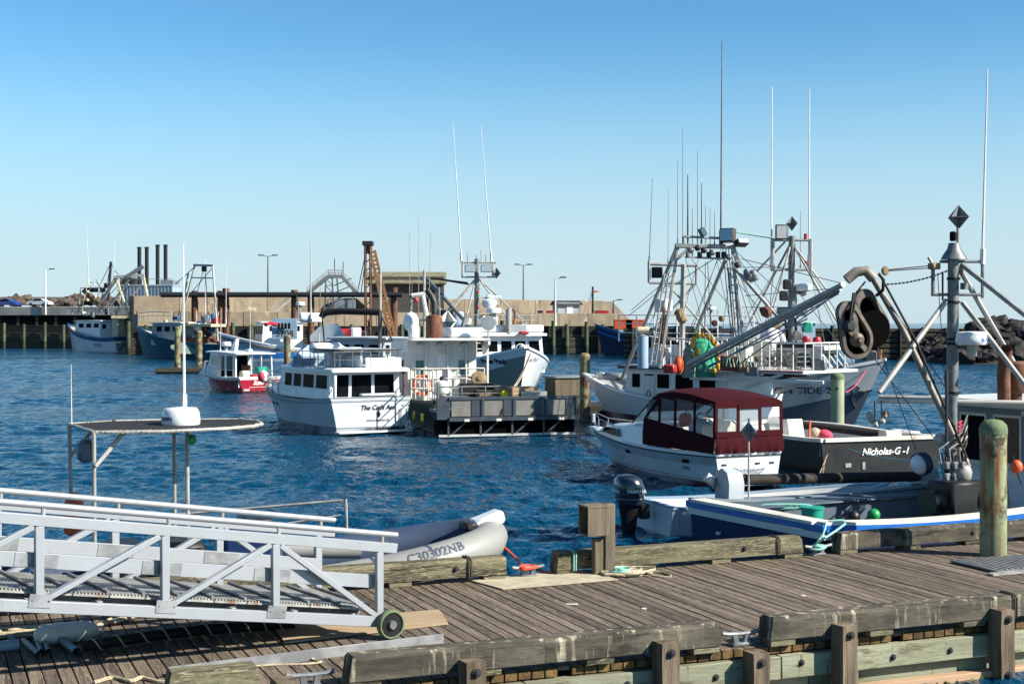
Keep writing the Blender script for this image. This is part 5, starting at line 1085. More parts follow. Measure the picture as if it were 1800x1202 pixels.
# aft curtain
rows = []
for i in range(21):
    y = lerp(-1.18, 1.18, i / 20); w = .035 * math.sin(i * 2.6) + .02 * math.sin(i * 5.7); rows.append([V((-.06 + w, y, .9)), V((-.1 + w, y, 1.12)), V((-.02, y * .985, 1.36))])
MB().loft(rows, ring_closed=False, cap=False).build('canvas_skirt', 'burgundy', r_)
for y in (-1.14, -.38, .38, 1.14): MB().bar((-.02, y, 1.34), (-.01, y * .98, zt - .2), .09, .03).build('canvas_seam', 'burgundy', r_)
MB().bar((-.03, -1.15, 1.38), (-.03, 1.15, 1.38), .05, .14).build('canvas_seam', 'burgundy', r_); MB().bar((-.02, -.38, zt - .27), (-.02, .38, zt - .27), .05, .12).build('canvas_seam', 'burgundy', r_)
for y0, y1, m in ((-1.1, -.42, 'vinyl'), (-.33, .33, 'vinyl_dull'), (.42, 1.1, 'vinyl')): MB().quad((-.02, y0, 1.42), (-.02, y1, 1.42), (-.01, y1, zt - .24), (-.01, y0, zt - .24)).build('canvas_window', m, r_, smooth=0)
for x, y in ((1.6, .4), (1.6, -.5), (2.6, -.5)): MB().box((x, y, 1.15), (.55, .55, .9), ch=.1).build('seat', 'white_worn', r_)
MB().path(arc((2.7, -.5, 1.55), .2, 0, 360, 16, (0, 1, 0), (.5, 0, .86)), .02).build('steering_wheel', 'black', r_); MB().box((2.2, .5, 1.6), (.25, .4, .35), ch=.08).build('life_jacket', 'orange', r_)
b.railing([b.pt(t, b.zs(t), 1, -.08) for t in (.6, .72, .84, .94)] + [V((7.75, 0, 1.1))] + [b.pt(t, b.zs(t), -1, -.08) for t in (.94, .84, .72, .6)], .38, .016, 0, .9, 'galv_light')
MB().box((7.7, 0, 1.02), (.5, .28, .06), ch=.02).build('bow_pulpit', 'white_clean', r_); MB().box((7.85, 0, 1.3), (.12, .1, .26), ch=.03).build('anchor', 'white_clean', r_)
r_.scale = (1, .88, 1); b.name_stern('GRAND KNOT', .19, 'letter_dark', .1, .42, shear=.2, bold=.003); MB().box((-.4, 0, .2), (.8, 2.1, .06), ch=.02).build('swim_platform', 'white_clean', r_)
for y in (-.8, -.3, .85): MB().box((-.01, y, .62), (.02, .16, .05), ch=.004).build('stern_vent', 'steel_dark', r_)

# ================================================================== 10 white skiff with outboard
b = Boat('white_skiff', 'small open white skiff with a black outboard behind the blue transom', (2.78, 28.0), R(19), 5.4, 1.95, (.6, .58, .8), .25, tw=.93, rake=.6)
r_ = b.root; mat('hull_skiff', 'c9ccce', .35, col2='b5b8ba', scale=1, low='8a8d8c', zlow=.06, streak='9a8a70', streak_amt=.2)
b.hull('hull_skiff', bw=.4, deck='white_lobster', inner='white_lobster', cap='blue_pale', capw=.09, caph=.05)
MB().box((1.6, 0, .42), (.35, 1.7, .08), ch=.02).build('thwart', 'white_worn', r_); MB().box((3.4, 0, .42), (.35, 1.4, .08), ch=.02).build('thwart', 'white_worn', r_)
# outboard
M2 = MB(); sec = [(-.02, .16, .33, 0.75), (.1, .21, .42, .78), (.2, .23, .46, .8), (.32, .22, .44, .8), (.42, .17, .36, .76)]
cow = MB(); rings = []
for z, w, l, p in ((.66, .16, .3, 0), (.72, .2, .38, 0), (.84, .235, .44, .01), (.98, .24, .45, .0), (1.1, .21, .4, -.02), (1.17, .14, .28, -.03), (1.19, .05, .1, -.03)):
    rings.append([V((-.32 + p + l * .5 * math.copysign(abs(math.cos(a)) ** .7, math.cos(a)), w * math.copysign(abs(math.sin(a)) ** .7, math.sin(a)), z)) for a in [k * math.pi / 10 for k in range(20)]])
S = 1.25
def ob(v): return V((-.12 + v.x * S, v.y * S, .02 + (v.z - .3) * S * .95 + .12))
cow.loft([[ob(p) for p in r] for r in rings]); cow.build('engine_cowl', 'engine', r_, smooth=60)
MB().loft([[ob(V((-.32 + l * math.cos(a), w * math.sin(a), z))) for a in [k * math.pi / 8 for k in range(16)]] for z, l, w in ((.66, .17, .14), (.55, .15, .11), (.4, .13, .09), (.2, .11, .06), (-.1, .1, .05), (-.3, .1, .04))]).build('engine_leg', 'black', r_, smooth=60)
MB().box(ob(V((-.08, 0, .58))), (.2, .3, .3), ch=.03).build('engine_bracket', 'steel_dark', r_)
MB().ring([(.252 * S, .83), (.254 * S, .83), (.254 * S, .845), (.252 * S, .845)], (0, 0, 0), 4).build('cowl_band', 'grey_light', r_) if 0 else None
for sd_ in (-1,): text('engine_lettering', 'YAMAHA', .1, 'letter_white', r_, lambda u, v: ob(V((-.3, -.243, .93))) + V((u, -.006 - .0 * abs(u), v)), bold if False else 0, .002)
text('engine_lettering', 'YAMAHA', .1, 'letter_white', r_, lambda u, v: ob(V((-.555, 0, .93))) + V((0, -u, v)), 0, .002)
MB().path([ob(V((-.32 + .46 * .5 * math.cos(a), .245 * math.sin(a), .8))) for a in [k * math.pi / 12 for k in range(24)]], .006, 5, closed=True).build('cowl_stripe', 'grey_light', r_)

# ================================================================== 11 blue work boat alongside the dock
b = Boat('blue_workboat', 'blue and white open stern workboat with power block mast beside the dock', (4.05, 23.95), R(28.5), 11.5, 3.66, (.98, .93, 1.5), .5, tw=.98, rake=1.0, ps=2.8, wl=.95)
r_ = b.root; Pb = b.P
b.hull('blue_hull', bw=.62, deck='inner_grey', inner='inner_grey', cap='white_worn', capw=.32, caph=.05, deckz=lambda t: .3)
for sd_ in (1, -1):
    MB().sweep([b.pt(t, b.zs(t) - .06, sd_, .03) for t in [i / 24 for i in range(25)]], .07, .12).build('blue_rub_rail', 'blue_trim', r_); MB().sweep([b.pt(t, b.zs(t) - .18, sd_, .015) for t in [i / 24 for i in range(25)]], .05, .12).build('white_strake', 'white', r_)
[k for k in r_.children if k.name.startswith('gunwale')][0].data.materials[0] = MATS['grey_paint']
hs = b.hb(0, .98); MB().box((-.03, 0, .92), (.07, 2 * hs + .1, .12), ch=.01).build('blue_rub_rail', 'blue_trim', r_); MB().box((-.015, 0, .8), (.05, 2 * hs + .04, .12), ch=.01).build('white_strake', 'white', r_)
MB().box((.12, 0, .985), (.34, 2 * hs - .1, .035), ch=.01).build('transom_top', 'inner_grey', r_)
MB().box((-.03, .9, .5), (.06, .1, .06), ch=.01).build('scupper', 'white', r_)
# raised work box on the far side and roller
MB().box((3.4, 1.25, .58), (5.2, .6, .56), ch=.03).build('side_locker', 'inner_grey', r_); MB().box((3.4, 1.22, .88), (5.3, .72, .05), ch=.02).build('locker_lid', 'inner_grey', r_)
ra, rb = Pb(1300, 843, 26.05), Pb(1612, 837, 28.1)
MB().tube(ra, rb, .1, n=16).build('stern_roller', 'rubber_ring', r_)
for j in range(9): p = ra.lerp(rb, .02 + j * .012); 
for c, s_ in ((ra, 1), (rb, -1)):
    ax = (rb - ra).normalized() * s_; o_ = c - ax * .06
    MB().prism([o_ + V(p) for p in ((-.0, 0, .2),)] if 0 else [o_ + V((0, yy, zz)) for yy, zz in ((-.2, -.5), (.2, -.5), (.22, -.05), (.16, .14), (0, .22), (-.16, .14), (-.22, -.05))], -ax * .34).build('roller_bracket', 'grey_light', r_)
MB().tube(ra + V((-.05, .15, -.3)), ra + V((-.5, .35, .05)), .09, n=10).build('roller_motor', 'white_worn', r_)
MB().path([ra + V((-.1, .1, .1)), ra + V((-.35, .2, .1)), ra + V((-.5, .1, -.15))], .03).build('hydraulic_hose', 'galv', r_)
MB().lathe([(.16, .0), (.2, .42), (.215, .42), (.215, .45), (.19, .45)], Pb(1428, 910, 25.2) * 1 + V((0, 0, -.25)), 16).build('teal_bucket', 'teal_plastic', r_)
pts = [Pb(1360 + 30 * math.cos(i * .8) + i, 890 + 4 * math.sin(i * .8), 25.4) for i in range(40)]; MB().path(pts, .02, 5).build('heap_of_rope', 'teal_rope', r_)
MB().ball(Pb(1536, 905, 25.5), .12, 10, 7).build('deck_buoy', 'green_light', r_); MB().ball(Pb(1500, 908, 25.3), .12, 10, 7).build('deck_buoy', 'black', r_)
# mast group
Ym = 26.1
b.tube('mast', Pb(1672, 905, Ym), Pb(1676, 455, Ym), .115, 'galv', .1, 14)
for y0 in (490, 531, 596, 604, 690): MB().lathe([(.125, -.02), (.125, .02)], Pb(1676, y0, Ym), 14).build('mast_band', 'rubber', r_)
MB().lathe([(.24, 0), (.2, .08), (.12, .2), (.1, .3)], Pb(1677, 456, Ym), 14).build('mast_head', 'galv', r_); b.tube('mast_spike', Pb(1684, 440, Ym), Pb(1684, 400, Ym), .03); MB().lathe([(.05, 0), (.06, .03), (.06, .16), (.03, .18)], Pb(1675, 424, Ym), 12).build('anchor_lamp', 'glass_dark', r_)
b.reflector(Pb(1685, 382, Ym), .225)
for y0, x0, x1 in ((460, 1652, 1728), (518, 1637, 1728)): b.tube('crosstree', Pb(x0, y0, Ym), Pb(x1, y0, Ym), .028, 'galv')
for x0 in (1727,): b.tube('crosstree_end', Pb(x0, 460, Ym), Pb(x0, 524, Ym), .03, 'galv')
b.tube('crosstree_end', Pb(1640, 470, Ym), Pb(1640, 518, Ym), .035, 'galv'); MB().box(Pb(1642, 468, Ym), (.2, .16, .12), ch=.02).build('line_block', 'tan', r_); b.tube('sensor_rod', Pb(1638, 462, Ym), Pb(1632, 452, Ym), .03)
b.whip(Pb(1727, 465, Ym), Pb(1736, 122, Ym), .028)
MB().box(Pb(1695, 503, Ym - .1), (.1, .1, .12)).build('camera_pod', 'galv', r_)
for a, c in (((1690, 465, Ym), (1812, 562, 25)), ((1692, 532, Ym), (1812, 690, 25)), ((1664, 528, Ym), (1545, 690, 25.2)), ((1685, 470, Ym), (1812, 690, 26.5))): b.tube('mast_brace', Pb(*a), Pb(*c), .05, 'galv_light')
b.radar(Pb(1708, 606, 25.8), .29, .24); text('radar_lettering', 'SI-TEX', .09, 'letter_blue', r_, lambda u, v: Pb(1708, 606, 25.8) + V((0, 0, .085 + v)) + Matrix.Rotation(-r_.rotation_euler.z, 3, 'Z') @ V((.293 * math.sin(u / .29 + .75), -.293 * math.cos(u / .29 + .75), 0)), 0, .003)
MB().bar(Pb(1686, 610, Ym), Pb(1706, 612, 25.9), .06).build('radar_bracket', 'galv', r_)
# davit with power block
dv_ = [(1703, 820, 25.6), (1690, 795, 25.7), (1590, 585, 25.8), (1535, 490, 25.8), (1522, 476, 25.8), (1505, 478, 25.8), (1488, 492, 25.8)]
MB().path([Pb(*p) for p in dv_[:4]], .058, 10).build('davit_arm', 'davit', r_); MB().path([Pb(*p) for p in dv_[3:]], .095, 12).build('davit_head', 'davit', r_)
MB().path([Pb(1700, 805, 25.5), Pb(1610, 600, 25.55), Pb(1545, 480, 25.6)], .022).build('hydraulic_hose', 'rubber', r_); MB().path([Pb(1545, 482, 25.6), Pb(1553, 492, 25.5), Pb(1552, 510, 25.5), Pb(1540, 520, 25.6)], .03).build('hydraulic_hose', 'rubber', r_)
def cheek(cx, cy, Yc, name, m, dx, sy=1., tx=0.):
    c = Pb(cx, cy, Yc); out2 = []
    ux = (Pb(cx + 10, cy, Yc + tx) - c); ux = ux.normalized(); k_ = Yc / F
    for x, y in [(-16 + 21 * math.cos(R(a)), -26 + 22 * math.sin(R(a))) for a in range(150, 331, 15)] + [(3 + 32 * math.cos(R(a)), 20 + 34 * math.sin(R(a))) for a in range(-35, 166, 13)]: out2.append(c + ux * (x * k_ * .95) + V((0, 0, -y * k_ * sy)))
    nn = ux.cross(V((0, 0, 1))).normalized()
    return MB().prism(out2, nn * dx).build(name, m, r_), c, nn, ux, k_
def block_plate(cx, cy, Yc, tx, face):
    """one cheek of the power block: black backing plate painting the shade in the cutouts, raised rim, hub and three spokes"""
    o_, c, nn, ux, k_ = cheek(cx, cy, Yc, 'block_cheek', 'void', .04, 1, tx); me = o_.data; n_ = len(me.vertices) // 2
    out_ = [me.vertices[q].co.copy() for q in range(n_)]; hub = c + ux * (3 * k_) - V((0, 0, 20 * k_)); z_ = nn * .04
    rings = [[p, p + z_ * 3.2, hub.lerp(p, .8) + z_ * 3.4, hub.lerp(p, .76) + z_] for p in out_]
    rim = MB().loft(rings, closed=True).build('cheek_rim', 'block_rim', o_, smooth=50)
    if face:
        for q in (1, 10, 19): MB().bar(hub + z_ * 2, hub.lerp(out_[q % n_], .8) + z_ * 2, .09, .07, up=tuple(nn)).build('cheek_spoke', 'block_rim', o_)
        Mh = nn.to_track_quat('Z', 'Y').to_matrix(); MB().lathe([(.13, .0), (.13, .12), (.1, .16), (.05, .18), (.05, .24)], hub, 18, Mh).build('hub', 'block_rim', o_); MB().lathe([(.09, 0), (.11, .05), (.11, .2), (.07, .25)], c - ux * .18 + V((0, 0, .04)), 14, Mh).build('block_motor', 'steel_dark', o_)
        MB().path([c - ux * .18 + V((0, 0, .1)) + nn * .2, c - ux * .1 + V((0, 0, .35)) + nn * .2, c - ux * .02 + V((0, 0, .62)) + nn * .1], .022, 6).build('hydraulic_hose', 'rubber', o_); MB().path([c - ux * .2 + V((0, 0, .1)) + nn * .22, c - ux * .16 + V((0, 0, .35)) + nn * .22, c - ux * .05 + V((0, 0, .62)) + nn * .1], .022, 6).build('hydraulic_hose', 'rubber', o_)
    return c, nn, ux
mat('block_rim', '6b6157', .55, .1, col2='4a423b', scale=5, amt=.9, blot='332d29', blot_amt=.4, bscale2=5)
c1, n1, u1 = block_plate(1499, 577, 25.2, .035, True); c2, n2, _ = block_plate(1529, 556, 26.0, .035, False)
Mq = n1.to_track_quat('Z', 'Y').to_matrix(); mid = (c1 + c2) / 2 + V((0, 0, -.12)) + u1 * .06
MB().lathe([(.34, -.3), (.25, -.1), (.25, .1), (.34, .3)], mid, 26, Mq).build('block_sheave', 'void', r_)
def chain(a, b_, d, n_): 
    pp = sag(a, b_, d, n_); g = MB()
    for i in range(n_): g.bar(pp[i], pp[i + 1], .035 if i % 2 else .014, .014 if i % 2 else .035)
    g.build('chain', 'steel_dark', r_)
chain(Pb(1552, 500, 25.8), Pb(1668, 475, 26), .06, 34); chain(Pb(1505, 515, 25.7), Pb(1521, 495, 25.8), .0, 6); chain(Pb(1657, 480, Ym), Pb(1657, 528, Ym), 0, 9)
MB().lathe([(.07, -.03), (.09, 0), (.07, .03)], Pb(1556, 476, 25.8), 12, Matrix.Rotation(R(90), 3, 'X')).build('line_block', 'tan', r_); b.wires([(Pb(1563, 474, 25.8), Pb(1636, 467, 26)), (Pb(1563, 476, 25.8), Pb(1636, 471, 26)), (Pb(1648, 480, 26), Pb(1662, 690, 26)), (Pb(1530, 620, 25.4), Pb(1664, 800, 26)), (Pb(1545, 610, 25.4), Pb(1610, 790, 26)), (Pb(1555, 520, 25.7), Pb(1668, 690, 26))], .01)
for px in (1545,): b.tube('side_pole', Pb(1542, 704, 26.5), Pb(1800, 708, 25.7), .045, 'white_worn'); b.tube('side_pole', Pb(1545, 697, 27.4), Pb(1662, 700, 27.2), .04, 'galv_light')
for px, py in ((1533, 738), (1541, 744), (1552, 738), (1557, 728), (1528, 730)): MB().lathe([(.05, -.03), (.075, -.01), (.075, .01), (.05, .03)], Pb(px, py, 26.4), 14, Matrix.Rotation(R(80), 3, 'X')).build('snatch_block', 'galv_light', r_)
for px in (1537, 1549): b.tube('block_hanger', Pb(px, 704, 26.4), Pb(px + 1, 735, 26.4), .014, 'galv')
# hauler, hydraulics at the mast foot
MB().box(Pb(1678, 880, 25.2), (.75, .65, .75), ch=.05).build('hauler_housing', 'black', r_)
for dx_ in (-.45, .45): MB().lathe([(.24, -.12), (.15, -.06), (.12, .0), (.15, .06), (.24, .12)], Pb(1678, 880, 25.0) + V((dx_ * 1.2, 0, 0)), 20, Matrix.Rotation(R(90), 3, 'Y')).build('hauler_drum', 'black', r_)
for i in range(9): MB().path([Pb(1660 + i * 5, 850, 25.3), Pb(1650 + i * 6, 790 + 7 * (i % 3), 25.3), Pb(1690 + 4 * math.sin(i * 2), 760 + i * 5, 25.6), Pb(1700, 730 + 6 * i, 25.8)], .018, 6).build('hydraulic_hose', 'rubber' if i % 3 else 'galv', r_)
for i in range(6): MB().box(Pb(1664 + (i % 3) * 14, 818 + (i // 3) * 20, 25.25), (.12, .1, .14), ch=.02).build('valve_block', 'galv', r_)
MB().lathe([(.08, 0), (.17, .1), (.19, .22), (.15, .32), (.05, .36)], Pb(1690, 850, 25.35), 14).build('hydraulic_tank', 'galv_light', r_); MB().ball(Pb(1653, 772, 25.6), .12, 10, 8).build('snatch_block', 'galv_light', r_)
b.tube('control_pole', Pb(1664, 900, 25.3), Pb(1664, 650, 25.6), .03, 'steel_dark'); MB().path([Pb(1690, 740, 25.9) + V((.05 * math.cos(i), .03, -.012 * i)) for i in range(40)], .016, 5).build('rope_hank', 'pink_rope', r_)
o = MB().ball((0, 0, 0), .21, 16, 10, (1, 1, 1)); o = o.build('round_buoy', 'white_clean', r_); o.location = Pb(1620, 815, 26.8); MB().ring([(.212, -.09), (.222, 0), (.212, .09), (.2, 0)], (0, 0, 0), 20, Matrix.Rotation(R(80), 3, 'Y')).build('buoy_band', 'navy', o)
# wheelhouse at the right edge
v = b.house('wheelhouse', 'white_clean', [(6.1, .3), (9.4, .3), (9.0, 2.6), (6.1, 2.6)], 1.45, 1.4)
MB().box((7.5, 0, 2.66), (4.1, 3.4, .12), ch=.03).build('roof', 'white', r_)
for k_, (u0, u1, m_) in enumerate(((.06, .3, 'glass_dark'), (.36, .6, 'wood_brown'), (.66, .94, 'glass_dark'))): b.end_windows(v, False, [(u0, u1)], .5, .92, m=m_, fm='white_worn', d=.035)
MB().box((6.096, 0, 1.98), (.02, 2.84, 1.1)).build('wall_panel', 'grey_paint', r_); MB().box((6.03, 0, 1.45), (.06, 2.9, .05)).build('trim_strip', 'white', r_)
b.side_windows(v, -1, [(6.4, 7.2), (7.5, 8.5)], 1.7, 2.4, fm='white'); b.flood((5.95, -.55, 2.48), .24, .12, .1, 0, 0, 'steel_dark')
MB().lathe([(.13, 2.7), (.13, 2.85), (.22, 2.87), (.24, 2.9), (.24, 3.4), (.2, 3.45)], Pb(1784, 712, 26.3) * V((1, 1, 0)) if 0 else (Pb(1784, 712, 26.3).x, Pb(1784, 712, 26.3).y, 0), 18).build('exhaust_muffler', 'rust', r_)
MB().path([Pb(1765, 705, 26), Pb(1764, 660, 26), Pb(1766, 640, 26), Pb(1768, 612, 25.8)], .12, 12, cap=False).build('exhaust_pipe', 'rust', r_)
MB().ball(Pb(1787, 820, 25), .11, 10, 8, (1, 1, 1.1)).build('orange_float', 'orange', r_); b.wires([(Pb(1776, 900, 25), Pb(1765, 800, 25.2)), (Pb(1795, 850, 25), Pb(1780, 800, 25.2))], .02, 'rope_dark', .04)
# ================================================================== 12 black sterned scow
b = Boat('black_scow', 'black hulled open scow with white rail and black roller, stern to the camera', (10.25, 39.4), R(110), 6.4, 3.95, (.92, .88, 1.0), .4, tw=.98, rake=.4, ps=5, pw=4, wl=.96)
r_ = b.root; Pb = b.P
b.hull('black_dirty', bw=.4, deck='white_lobster', inner='white_worn', cap='white_worn', capw=.2, caph=.1)
b.name_stern('Nicholas-G -1', .27, 'letter_white', -.1, .6, shear=.3, bold=.006)
MB().box((-.01, 1.1, .25), (.03, .2, .12), ch=.01).build('scupper', 'galv_light', r_); MB().box((-.01, .6, .22), (.03, .1, .2), ch=.01).build('zinc_anode', 'galv_light', r_)
b.wires([(Pb(1460, 785, 38.9), Pb(1440, 835, 38.6)), (Pb(1455, 785, 38.9), Pb(1445, 838, 38.6))], .02, 'rope')
ra, rb = Pb(1405, 746, 42.3), Pb(1578, 766, 41.4); MB().tube(ra, rb, .12, n=14).build('roller', 'rubber', r_)
for c_ in (ra, rb):
    MB().prism([c_ + V((-.3, 0, -.35)), c_ + V((.3, 0, -.35)), c_ + V((.22, 0, .15)), c_ + V((-.15, 0, .18))], (0, .5, 0)).build('roller_bracket', 'white_worn', r_)
b.wires([(Pb(1422, 775, 40), Pb(1424, 740, 41.5))], .03, 'orange_rope'); MB().ball(Pb(1448, 765, 41.5), .25, 10, 7, (1.3, 1, .7)).build('red_rope_heap', 'pink_rope', r_); MB().ball(Pb(1432, 762, 41.5), .2, 10, 7, (1, 1, .9)).build('tan_rope_heap', 'rope', r_)
MB().box(Pb(1590, 765, 42), (1.1, .4, .3), ch=.05).build('rail_block', 'white', r_)
rope_obj('stern_line', 'thin teal line running from the black scow to the workboat mast', sag(W(1492, 788, 38.6), W(1660, 808, 26.5), .12, 12), .014, 'teal_rope')
# ================================================================== 9 inflatable boat with T-top
rl = Boat('inflatable_boat', 'grey rigid inflatable boat with a black T-top behind the gangway', (-7.1, 18.85), AL - R(.5), 7.6, 2.5, (.6, .6, 1.0), .35, tw=.9, rake=.8)
b = rl; r_ = b.root; Pb = b.P
mat('hull_rib', '3a4660', .4, col2='323d56', scale=1)
def ctube(t):      # centre line of the tube, 0 stern .. 1 bow tip (starboard side)
    x = t * 7.3; y = 1.02 if t < .62 else 1.02 * math.sqrt(max(0, 1 - ((t - .62) / .38) ** 2.3)); z = .5 + .42 * max(0, (t - .45) / .55) ** 1.7; return V((x, y, z))
N_ = 34; prt = [ctube(i / N_) for i in range(N_ + 1)]; stb = [V((p.x, -p.y, p.z)) for p in prt]
def rr(t): return .27 if t > .06 else .27 * (.3 + .7 * math.sqrt(t / .06))
for pts_, nm in ((prt, 'port'), (stb, 'stbd')):
    g = MB(); g.path(pts_, .27, 18); at_ = g.build('air_tube', 'hypalon' if nm == 'stbd' else 'hypalon_blue_shade', r_, smooth=60)  # port tube in darker blue-grey, painting its shaded inner side
    for i_ in (5, 10, 15, 20, 24, 28): MB().path([pts_[i_] - (pts_[i_ + 1] - pts_[i_]).normalized() * .02, pts_[i_] + (pts_[i_ + 1] - pts_[i_]).normalized() * .02], .2735, 18, cap=False).build('seam', 'hypalon_blue_shade', at_)
    g = MB(); 
    for dz_ in (-.02, .05, -.1):
        g.path([p + V((0, (.272 if p.y >= 0 and nm == 'port' else -.272) * math.cos(math.asin(min(.9, abs(dz_) / .27))) * (1 if i < N_ * .8 else max(.25, 1 - (i - N_ * .8) / (N_ * .2) * .9)), dz_)) + V(((max(0, i / N_ - .62) / .38) ** 1.6 * .262, 0, 0)) for i, p in enumerate(pts_[:-1])], .014, 5)
    g.build('rubbing_strip', 'rib_dark', r_)
g = MB(); g.loft([[V((p.x, p.y * .9, p.z - .15)), V((p.x, 0, max(-.35, -.35 + .9 * max(0, i / N_ - .55) ** 1.3 * 2))), V((p.x, -p.y * .9, p.z - .15))] for i, p in enumerate(prt[:-1])], ring_closed=False, cap=False); g.build('rigid_hull', 'hull_rib', r_)
for o_ in [k for k in r_.children if k.name.startswith('hull')]: pass
g = MB(); g.loft([[V((p.x, p.y, .32 + max(0, p.z - .52))), V((p.x, -p.y, .32 + max(0, p.z - .52)))] for p in prt[:-2]], ring_closed=False, cap=False); g.build('floor', 'hypalon_blue_shade', r_)
g = MB(); g.loft([[V((p.x, .79 * p.y, p.z + .1)), V((p.x, .5 * p.y, p.z + .3)), V((p.x, -.5 * p.y, p.z + .3)), V((p.x, -.79 * p.y, p.z + .1))] for p in prt[25:-1]], ring_closed=False, cap=False); g.build('bow_dodger', 'hypalon_blue_shade', r_) if 0 else None
MB().box((7.25, 0, 1.16), (.5, .3, .2), Matrix.Rotation(R(-18), 3, 'Y'), .04).build('bow_nose', 'white_clean', r_); MB().box((6.95, .0, 1.1), (.2, .36, .12), ch=.03).build('bow_cleat', 'steel_dark', r_)
def tube_txt(body, size, t0, ang, bold=.0):
    def fn(u, v):
        tt = t0 + u / 7.6; c_ = ctube(min(.99, max(0, tt))); a_ = ang + v / .27; d_ = (ctube(tt + .01) - ctube(tt - .01)).normalized(); nrm = V((d_.y, d_.x, 0)) if 0 else V((d_.y, -d_.x, 0)); nrm = V((abs(d_.y), -abs(d_.x), 0)).normalized()
        return V((c_.x, -c_.y, c_.z)) + nrm * (.276 * math.cos(a_)) + V((0, 0, .276 * math.sin(a_)))
    text('tube_lettering', body, size, 'letter_dark', r_, fn, 0, bold)
tube_txt('C30302NB', .2, .825, .75, .004); tube_txt('Marion Lorraine', .17, .64, .7, .002)
# console, screen, seats, T-top
MB().box((3.6, 0, .8), (.8, .8, 1.0), ch=.06).build('console', 'blue_hull', r_); MB().box((3.72, 0, 1.34), (.4, .7, .14), ch=.03).build('dash', 'black', r_)
g = MB(); g.quad(Pb(309, 870, 20.2), Pb(330, 872, 20.2), Pb(328, 770, 20.2), Pb(312, 768, 20.2)); g.build('console_screen', 'glass_clear', r_, smooth=0)
Y0 = 20.2
tt = [Pb(122, 752, 20.4), Pb(165, 767, 18.9), Pb(290, 763, 19.0), Pb(400, 757, 19.5), Pb(445, 751, 19.9), Pb(461, 745, 20.3), Pb(452, 741, 20.8), Pb(420, 740, 21.2), Pb(300, 744, 21.0), Pb(200, 748, 20.7)]
zt_ = 2.7
tt = [V((p.x, p.y, zt_ + .02 * i / 9)) for i, p in enumerate(tt)]
MB().path(tt, .024, 8, closed=True).build('top_frame', 'galv_light', r_); MB().prism([p - V((0, 0, .008)) for p in tt], (0, 0, .016)).build('top_canvas', 'fabric_black', r_)
for i in range(len(tt)):
    a_, c_ = tt[i], tt[(i + 1) % len(tt)]
    for j in range(6): p = a_.lerp(c_, j / 6); 
    MB().path([a_.lerp(c_, j / 40) + V((0, .03 * math.cos(j * 2.2), .03 * math.sin(j * 2.2))) for j in range(41)], .006, 4).build('top_lacing', 'rope', r_)
c_ = sum(tt, V()) / len(tt)
rd = MB().lathe([(.26, 0), (.27, .03), (.265, .12), (.25, .19), (.22, .235), (.02, .25)], Pb(318, 747, 20.1) * V((1, 1, 0)) + V((0, 0, zt_ + .03)) if 0 else (Pb(318, 747, 20.1).x, Pb(318, 747, 20.1).y, zt_ + .02), 26).build('radar_dome', 'white_clean', r_, smooth=60)
text('radar_lettering', 'GARMIN', .075, 'letter_dark', rd, lambda u, v: V((Pb(318, 747, 20.1).x, Pb(318, 747, 20.1).y, zt_ + .11 + v)) + (Matrix.Rotation(-r_.rotation_euler.z, 3, 'Z') @ V((.272 * math.sin(u / .27 - .75), -.272 * math.cos(u / .27 - .75), 0))), 0, .002)
b.whip(Pb(324, 716, 20.3), Pb(322, 428, 20.3), .022); b.whip(Pb(126, 752, 20.4), Pb(125, 640, 20.4), .008)
for top_, bot in ((tt[0], Pb(128, 905, 20.5)), (tt[1], Pb(167, 1000, 19.2)), (Pb(306, 765, 20.2), Pb(308, 930, 20.2)), (Pb(329, 765, 19.9), Pb(331, 960, 19.9))):
    bot = V((bot.x, bot.y, .45)); top_ = V((top_.x, top_.y, zt_)); MB().tube(top_, bot, .027, n=8).build('top_leg', 'galv_light', r_)
for a_, d_ in ((tt[0], .45), (tt[1], .45)): MB().bar(a_ + V((.4, .1, -.02)), a_ + V((.02, 0, -d_)), .03, .05).build('top_knee', 'galv_light', r_)
MB().box(tt[0].lerp(tt[1], .55) + V((.05, .1, -.32)), (.22, .24, .32), ch=.06).build('hailer_box', 'plastic_grey', r_); MB().lathe([(.05, 0), (.06, .02), (.06, .06), (.04, .08)], Pb(337, 773, 19.6), 14, Matrix.Rotation(R(90), 3, 'X')).build('compass_lamp', 'green_light', r_); MB().box(Pb(337, 771, 19.75), (.1, .08, .12), ch=.01).build('lamp_mount', 'galv_light', r_)
for x_ in (1.9, 2.7): MB().box((x_, 0, .75), (.55, .8, .8), ch=.08).build('seat', 'black', r_)
MB().path([Pb(600, 880, 22), Pb(608, 877, 22), Pb(609, 905, 22), Pb(610, 935, 22)], .02).build('grab_rail', 'galv_light', r_); b.tube('grab_rail', Pb(300, 905, 22), Pb(603, 879, 22), .02); b.tube('grab_rail', Pb(470, 925, 22), Pb(600, 905, 22), .015)
MB().tube(Pb(500, 965, 20.6), Pb(632, 966, 21), .13, n=16).build('rolled_cover', 'hypalon', r_); MB().box((.55, 0, .7), (.25, 1.6, .7), ch=.05).build('transom_board', 'blue_hull', r_)
MB().lathe([(.05, -.3), (.14, -.25), (.16, 0), (.12, .25), (.05, .32)], Pb(130, 905, 20.4), 14).build('orange_buoy', 'orange', r_)
MB().box((.05, 0, .95), (.5, .45, .65), ch=.12).build('outboard_cowl', 'engine', r_); MB().box((.05, 0, .3), (.25, .2, .9), ch=.05).build('outboard_leg', 'black', r_)
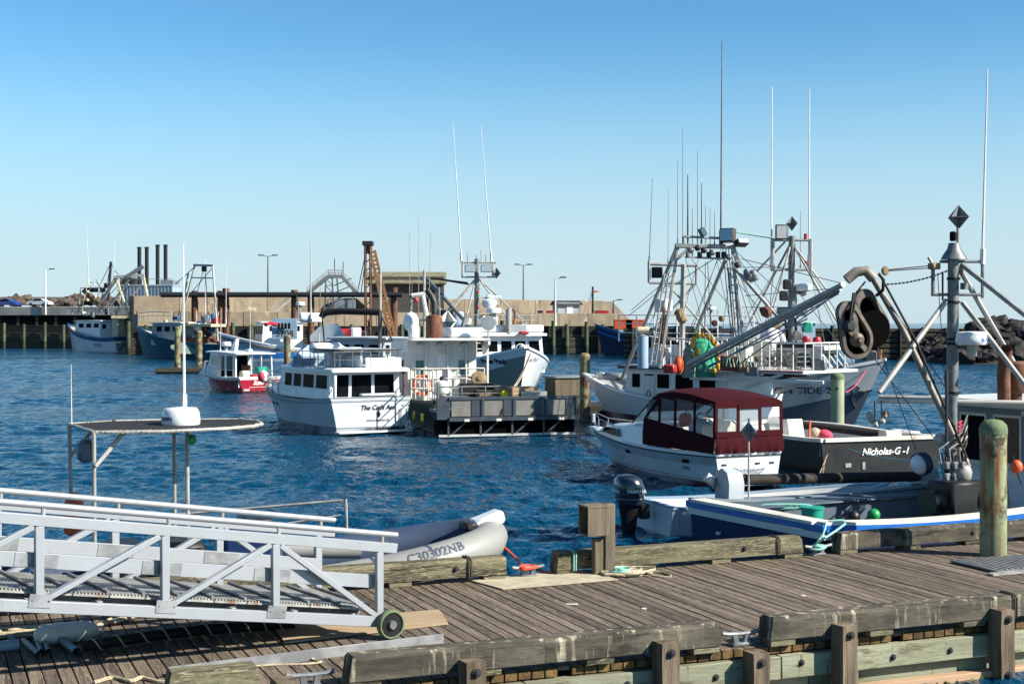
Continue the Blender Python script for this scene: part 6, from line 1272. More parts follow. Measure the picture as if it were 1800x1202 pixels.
# floating radar reflector on a pole at the end of the blue boat
b = Boat.__new__(Boat); 
pr = thing('reflector_pole', 'grey diamond radar reflector on a thin pole before the canvas cruiser', 'reflector', W(1316, 880, 25.9)); b.root = pr; b.P = loc_of(pr)
MB().tube((0, 0, -.1), b.P(1316, 735, 25.9), .018).build('pole', 'galv_light', pr); b.reflector(b.P(1316, 759, 25.9), .19)
# ================================================================== 13 white and red seiner heading left
b = Boat('red_white_boat', 'white and red fishing boat with gantry and net on its cabin roof', (11.9, 50.2), R(137), 8.3, 4.1, (1.4, 1.3, 2.05), .7, tw=.9, rake=1.5, ps=2.5); b.x0 = 3.9
mat('hull_rw', 'dcdfe1', .35, col2='cdd1d4', scale=.7, low='64202a', zlow=.62, coat=.2); r_ = b.root; Pb = b.P
b.hull('hull_rw', bw=.35, deck='blue_pale', inner='white_lobster', cap='white_clean', capw=.16, caph=.07)
v = b.house('cabin', 'white_clean', [(4.1, 1.0), (9.0, 1.0), (8.7, 2.45), (4.1, 2.4)], 1.5, 1.5)
b.side_windows(v, 1, [(8.1, 8.55), (7.45, 7.95), (6.7, 7.35), (5.6, 6.5), (4.6, 5.4)], 1.65, 2.25, fm='white_clean', fw=.04, m='glass_dark'); b.end_windows(v, True, [(.05, .35), (.38, .62), (.65, .95)], .45, .92, fm='white_clean')
MB().box((7.7, 1.52, 1.55), (.55, .03, 1.2), ch=.01).build('door', 'white', r_); MB().path(arc((7.7, 1.545, 1.45), .12, 0, 360, 14, (.7, 0, 0), (0, 0, 1.3)), .015).build('round_emblem', 'letter_black', r_)
MB().box((7.3, 0, 2.5), (3.6, 3.3, .08), ch=.02).build('cabin_roof', 'grey_deck', r_); MB().box((7.3, 1.66, 2.44), (3.6, .05, .09)).build('roof_trim', 'navy', r_)
MB().box((3.1, 0, 2.42), (4.8, 3.8, .12), ch=.03).build('working_roof', 'white', r_); MB().box((3.1, 1.92, 2.46), (4.8, .03, .05)).build('red_line', 'red', r_); MB().box((2.7, 1.9, 2.12), (5.6, .07, .12), ch=.01).build('side_beam', 'white', r_)
for x in (4.0,): MB().box((x, 1.85, 1.8), (.12, .12, .9)).build('roof_post', 'white_worn', r_)
b.railing([(7.6, 1.45, 2.55), (5.4, 1.5, 2.5), (4.0, 1.7, 2.5)], 1.05, .03, 0, .42, 'white'); b.railing([(7.6, -1.4, 2.55), (4.0, -1.5, 2.5)], 1.05, .03, 0, .6, 'white'); b.railing([(2.2, 1.7, 2.5), (.75, 1.7, 2.5), (.75, -1.0, 2.5)], .95, .03, 0, .55, 'white')
b.railing([b.pt(t, b.zs(t), -1, -.2) for t in (.5, .6, .72, .82)], 2.0, .03, 2, 1.0, 'white')
# net pile with floats
g = MB(); 
for cx, cz, rx, rz_, m_ in ((0, 0, 0, 0, 0),): pass
c_ = Pb(1232, 628, 52.5)
n1_ = MB().lathe([(.5, -.7), (.56, -.3), (.48, .1), (.5, .3), (.32, .62), (.05, .72)], c_, 18).build('net_pile', 'net_green', r_); n1_.scale = (1, 1, 1)
MB().lathe([(.24, -.65), (.28, -.2), (.18, .2), (.2, .3), (.05, .55)], Pb(1210, 632, 51.8), 14).build('net_bag', 'net_grey', r_); MB().ball(Pb(1193, 642, 51.6), .24, 12, 8, (.8, .8, 1.4)).build('orange_bag', 'orange', r_)
fl = [(1218, 606), (1220, 596), (1227, 590), (1236, 589), (1246, 592), (1253, 600), (1259, 610), (1262, 621), (1263, 633), (1261, 643), (1256, 651), (1226, 618), (1222, 630)]
for px, py in fl: MB().ball(Pb(px, py, 51.6), .09, 9, 7, (1, 1, 1.4)).build('net_float', 'yellow_float', r_)
MB().box(Pb(1262, 636, 53), (.5, .5, .6), ch=.05).build('roof_winch', 'rust', r_)
# cage of gear at the stern
cg = Pb(1380, 637, 51.5)
for i in range(9):
    MB().tube(cg + V((-.75 + i * .19, .45, -.5)), cg + V((-.75 + i * .19, .45, .42)), .012, n=4).build('cage_bar', 'galv', r_)
    if i < 6: MB().path([cg + V((-.78, .45, -.5 + i * .18)), cg + V((.8, .45, -.5 + i * .18)), cg + V((.8, -.4, -.5 + i * .18)), cg + V((-.78, -.4, -.5 + i * .18))], .012, 4, closed=True).build('cage_bar', 'galv', r_)
g = MB()
for i in range(260):
    p = cg + V((rng.uniform(-.72, .74), rng.uniform(-.36, .4), rng.uniform(-.48, .34))); d = V((rng.uniform(-1, 1), rng.uniform(-1, 1), rng.uniform(-1, 1))).normalized() * .16; g.path([p, p + d * .5 + V((.02, 0, .03)), p + d], .012, 4)
g.build('trap_gear', 'wicker', r_, kind='stuff'); MB().box(cg + V((0, 0, -.42)), (1.4, .75, .2), ch=.04).build('red_tray', 'red_bottom', r_)
# gantry
Yg = 51.0
def gp_(x, y, d=0.): return Pb(x, y, Yg + d)
gantry(b, [(gp_(1160, 648), gp_(1192, 432)), (gp_(1092, 668, 3.), gp_(1189, 436)), (gp_(1310, 612), gp_(1288, 460)), (gp_(1222, 585, 2), gp_(1276, 455)), (gp_(1370, 560, -1), gp_(1290, 470))])
MB().bar(gp_(1186, 432), gp_(1292, 434), .2, .16, ch=.03).build('gantry_beam', 'galv_light', r_); MB().bar(gp_(1288, 434), gp_(1300, 470), .16).build('gantry_knee', 'galv_light', r_); MB().bar(gp_(1190, 455), gp_(1212, 436), .12).build('gantry_knee', 'galv_light', r_); MB().bar(gp_(1204, 452), gp_(1275, 455), .07).build('gantry_beam', 'galv_light', r_)
MB().path([gp_(1202, 432), gp_(1202, 416), gp_(1270, 419), gp_(1270, 434)], .05, 6).build('aerial_rack', 'galv_light', r_)
b.flood(gp_(1279, 414, -.2), .55, .5, .26, R(60) - b.root.rotation_euler.z, .15, 'lamp_brown'); b.flood(gp_(1303, 427, -.2), .5, .2, .3, R(120) - b.root.rotation_euler.z, .5, 'steel_dark'); b.flood(gp_(1235, 408), .3, .3, .2, 1., .5, 'plastic_grey')
for px, yb, yt, rr_ in ((1267, 434, 74, .04), (1209, 452, 307, .045), (1233, 430, 322, .025), (1217, 450, 365, .015), (1240, 445, 362, .015), (1248, 445, 365, .015), (1256, 430, 370, .015), (1200, 432, 222, .012), (1226, 430, 265, .012), (1191, 432, 282, .012)): b.whip(gp_(px, yb), gp_(px + (2 if px == 1267 else 0), yt), rr_, 'galv' if rr_ > .03 else 'steel_dark')
for px in (1230, 1246, 1262, 1272): MB().box(gp_(px, 448), (.16, .14, .22), ch=.03).build('hanging_block', 'steel_dark', r_)
chain(Pb(1232, 440, Yg), Pb(1224, 452, Yg), .0, 6) if 0 else None
b.wires([(gp_(1240, 460), gp_(1238, 600)), (gp_(1244, 460), gp_(1250, 600)), (gp_(1205, 600), gp_(1262, 455)), (gp_(1186, 500), gp_(1255, 455)), (gp_(1290, 470), gp_(1330, 600)), (gp_(1295, 470), gp_(1345, 600)), (gp_(1262, 455), gp_(1350, 560)), (gp_(1110, 545, 3), gp_(1186, 480)), (gp_(1105, 555, 3), gp_(1186, 490)), (gp_(1300, 410), gp_(1362, 420)), (gp_(1303, 455), gp_(1480, 498))], .014)
b.wires([(gp_(1290, 408), gp_(1358, 418))], .02, 'teal_rope')
# ladder on the left leg, second mast frame behind
for dx_ in (-4, 4): b.tube('ladder_rail', gp_(1148 + dx_, 640), gp_(1172 + dx_, 480), .03)
for j in range(11): f_ = j / 10; b.tube('ladder_rung', gp_(lerp(1144, 1168, f_), lerp(636, 484, f_)), gp_(lerp(1152, 1176, f_), lerp(634, 482, f_)), .022)
for dx_ in (-5, 4): b.tube('ladder_rail', gp_(1296 + dx_, 600), gp_(1286 + dx_, 470), .03)
for j in range(10): f_ = j / 9; b.tube('ladder_rung', gp_(lerp(1291, 1281, f_), lerp(596, 474, f_)), gp_(lerp(1300, 1290, f_), lerp(596, 474, f_)), .022)
b.tube('mast', gp_(1198, 640, 3), gp_(1202, 465, 3), .11, 'galv_light'); b.tube('crosstree', gp_(1140, 464, 3), gp_(1225, 467, 3), .06, 'galv_light'); b.tube('crosstree', gp_(1141, 497, 3), gp_(1222, 499, 3), .05, 'galv_light'); b.tube('crosstree_end', gp_(1141, 460, 3), gp_(1141, 497, 3), .06, 'galv_light'); b.tube('crosstree_end', gp_(1224, 467, 3), gp_(1224, 500, 3), .05, 'galv_light')
b.flood(gp_(1155, 479, 3), .42, .42, .16, R(90) - b.root.rotation_euler.z, 0, 'steel_dark', 'glass_dark'); b.whip(gp_(1141, 462, 3), gp_(1147, 313, 3), .02, 'galv'); b.whip(gp_(1174, 465, 3), gp_(1175, 330, 3), .012, 'galv')
b.tube('mast_stay', gp_(1222, 500, 3), gp_(1130, 600, 3), .05); b.tube('mast_stay', gp_(1175, 500, 3), gp_(1268, 610, 3), .04)
MB().box(gp_(1166, 537, 2), (.55, .5, .5), ch=.06).build('camera_box', 'white_clean', r_); MB().lathe([(.12, -.5), (.14, -.45), (.14, .4), (.1, .5)], gp_(1167, 580, 1.), 12).build('rusty_fairlead', 'rust', r_); MB().lathe([(.04, -.3), (.16, -.24), (.2, -.05), (.17, .12), (.22, .2), (.1, .3)], gp_(1197, 556, 2.5), 9, Matrix.Rotation(.5, 3, 'Y')).build('tarp_roll', 'tan', r_)
MB().lathe([(.2, 0), (.2, .5), (.2, 1.15)], gp_(1130, 647), 14).build('vent_stack', 'blue_pale', r_); MB().tube(gp_(1121, 580), gp_(1141, 580), .12, n=12).build('vent_cowl', 'cream', r_); MB().box(gp_(1160, 628, 1), (.6, .6, .7), ch=.05).build('roof_box', 'white_clean', r_)
# long boom running up to the right
b.tube('boom', Pb(1210, 640, 50), Pb(1482, 500, 42), .1, 'galv_light', .085, 10); b.tube('boom_stiffener', Pb(1216, 646, 49.6), Pb(1478, 510, 42), .05, 'galv'); b.wires([(Pb(1230, 655, 49), Pb(1476, 515, 42)), (Pb(1300, 640, 48), Pb(1476, 512, 42)), (Pb(1210, 660, 49), Pb(1420, 560, 43.5))], .025, 'plastic_grey')
MB().lathe([(.16, -.12), (.2, 0), (.16, .12)], Pb(1347, 548, 47), 14, Matrix.Rotation(R(80), 3, 'X')).build('boom_block', 'rust', r_)
MB().box((11.3, 0, 2.0), (.3, .2, .3), ch=.05).build('bitt', 'white', r_); MB().box((10.6, 0, 2.0), (.9, .6, .3), ch=.1).build('anchor_winch', 'grey_paint', r_); b.wires([(Pb(1050, 655, 57), Pb(1030, 660, 60))], .03, 'rope', .2)
for y in (-1.7, 1.8): MB().bar((4.1, y, 1.5), (1.6, y, 2.36), .1).build('roof_brace', 'white_worn', r_)

b.railing([Pb(1088, 600, 57.5), Pb(1150, 601, 57), Pb(1230, 602, 56.5), Pb(1325, 604, 56)], 1.08, .03, 2, .75, 'white')
MB().box((7.6, -1.9, 2.3), (4.4, .5, 1.9), ch=.03).build('deck_house', 'white', r_)
b.wires([(gp_(1192, 436), gp_(1148, 560, 3)), (gp_(1190, 434), gp_(1100, 640, 3)), (gp_(1292, 440), gp_(1420, 560, -2)), (gp_(1292, 446), gp_(1400, 600, -2)), (gp_(1270, 430), gp_(1210, 600, 1)), (gp_(1205, 455), gp_(1240, 590)), (gp_(1215, 455), gp_(1300, 560, 1)), (gp_(1228, 455), gp_(1175, 640)), (gp_(1260, 458), gp_(1300, 640)), (gp_(1285, 470), gp_(1262, 640)), (gp_(1300, 480), gp_(1372, 640, -1)), (gp_(1170, 500, 3), gp_(1115, 640, 3)), (gp_(1224, 500, 3), gp_(1262, 590, 3)), (gp_(1310, 520), gp_(1478, 506, -8)), (gp_(1305, 540), gp_(1440, 540, -6))], .011)
for px, py, m_ in ((1226, 436, 'steel_dark'), (1237, 440, 'steel_dark'), (1252, 444, 'galv'), (1281, 452, 'galv'), (1296, 466, 'steel_dark'), (1312, 478, 'plastic_grey'), (1318, 486, 'galv'), (1326, 482, 'grey_light'), (1214, 440, 'galv'), (1268, 560, 'tan'), (1256, 568, 'rust'), (1340, 545, 'steel_dark')):
    MB().lathe([(.06, -.1), (.11, -.04), (.11, .04), (.06, .1)], gp_(px, py, -.3), 10, Matrix.Rotation(R(70), 3, 'X')).build('pulley_block', m_, r_)
MB().box(gp_(1320, 486, .2), (.5, .3, .4), Matrix.Rotation(.3, 3, 'Y'), .06).build('net_sounder', 'galv', r_)
for i in range(10): MB().path([gp_(1270 + 6 * i, 640 + 3 * (i % 2), -1), gp_(1274 + 6 * i, 628 - 5 * (i % 3), -1), gp_(1279 + 6 * i, 645, -1)], .03, 5).build('coiled_hose', ('rope_dark', 'teal_rope', 'rope')[i % 3], r_)
for px, py, sx, sz, m_ in ((1285, 638, .7, .5, 'rust'), (1305, 646, .5, .35, 'tan'), (1322, 648, .45, .5, 'plastic_grey'), (1178, 648, .4, .3, 'red'), (1440, 640, .5, .4, 'galv')): MB().box(gp_(px, py, -.5), (sx, .5, sz), .4, .04).build('stowed_box', m_, r_)
for k_ in range(4): b.tube('cable_duct', gp_(1270 + k_ * 5, 430), gp_(1286 + k_ * 5, 600 + k_ * 8), .016, 'rubber')
MB().path([gp_(1160, 636), gp_(1170, 620), gp_(1164, 600), gp_(1168, 560), gp_(1166, 540)], .05, 6).build('chain_bundle', 'rust', r_)

# ================================================================== 14 grey seiner heading right
b = Boat('grey_seiner', 'grey and white seiner with raked wheelhouse windows, bow to the right', (2.9, 62.5), R(-31), 10.6, 5., (1.5, 1.55, 2.7), .8, tw=.9, rake=1.3, ps=2.7); b.x0 = 3.
mat('hull_ct', '454c55', .35, col2='3c434b', scale=.5, low='2a2c30', zlow=.1, coat=.3); r_ = b.root; Pb = b.P
b.hull('hull_ct', bw=.5, deck='grey_deck', cap='grey_light', capw=.2, caph=.1)
b.band('sheer_band', 'grey_light', lambda t: b.zs(t) - 1.15, lambda t: b.zs(t), .015); b.band('dark_rail', 'black', lambda t: b.zs(t) - .02, lambda t: b.zs(t) + .12, .03, t0=.62, t1=.9)
b.name_side('CRIMSON TIDE 2', .36, 'letter_black', 10.2, 1.5, -1, shear=.1, bold=.004, off=.05, sx=1.15)
def hw14(x): return lerp(1.8, 1.15, (x - 5.5) / 6.7)
hv = [V((5.5, -1.8, 1.4)), V((12.2, -1.1, 1.9)), V((11.3, -1.1, 3.1)), V((5.5, -1.75, 3.1)), V((5.5, 1.8, 1.4)), V((12.2, 1.1, 1.9)), V((11.3, 1.1, 3.1)), V((5.5, 1.75, 3.1))]
MB().add(hv, [(0, 1, 2, 3), (4, 7, 6, 5), (1, 5, 6, 2), (0, 3, 7, 4), (3, 2, 6, 7), (0, 4, 5, 1)]).build('wheelhouse', 'white', r_, smooth=0)
MB().prism([(5.3, -1.95, 3.1), (11.6, -1.3, 3.1), (11.9, 0, 3.1), (11.6, 1.3, 3.1), (5.3, 1.95, 3.1)], (0, 0, .16)).build('roof', 'white', r_)
for x0 in (6.9, 8.0, 9.1, 10.15):
    b.win([V((x0 + .35, -hw14(x0 + .35) - .01, 2.25)), V((x0 + 1.2, -hw14(x0 + 1.2) - .01, 2.25)), V((x0 + .85, -hw14(x0 + .85) + .02, 3.0)), V((x0, -hw14(x0) + .02, 3.0))], m='glass_sky', fm='white', fw=.05)
b.end_windows(hv, True, [(.05, .35), (.38, .62), (.65, .95)], .35, .9, m='glass_sky', fm='white')
MB().bar((5.6, -1.93, 3.3), (11.2, -1.38, 3.3), .06, .24).build('name_board', 'black', r_); text('board_lettering', 'RAMER CARLY', .24, 'letter_white', r_, lambda u, v_: V((8.4 + u * 1.1, -lerp(1.98, 1.43, (8.4 + u * 1.1 - 5.6) / 5.6), 3.3 + v_)), 0, .006)
for px, py in ((1417, 600), (1436, 602)): MB().lathe([(.14, 0), (.17, .06), (.17, .22), (.12, .3)], Pb(px, py + 4, 55), 12).build('red_drum', 'red', r_)
Yg = 57.5
def mp_(x, y, d=0.): return Pb(x, y, Yg + d)
b.tube('mast', mp_(1390, 640), mp_(1392, 415), .15, 'galv', .13, 12)
for yy, x0, x1 in ((422, 1357, 1428), (474, 1355, 1426)): b.tube('crosstree', mp_(x0, yy), mp_(x1, yy), .06)
for x0 in (1358, 1425): b.tube('crosstree_end', mp_(x0, 420), mp_(x0, 476), .09)
b.flood(mp_(1373, 408, -.2), .45, .6, .2, R(90) - b.root.rotation_euler.z, 0, 'steel_dark', 'white_lobster'); b.reflector(mp_(1392, 393), .3)
for py in (420, 468): MB().lathe([(.07, 0), (.07, .2), (.03, .22)], mp_(1416, py), 10).build('mast_lamp', 'red', r_)
b.whip(mp_(1356, 474), mp_(1357, 152), .04); b.whip(mp_(1422, 474), mp_(1423, 156), .04); b.whip(mp_(1407, 474), mp_(1407, 370), .02, 'galv'); b.whip(mp_(1385, 420), mp_(1385, 395), .02, 'galv')
b.radar(mp_(1413, 512), .36, .3); b.tube('radar_bracket', mp_(1392, 514), mp_(1412, 514), .08, 'galv')
for x1, y1, d in ((1355, 560, -1), (1455, 512, 0), (1318, 490, 1), (1300, 600, 2), (1480, 580, -1), (1402, 560, 0)): b.tube('mast_stay', mp_(1391 if x1 != 1318 else 1380, 425), mp_(x1, y1, d), .045)
MB().box(mp_(1393, 548), (1.2, .5, .35), ch=.05).build('winch', 'grey_paint', r_)
for px in (1340, 1370, 1410): b.tube('pulley_line', mp_(px, 580), mp_(px + 8, 640), .02, 'steel_dark')
MB().ball(mp_(1357, 600, -1), .5, 12, 8, (.8, .8, 1.1)).build('white_tank', 'white_clean', r_); MB().box(mp_(1335, 612, -1), (1.4, .6, .7), ch=.08).build('net_box', 'white_worn', r_)
b.railing([b.pt(t, b.zs(t), -1, -.1) for t in (.3, .4, .5)], 1., .03, 2, .9, 'galv_light')
# bow emblem: a looped line like a swan neck
em = [(12.35, 1.75), (12.3, 1.98), (12.45, 2.08), (12.6, 1.98), (12.5, 1.86), (12.75, 1.8), (13.0, 1.88)]
def emb(x, z): return b.at_x(x, z, -1, .04)
MB().path([emb(x + .1, z - .35) for x, z in em], .035, 6).build('bow_emblem', 'letter_black', r_); MB().path([emb(x, z) for x, z in ((12.45, 1.45), (12.38, 1.2), (12.42, .95), (12.5, .8))], .035, 6).build('bow_emblem', 'letter_black', r_)
MB().box((13.1, 0, 2.85), (.3, .3, .45), ch=.05).build('bitt', 'galv', r_); b.tube('bow_post', (13.4, -.05, 2.6), (13.4, -.05, 3.1), .1, 'rust_light')
b.wires([(Pb(1527, 640, 57), W(1480, 690, 47.3) if 0 else Pb(1486, 690, 47.6))], .02, 'pink_rope', .2)

b.wires([(mp_(1392, 420), mp_(1500, 640, -2)), (mp_(1392, 425), mp_(1330, 610, 1)), (mp_(1360, 476), mp_(1345, 610, 1)), (mp_(1425, 476), mp_(1450, 605, -1)), (mp_(1392, 500), mp_(1480, 610, -1)), (mp_(1385, 440), mp_(1310, 560, 2)), (mp_(1400, 440), mp_(1530, 640, -2)), (mp_(1376, 470), mp_(1300, 470, 3))], .014)
for px, py, m_ in ((1378, 520, 'steel_dark'), (1384, 500, 'steel_dark'), (1365, 570, 'tan'), (1402, 590, 'galv'), (1372, 590, 'rust'), (1420, 575, 'teal_plastic'), (1348, 590, 'white_worn')): MB().box(mp_(px, py, -.5), (.35, .3, .4), .5, .05).build('deck_fitting', m_, r_)
for px in (1362, 1380, 1398): MB().path([mp_(px, 560), mp_(px + 3, 590), mp_(px - 2, 620)], .05, 6).build('hose', 'rubber', r_)
for px in (1358, 1372, 1384, 1402): b.tube('ladder_rung', mp_(1384, 440 + (px - 1350) * 3), mp_(1398, 440 + (px - 1350) * 3), .02)
MB().path(arc(mp_(1358, 602, -1), .45, 0, 180, 10), .12, 8).build('exhaust_bend', 'white_clean', r_)

# ================================================================== far boats
def far_boat(name, label, stern, head, L, B, zs, hullm, bandm, housem='white', house=(.45, .75), hz=2.2, hw=.36, bandz=.25, fwdwin=True, winx=3, rake=1.2, low='2a2020', flushbow=True):
    b = Boat(name, label, stern, head, L, B, zs, .8, tw=.9, rake=rake, ps=2.7)
    b.hull(hullm, n=18, bw=.6, deck='tan', inner='white_worn', cap=bandm, capw=.25, caph=.12)
    b.band('sheer_band', bandm, lambda t: b.zs(t) - bandz, lambda t: b.zs(t), .03, transom=True)
    x0, x1 = house[0] * L, house[1] * L; dz = b.zs(.6) - .6; top = dz + hz
    v = b.house('wheelhouse', housem, [(x0, dz), (x1, dz), (x1 - .25, top), (x0, top)], B * hw, B * hw * .96, 'white', .12, (.3, .35, .2))
    for sd_ in (1, -1): b.side_windows(v, sd_, [(lerp(x0 + .3, x1 - .5, i / winx), lerp(x0 + .3, x1 - .5, (i + .72) / winx)) for i in range(winx)], top - .95, top - .3, fm=housem, fw=.04)
    b.end_windows(v, True, [(.05, .34), (.37, .63), (.66, .95)], .58, .9, fm=housem, fw=.04); b.end_windows(v, False, [(.1, .3), (.7, .9)], .55, .85, fm=housem, fw=.04)
    b.top = top; b.v = v; return b
# 5 white and blue seiner
b = far_boat('blue_trim_seiner', 'white seiner with blue sheer band and cream gallows moored far left by the wharf', (-55.2, 205), R(140), 15.5, 5.6, (2.1, 2.3, 4.0), 'white_clean', 'blue_far', 'white_clean', (.3, .72), 2.5, .31, .5)
r_ = b.root; Pb = b.P; Yg = 208
gantry(b, [(Pb(228, 560, 206), Pb(204, 488, 206)), (Pb(266, 556, 206), Pb(252, 485, 206)), (Pb(176, 534, 208), Pb(202, 490, 206))], 'cream', .2); MB().bar(Pb(200, 487, 206), Pb(254, 484, 206), .5, .4).build('gantry_beam', 'galv_light', r_); MB().bar(Pb(222, 487, 206), Pb(252, 468, 206), .6, .5).build('boom', 'galv', r_)
b.tube('boom', Pb(146, 510, 208), Pb(172, 536, 208), .3, 'rust_light'); b.tube('mast', Pb(190, 530, 209), Pb(195, 460, 209), .2, 'steel_dark'); b.tube('derrick', Pb(196, 535, 206), Pb(240, 472, 206), .16, 'galv'); b.tube('derrick', Pb(172, 540, 206), Pb(206, 490, 206), .14, 'galv')
MB().bar(Pb(198, 557, 205), Pb(250, 558, 205), 1.5, .4).build('shelter_roof', 'cream', r_); MB().box(Pb(208, 580, 205.5), (1.4, 1.2, 3.2), ch=.05).build('shelter_wall', 'cream', r_)
for px in (152, 160, 168, 180): b.flood(Pb(px, 510, 208), .7, .6, .4, 0, 0, 'steel_dark', 'glass_dark')
b.bar_radar(Pb(166, 500, 208), 1.6, .5); MB().ball(Pb(152, 550, 208), .45).build('radar_ball', 'white_clean', r_); b.tube('crosstree', Pb(140, 506, 208), Pb(192, 505, 208), .08); b.whip(Pb(156, 500, 209), Pb(152, 392, 209), .06); b.whip(Pb(201, 487, 208), Pb(201, 414, 208), .06); b.tube('rack_post', Pb(142, 506, 208), Pb(138, 550, 208), .1); b.tube('rack_post', Pb(180, 506, 208), Pb(178, 550, 208), .1)
for i in range(14): MB().box(Pb(rng.uniform(140, 240), rng.uniform(500, 556), 207), (rng.uniform(.2, .7), .4, rng.uniform(.2, .8)), ch=.05).build('deck_fitting', rng.choice(['steel_dark', 'cream', 'rust', 'galv', 'white_worn', 'wood_brown']), r_)
for i in range(12): b.tube('rig_pole', Pb(rng.uniform(140, 255), rng.uniform(540, 560), 207), Pb(rng.uniform(150, 250), rng.uniform(485, 520), 207), .05, rng.choice(['galv', 'cream', 'steel_dark']))
b.railing([Pb(120, 553, 211), Pb(160, 553, 208), Pb(190, 553, 206)], .9, .05, 1, 1.); b.wires([(Pb(195, 462, 209), Pb(176, 500, 209)), (Pb(195, 462, 209), Pb(210, 488, 207)), (Pb(195, 462, 209), Pb(185, 512, 209))], .05)
for z in (1.2, 1.0, .8): MB().box(b.pt(.28, z, 1, .03), (3.0 - z, .03, .07)).build('hull_bar', 'navy', r_)
MB().prism([(-1.3, -2.3, 1.3), (-1.3, -2.3, 1.5), (.2, -2.3, 1.5), (.2, -2.3, 1.3)], (0, 4.6, 0)).build('stern_platform', 'cream', r_); 
for y in (-1.8, 0, 1.8): MB().bar((0, y, .2), (-1.2, y, 1.3), .15).build('platform_strut', 'galv', r_)
# 6 teal trawler
b = far_boat('teal_trawler', 'teal hulled trawler with grey wheelhouse and tall A frame left of the green piles', (-29.5, 160.5), R(154), 16.5, 5.6, (1.8, 2.0, 3.7), 'teal_hull', 'teal_hull', 'grey_light', (.52, .78), 2.5, .31, .2)
r_ = b.root; Pb = b.P; Yg = 164
gantry(b, [(Pb(308, 602, 166), Pb(343, 466, 165)), (Pb(383, 600, 162), Pb(374, 467, 163)), (Pb(331, 480, 165), Pb(318, 560, 165))], 'galv_light', .12); MB().bar(Pb(341, 466, 165), Pb(376, 467, 163), .25).build('gantry_beam', 'galv_light', r_); MB().bar(Pb(336, 488, 165), Pb(375, 489, 163), .14).build('gantry_beam', 'galv_light', r_)
for px in (357, 361): MB().box(Pb(px, 473, 164), (.3, .3, .6), ch=.05).build('hanging_block', 'steel_dark', r_)
b.wires([(Pb(357, 478, 164), Pb(345, 520, 164)), (Pb(361, 478, 164), Pb(366, 560, 164)), (Pb(341, 470, 165), Pb(308, 500, 166)), (Pb(374, 470, 163), Pb(340, 510, 165))], .05); b.whip(Pb(361, 570, 164), Pb(361, 455, 164), .06); b.whip(Pb(397, 570, 162), Pb(398, 456, 162), .05)
MB().box(Pb(292, 585, 168.3), (.3, .4, 3.0), ch=.05).build('corner_panel', 'white', r_); MB().bar(Pb(300, 570, 166), Pb(385, 572, 162), 2.6, .3).build('shelter_roof', 'cream', r_)
for px in (315, 330, 345, 360, 375): b.tube('shelter_post', Pb(px, 571, 165), Pb(px, 605, 165), .1, 'white_worn')
g = MB()
for i in range(90): p = Pb(rng.uniform(318, 400), rng.uniform(594, 606), 163); g.ball(p, rng.uniform(.25, .5), 6, 4, (1, 1, .7))
g.build('net_heap', 'rust', r_, kind='stuff'); MB().box(Pb(316, 582, 163.5), (1.2, 1, 1.1), ch=.1).build('teal_winch', 'teal_plastic', r_); MB().loft([[Pb(px, y0, 161), Pb(px, y1, 160.4), Pb(px, y1, 161.8)] for px, y0, y1 in ((300, 607, 612), (320, 602, 622), (345, 607, 622), (370, 602, 618), (392, 606, 610))], cap=False).build('side_net', 'net_grey', r_)
for px, py, m in ((350, 575, 'white_clean'), (366, 560, 'white_clean'), (378, 565, 'red')): MB().box(Pb(px, py, 163), (.8, .7, .9), ch=.1).build('stowed_box', m, r_)
b.railing([Pb(246, 563, 171), Pb(270, 561, 169), Pb(300, 562, 167)], .9, .05, 1, 1.)
for i in range(16): MB().box(Pb(rng.uniform(305, 400), rng.uniform(555, 600), 163), (rng.uniform(.3, .9), .5, rng.uniform(.3, .9)), ch=.05).build('deck_fitting', rng.choice(['steel_dark', 'cream', 'rust', 'galv', 'white_worn', 'red_bottom', 'blue_far']), r_)
for i in range(9): x_ = rng.uniform(300, 400); b.tube('rig_pole', Pb(x_, 600, 163), Pb(x_ + rng.uniform(-12, 12), rng.uniform(530, 560), 163), .05, rng.choice(['galv', 'white_worn', 'steel_dark']))
# 7 white boat with number 5708
b = far_boat('numbered_boat', 'white fishing boat with blue stripe and black number beyond the white trawler', (-20.2, 160), R(205), 13., 5., (1.5, 1.5, 3.1), 'blue_pale', 'white_clean', 'white_clean', (.3, .66), 3.1, .32, .3)
r_ = b.root; Pb = b.P; b.band('blue_stripe', 'blue_trim', .35, .9, .04); b.band('tan_stripe', 'tan', lambda t: b.zs(t) - .5, lambda t: b.zs(t) - .3, .04)
cc = Pb(497, 572, 151.0); text('boat_number', '5708', .95, 'letter_black', r_, (lambda vv: (lambda u, v_: vv + (Pb(507, 581, 150.6) - Pb(490, 581, 150.6)).normalized() * u + V((0, 0, v_))))(Pb(500, 587, 150.4)), 0, .02)
MB().box(Pb(500, 578, 151), (2.7, .1, 2.2), -r_.rotation_euler.z, .02).build('number_board', 'blue_pale', r_); 
for px in (490, 496, 502, 508): MB().box(Pb(px, 573, 150.7), (.26, .06, .62), -r_.rotation_euler.z, .02).build('front_window', 'glass_dark', r_)
MB().lathe([(.5, -.6), (.55, -.5), (.55, .5), (.5, .6)], Pb(537, 558, 154), 14, Matrix.Rotation(R(90), 3, 'Y')).build('life_raft', 'white_clean', r_); MB().box(Pb(556, 558, 154), (1.3, .8, 1.), ch=.05).build('roof_box', 'white_clean', r_)
for px, yt in ((521, 520), (545, 415), (562, 505)): b.whip(Pb(px, 565, 155), Pb(px + 1, yt, 155), .06, 'galv' if px != 562 else 'rust_light')
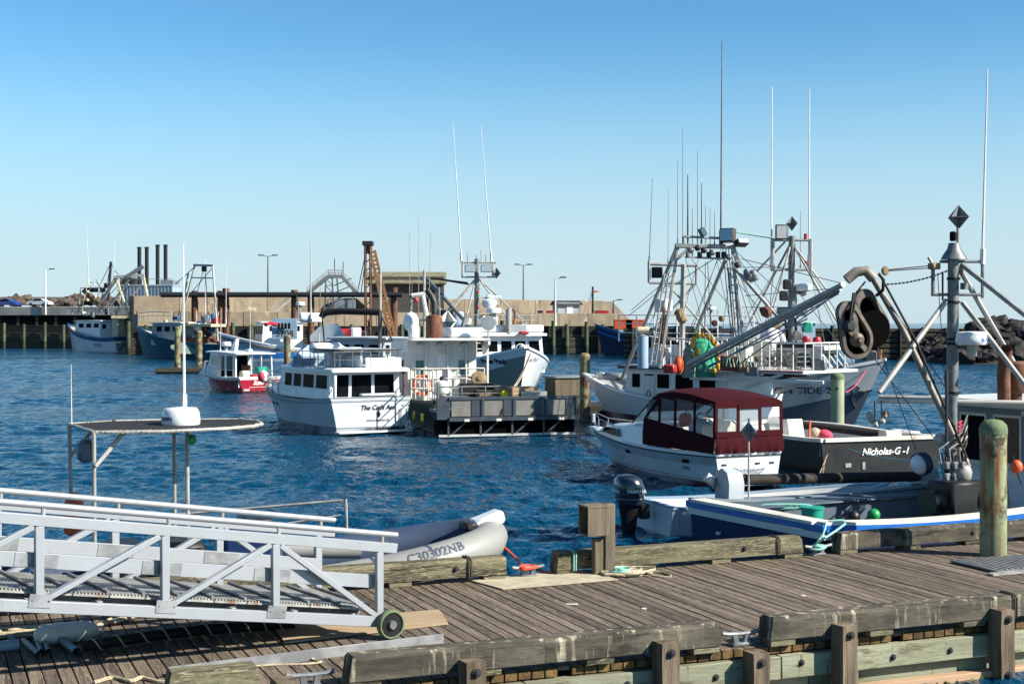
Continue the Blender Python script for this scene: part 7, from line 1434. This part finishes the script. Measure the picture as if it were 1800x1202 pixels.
b.radar(Pb(528, 537, 155), .5, .4); b.tube('radar_post', Pb(528, 560, 155), Pb(528, 537, 155), .08); MB().box(Pb(600, 585, 157), (4.5, .4, .9), -r_.rotation_euler.z, .1).build('red_skiff_cover', 'red', r_); MB().box(Pb(625, 585, 157), (1, 1, 1.2), ch=.1).build('stowed_box', 'white_clean', r_)
MB().loft([[Pb(px, 600, 155.5), Pb(px, yt, 155), Pb(px, yt, 157), Pb(px, 600, 157)] for px, yt in ((545, 590), (560, 575), (580, 567), (596, 572), (606, 590))]).build('shelter_canopy', 'white_clean', r_)
MB().path([Pb(467, 571, 148), Pb(475, 568, 149), Pb(486, 571, 150)], .2).build('red_rail', 'red', r_)
# 15 blue bowed dragger
b = far_boat('blue_bow_dragger', 'dark blue bowed dragger lying at the end of the far wharf', (25.8, 182), R(188), 15.5, 5.2, (1.6, 1.7, 4.0), 'navy', 'blue_far', 'blue_pale', (.2, .45), 2.4, .38, .35)
r_ = b.root; Pb = b.P; b.band('blue_stripe', 'blue_trim', lambda t: b.zs(t) - 1.0, lambda t: b.zs(t) - .75, .04)
# 16 white workboat far behind the gantry
b = far_boat('white_far_workboat', 'white and pale blue workboat far behind the net pile', (35.5, 150), R(186), 14., 5., (1.8, 1.8, 3.0), 'blue_pale', 'white_clean', 'blue_pale', (.3, .72), 2.8, .38, .3)
r_ = b.root; Pb = b.P; text('boat_number', '5207', .8, 'letter_dark', r_, (lambda vv: (lambda u, v_: vv + (Pb(1280, 581, 145) - Pb(1260, 581, 145)).normalized() * u + V((0, 0, v_))))(Pb(1275, 582, 145.2)), 0, .02)
MB().prism([Pb(1285, 596, 148), Pb(1330, 596, 148), Pb(1322, 570, 148), Pb(1300, 568, 148)], (0, 3, 0)).build('tank_house', 'white_clean', r_); b.tube('mast', Pb(1250, 570, 148), Pb(1250, 535, 148), .1); b.radar(Pb(1250, 545, 148), .5, .35)
for px in (1240, 1262, 1290, 1310): b.tube('mast', Pb(px, 575, 148), Pb(px, 545, 148), .05)
# orange cargo boxes on the low wharf
for px, m, lb in ((1115, 'orange', 'orange box on the low wharf behind the left gantry leg'), (1095, 'orange', 'orange crate at the left end of the low wharf')):
    c = W(px, 566, 170); g = MB(); g.box((0, 0, .0), (2.2, 1.2, 1.1), ch=.05); g.box((0, 0, .58), (2.3, 1.3, .1), ch=.02); g.build('cargo_box', m, None, label=lb, cat='box', loc=(c.x, c.y, 3.95))
# dark grey work barge between the pile driver and the floodlight mast
b = far_boat('grey_cabin_boat', 'grey cabin boat half hidden behind the rusty muffler of the green workboat', (-4.5, 92), R(158), 10, 4.2, (1.4, 1.4, 2.2), 'grey_paint', 'white', 'grey_light', (.35, .75), 2.2, .38, .25)
r_ = b.root; Pb = b.P
for px, yt in ((724, 490), (800, 560)): b.whip(Pb(px, 590, 94), Pb(px, yt, 94), .04, 'galv')
MB().lathe([(.4, -.5), (.45, -.4), (.45, .4), (.4, .5)], Pb(803, 562, 88), 14).build('round_tank', 'blue_pale', r_); MB().box(Pb(785, 555, 88), (1.4, .8, .7), ch=.1).build('winch', 'steel_dark', r_); MB().path([Pb(750, 520, 92), Pb(765, 530, 91), Pb(775, 545, 90)], .06).build('teal_line', 'teal_rope', r_)
MB().tube(Pb(762, 545, 89), Pb(772, 535, 89), .14).build('yellow_block', 'yellow_float', r_)
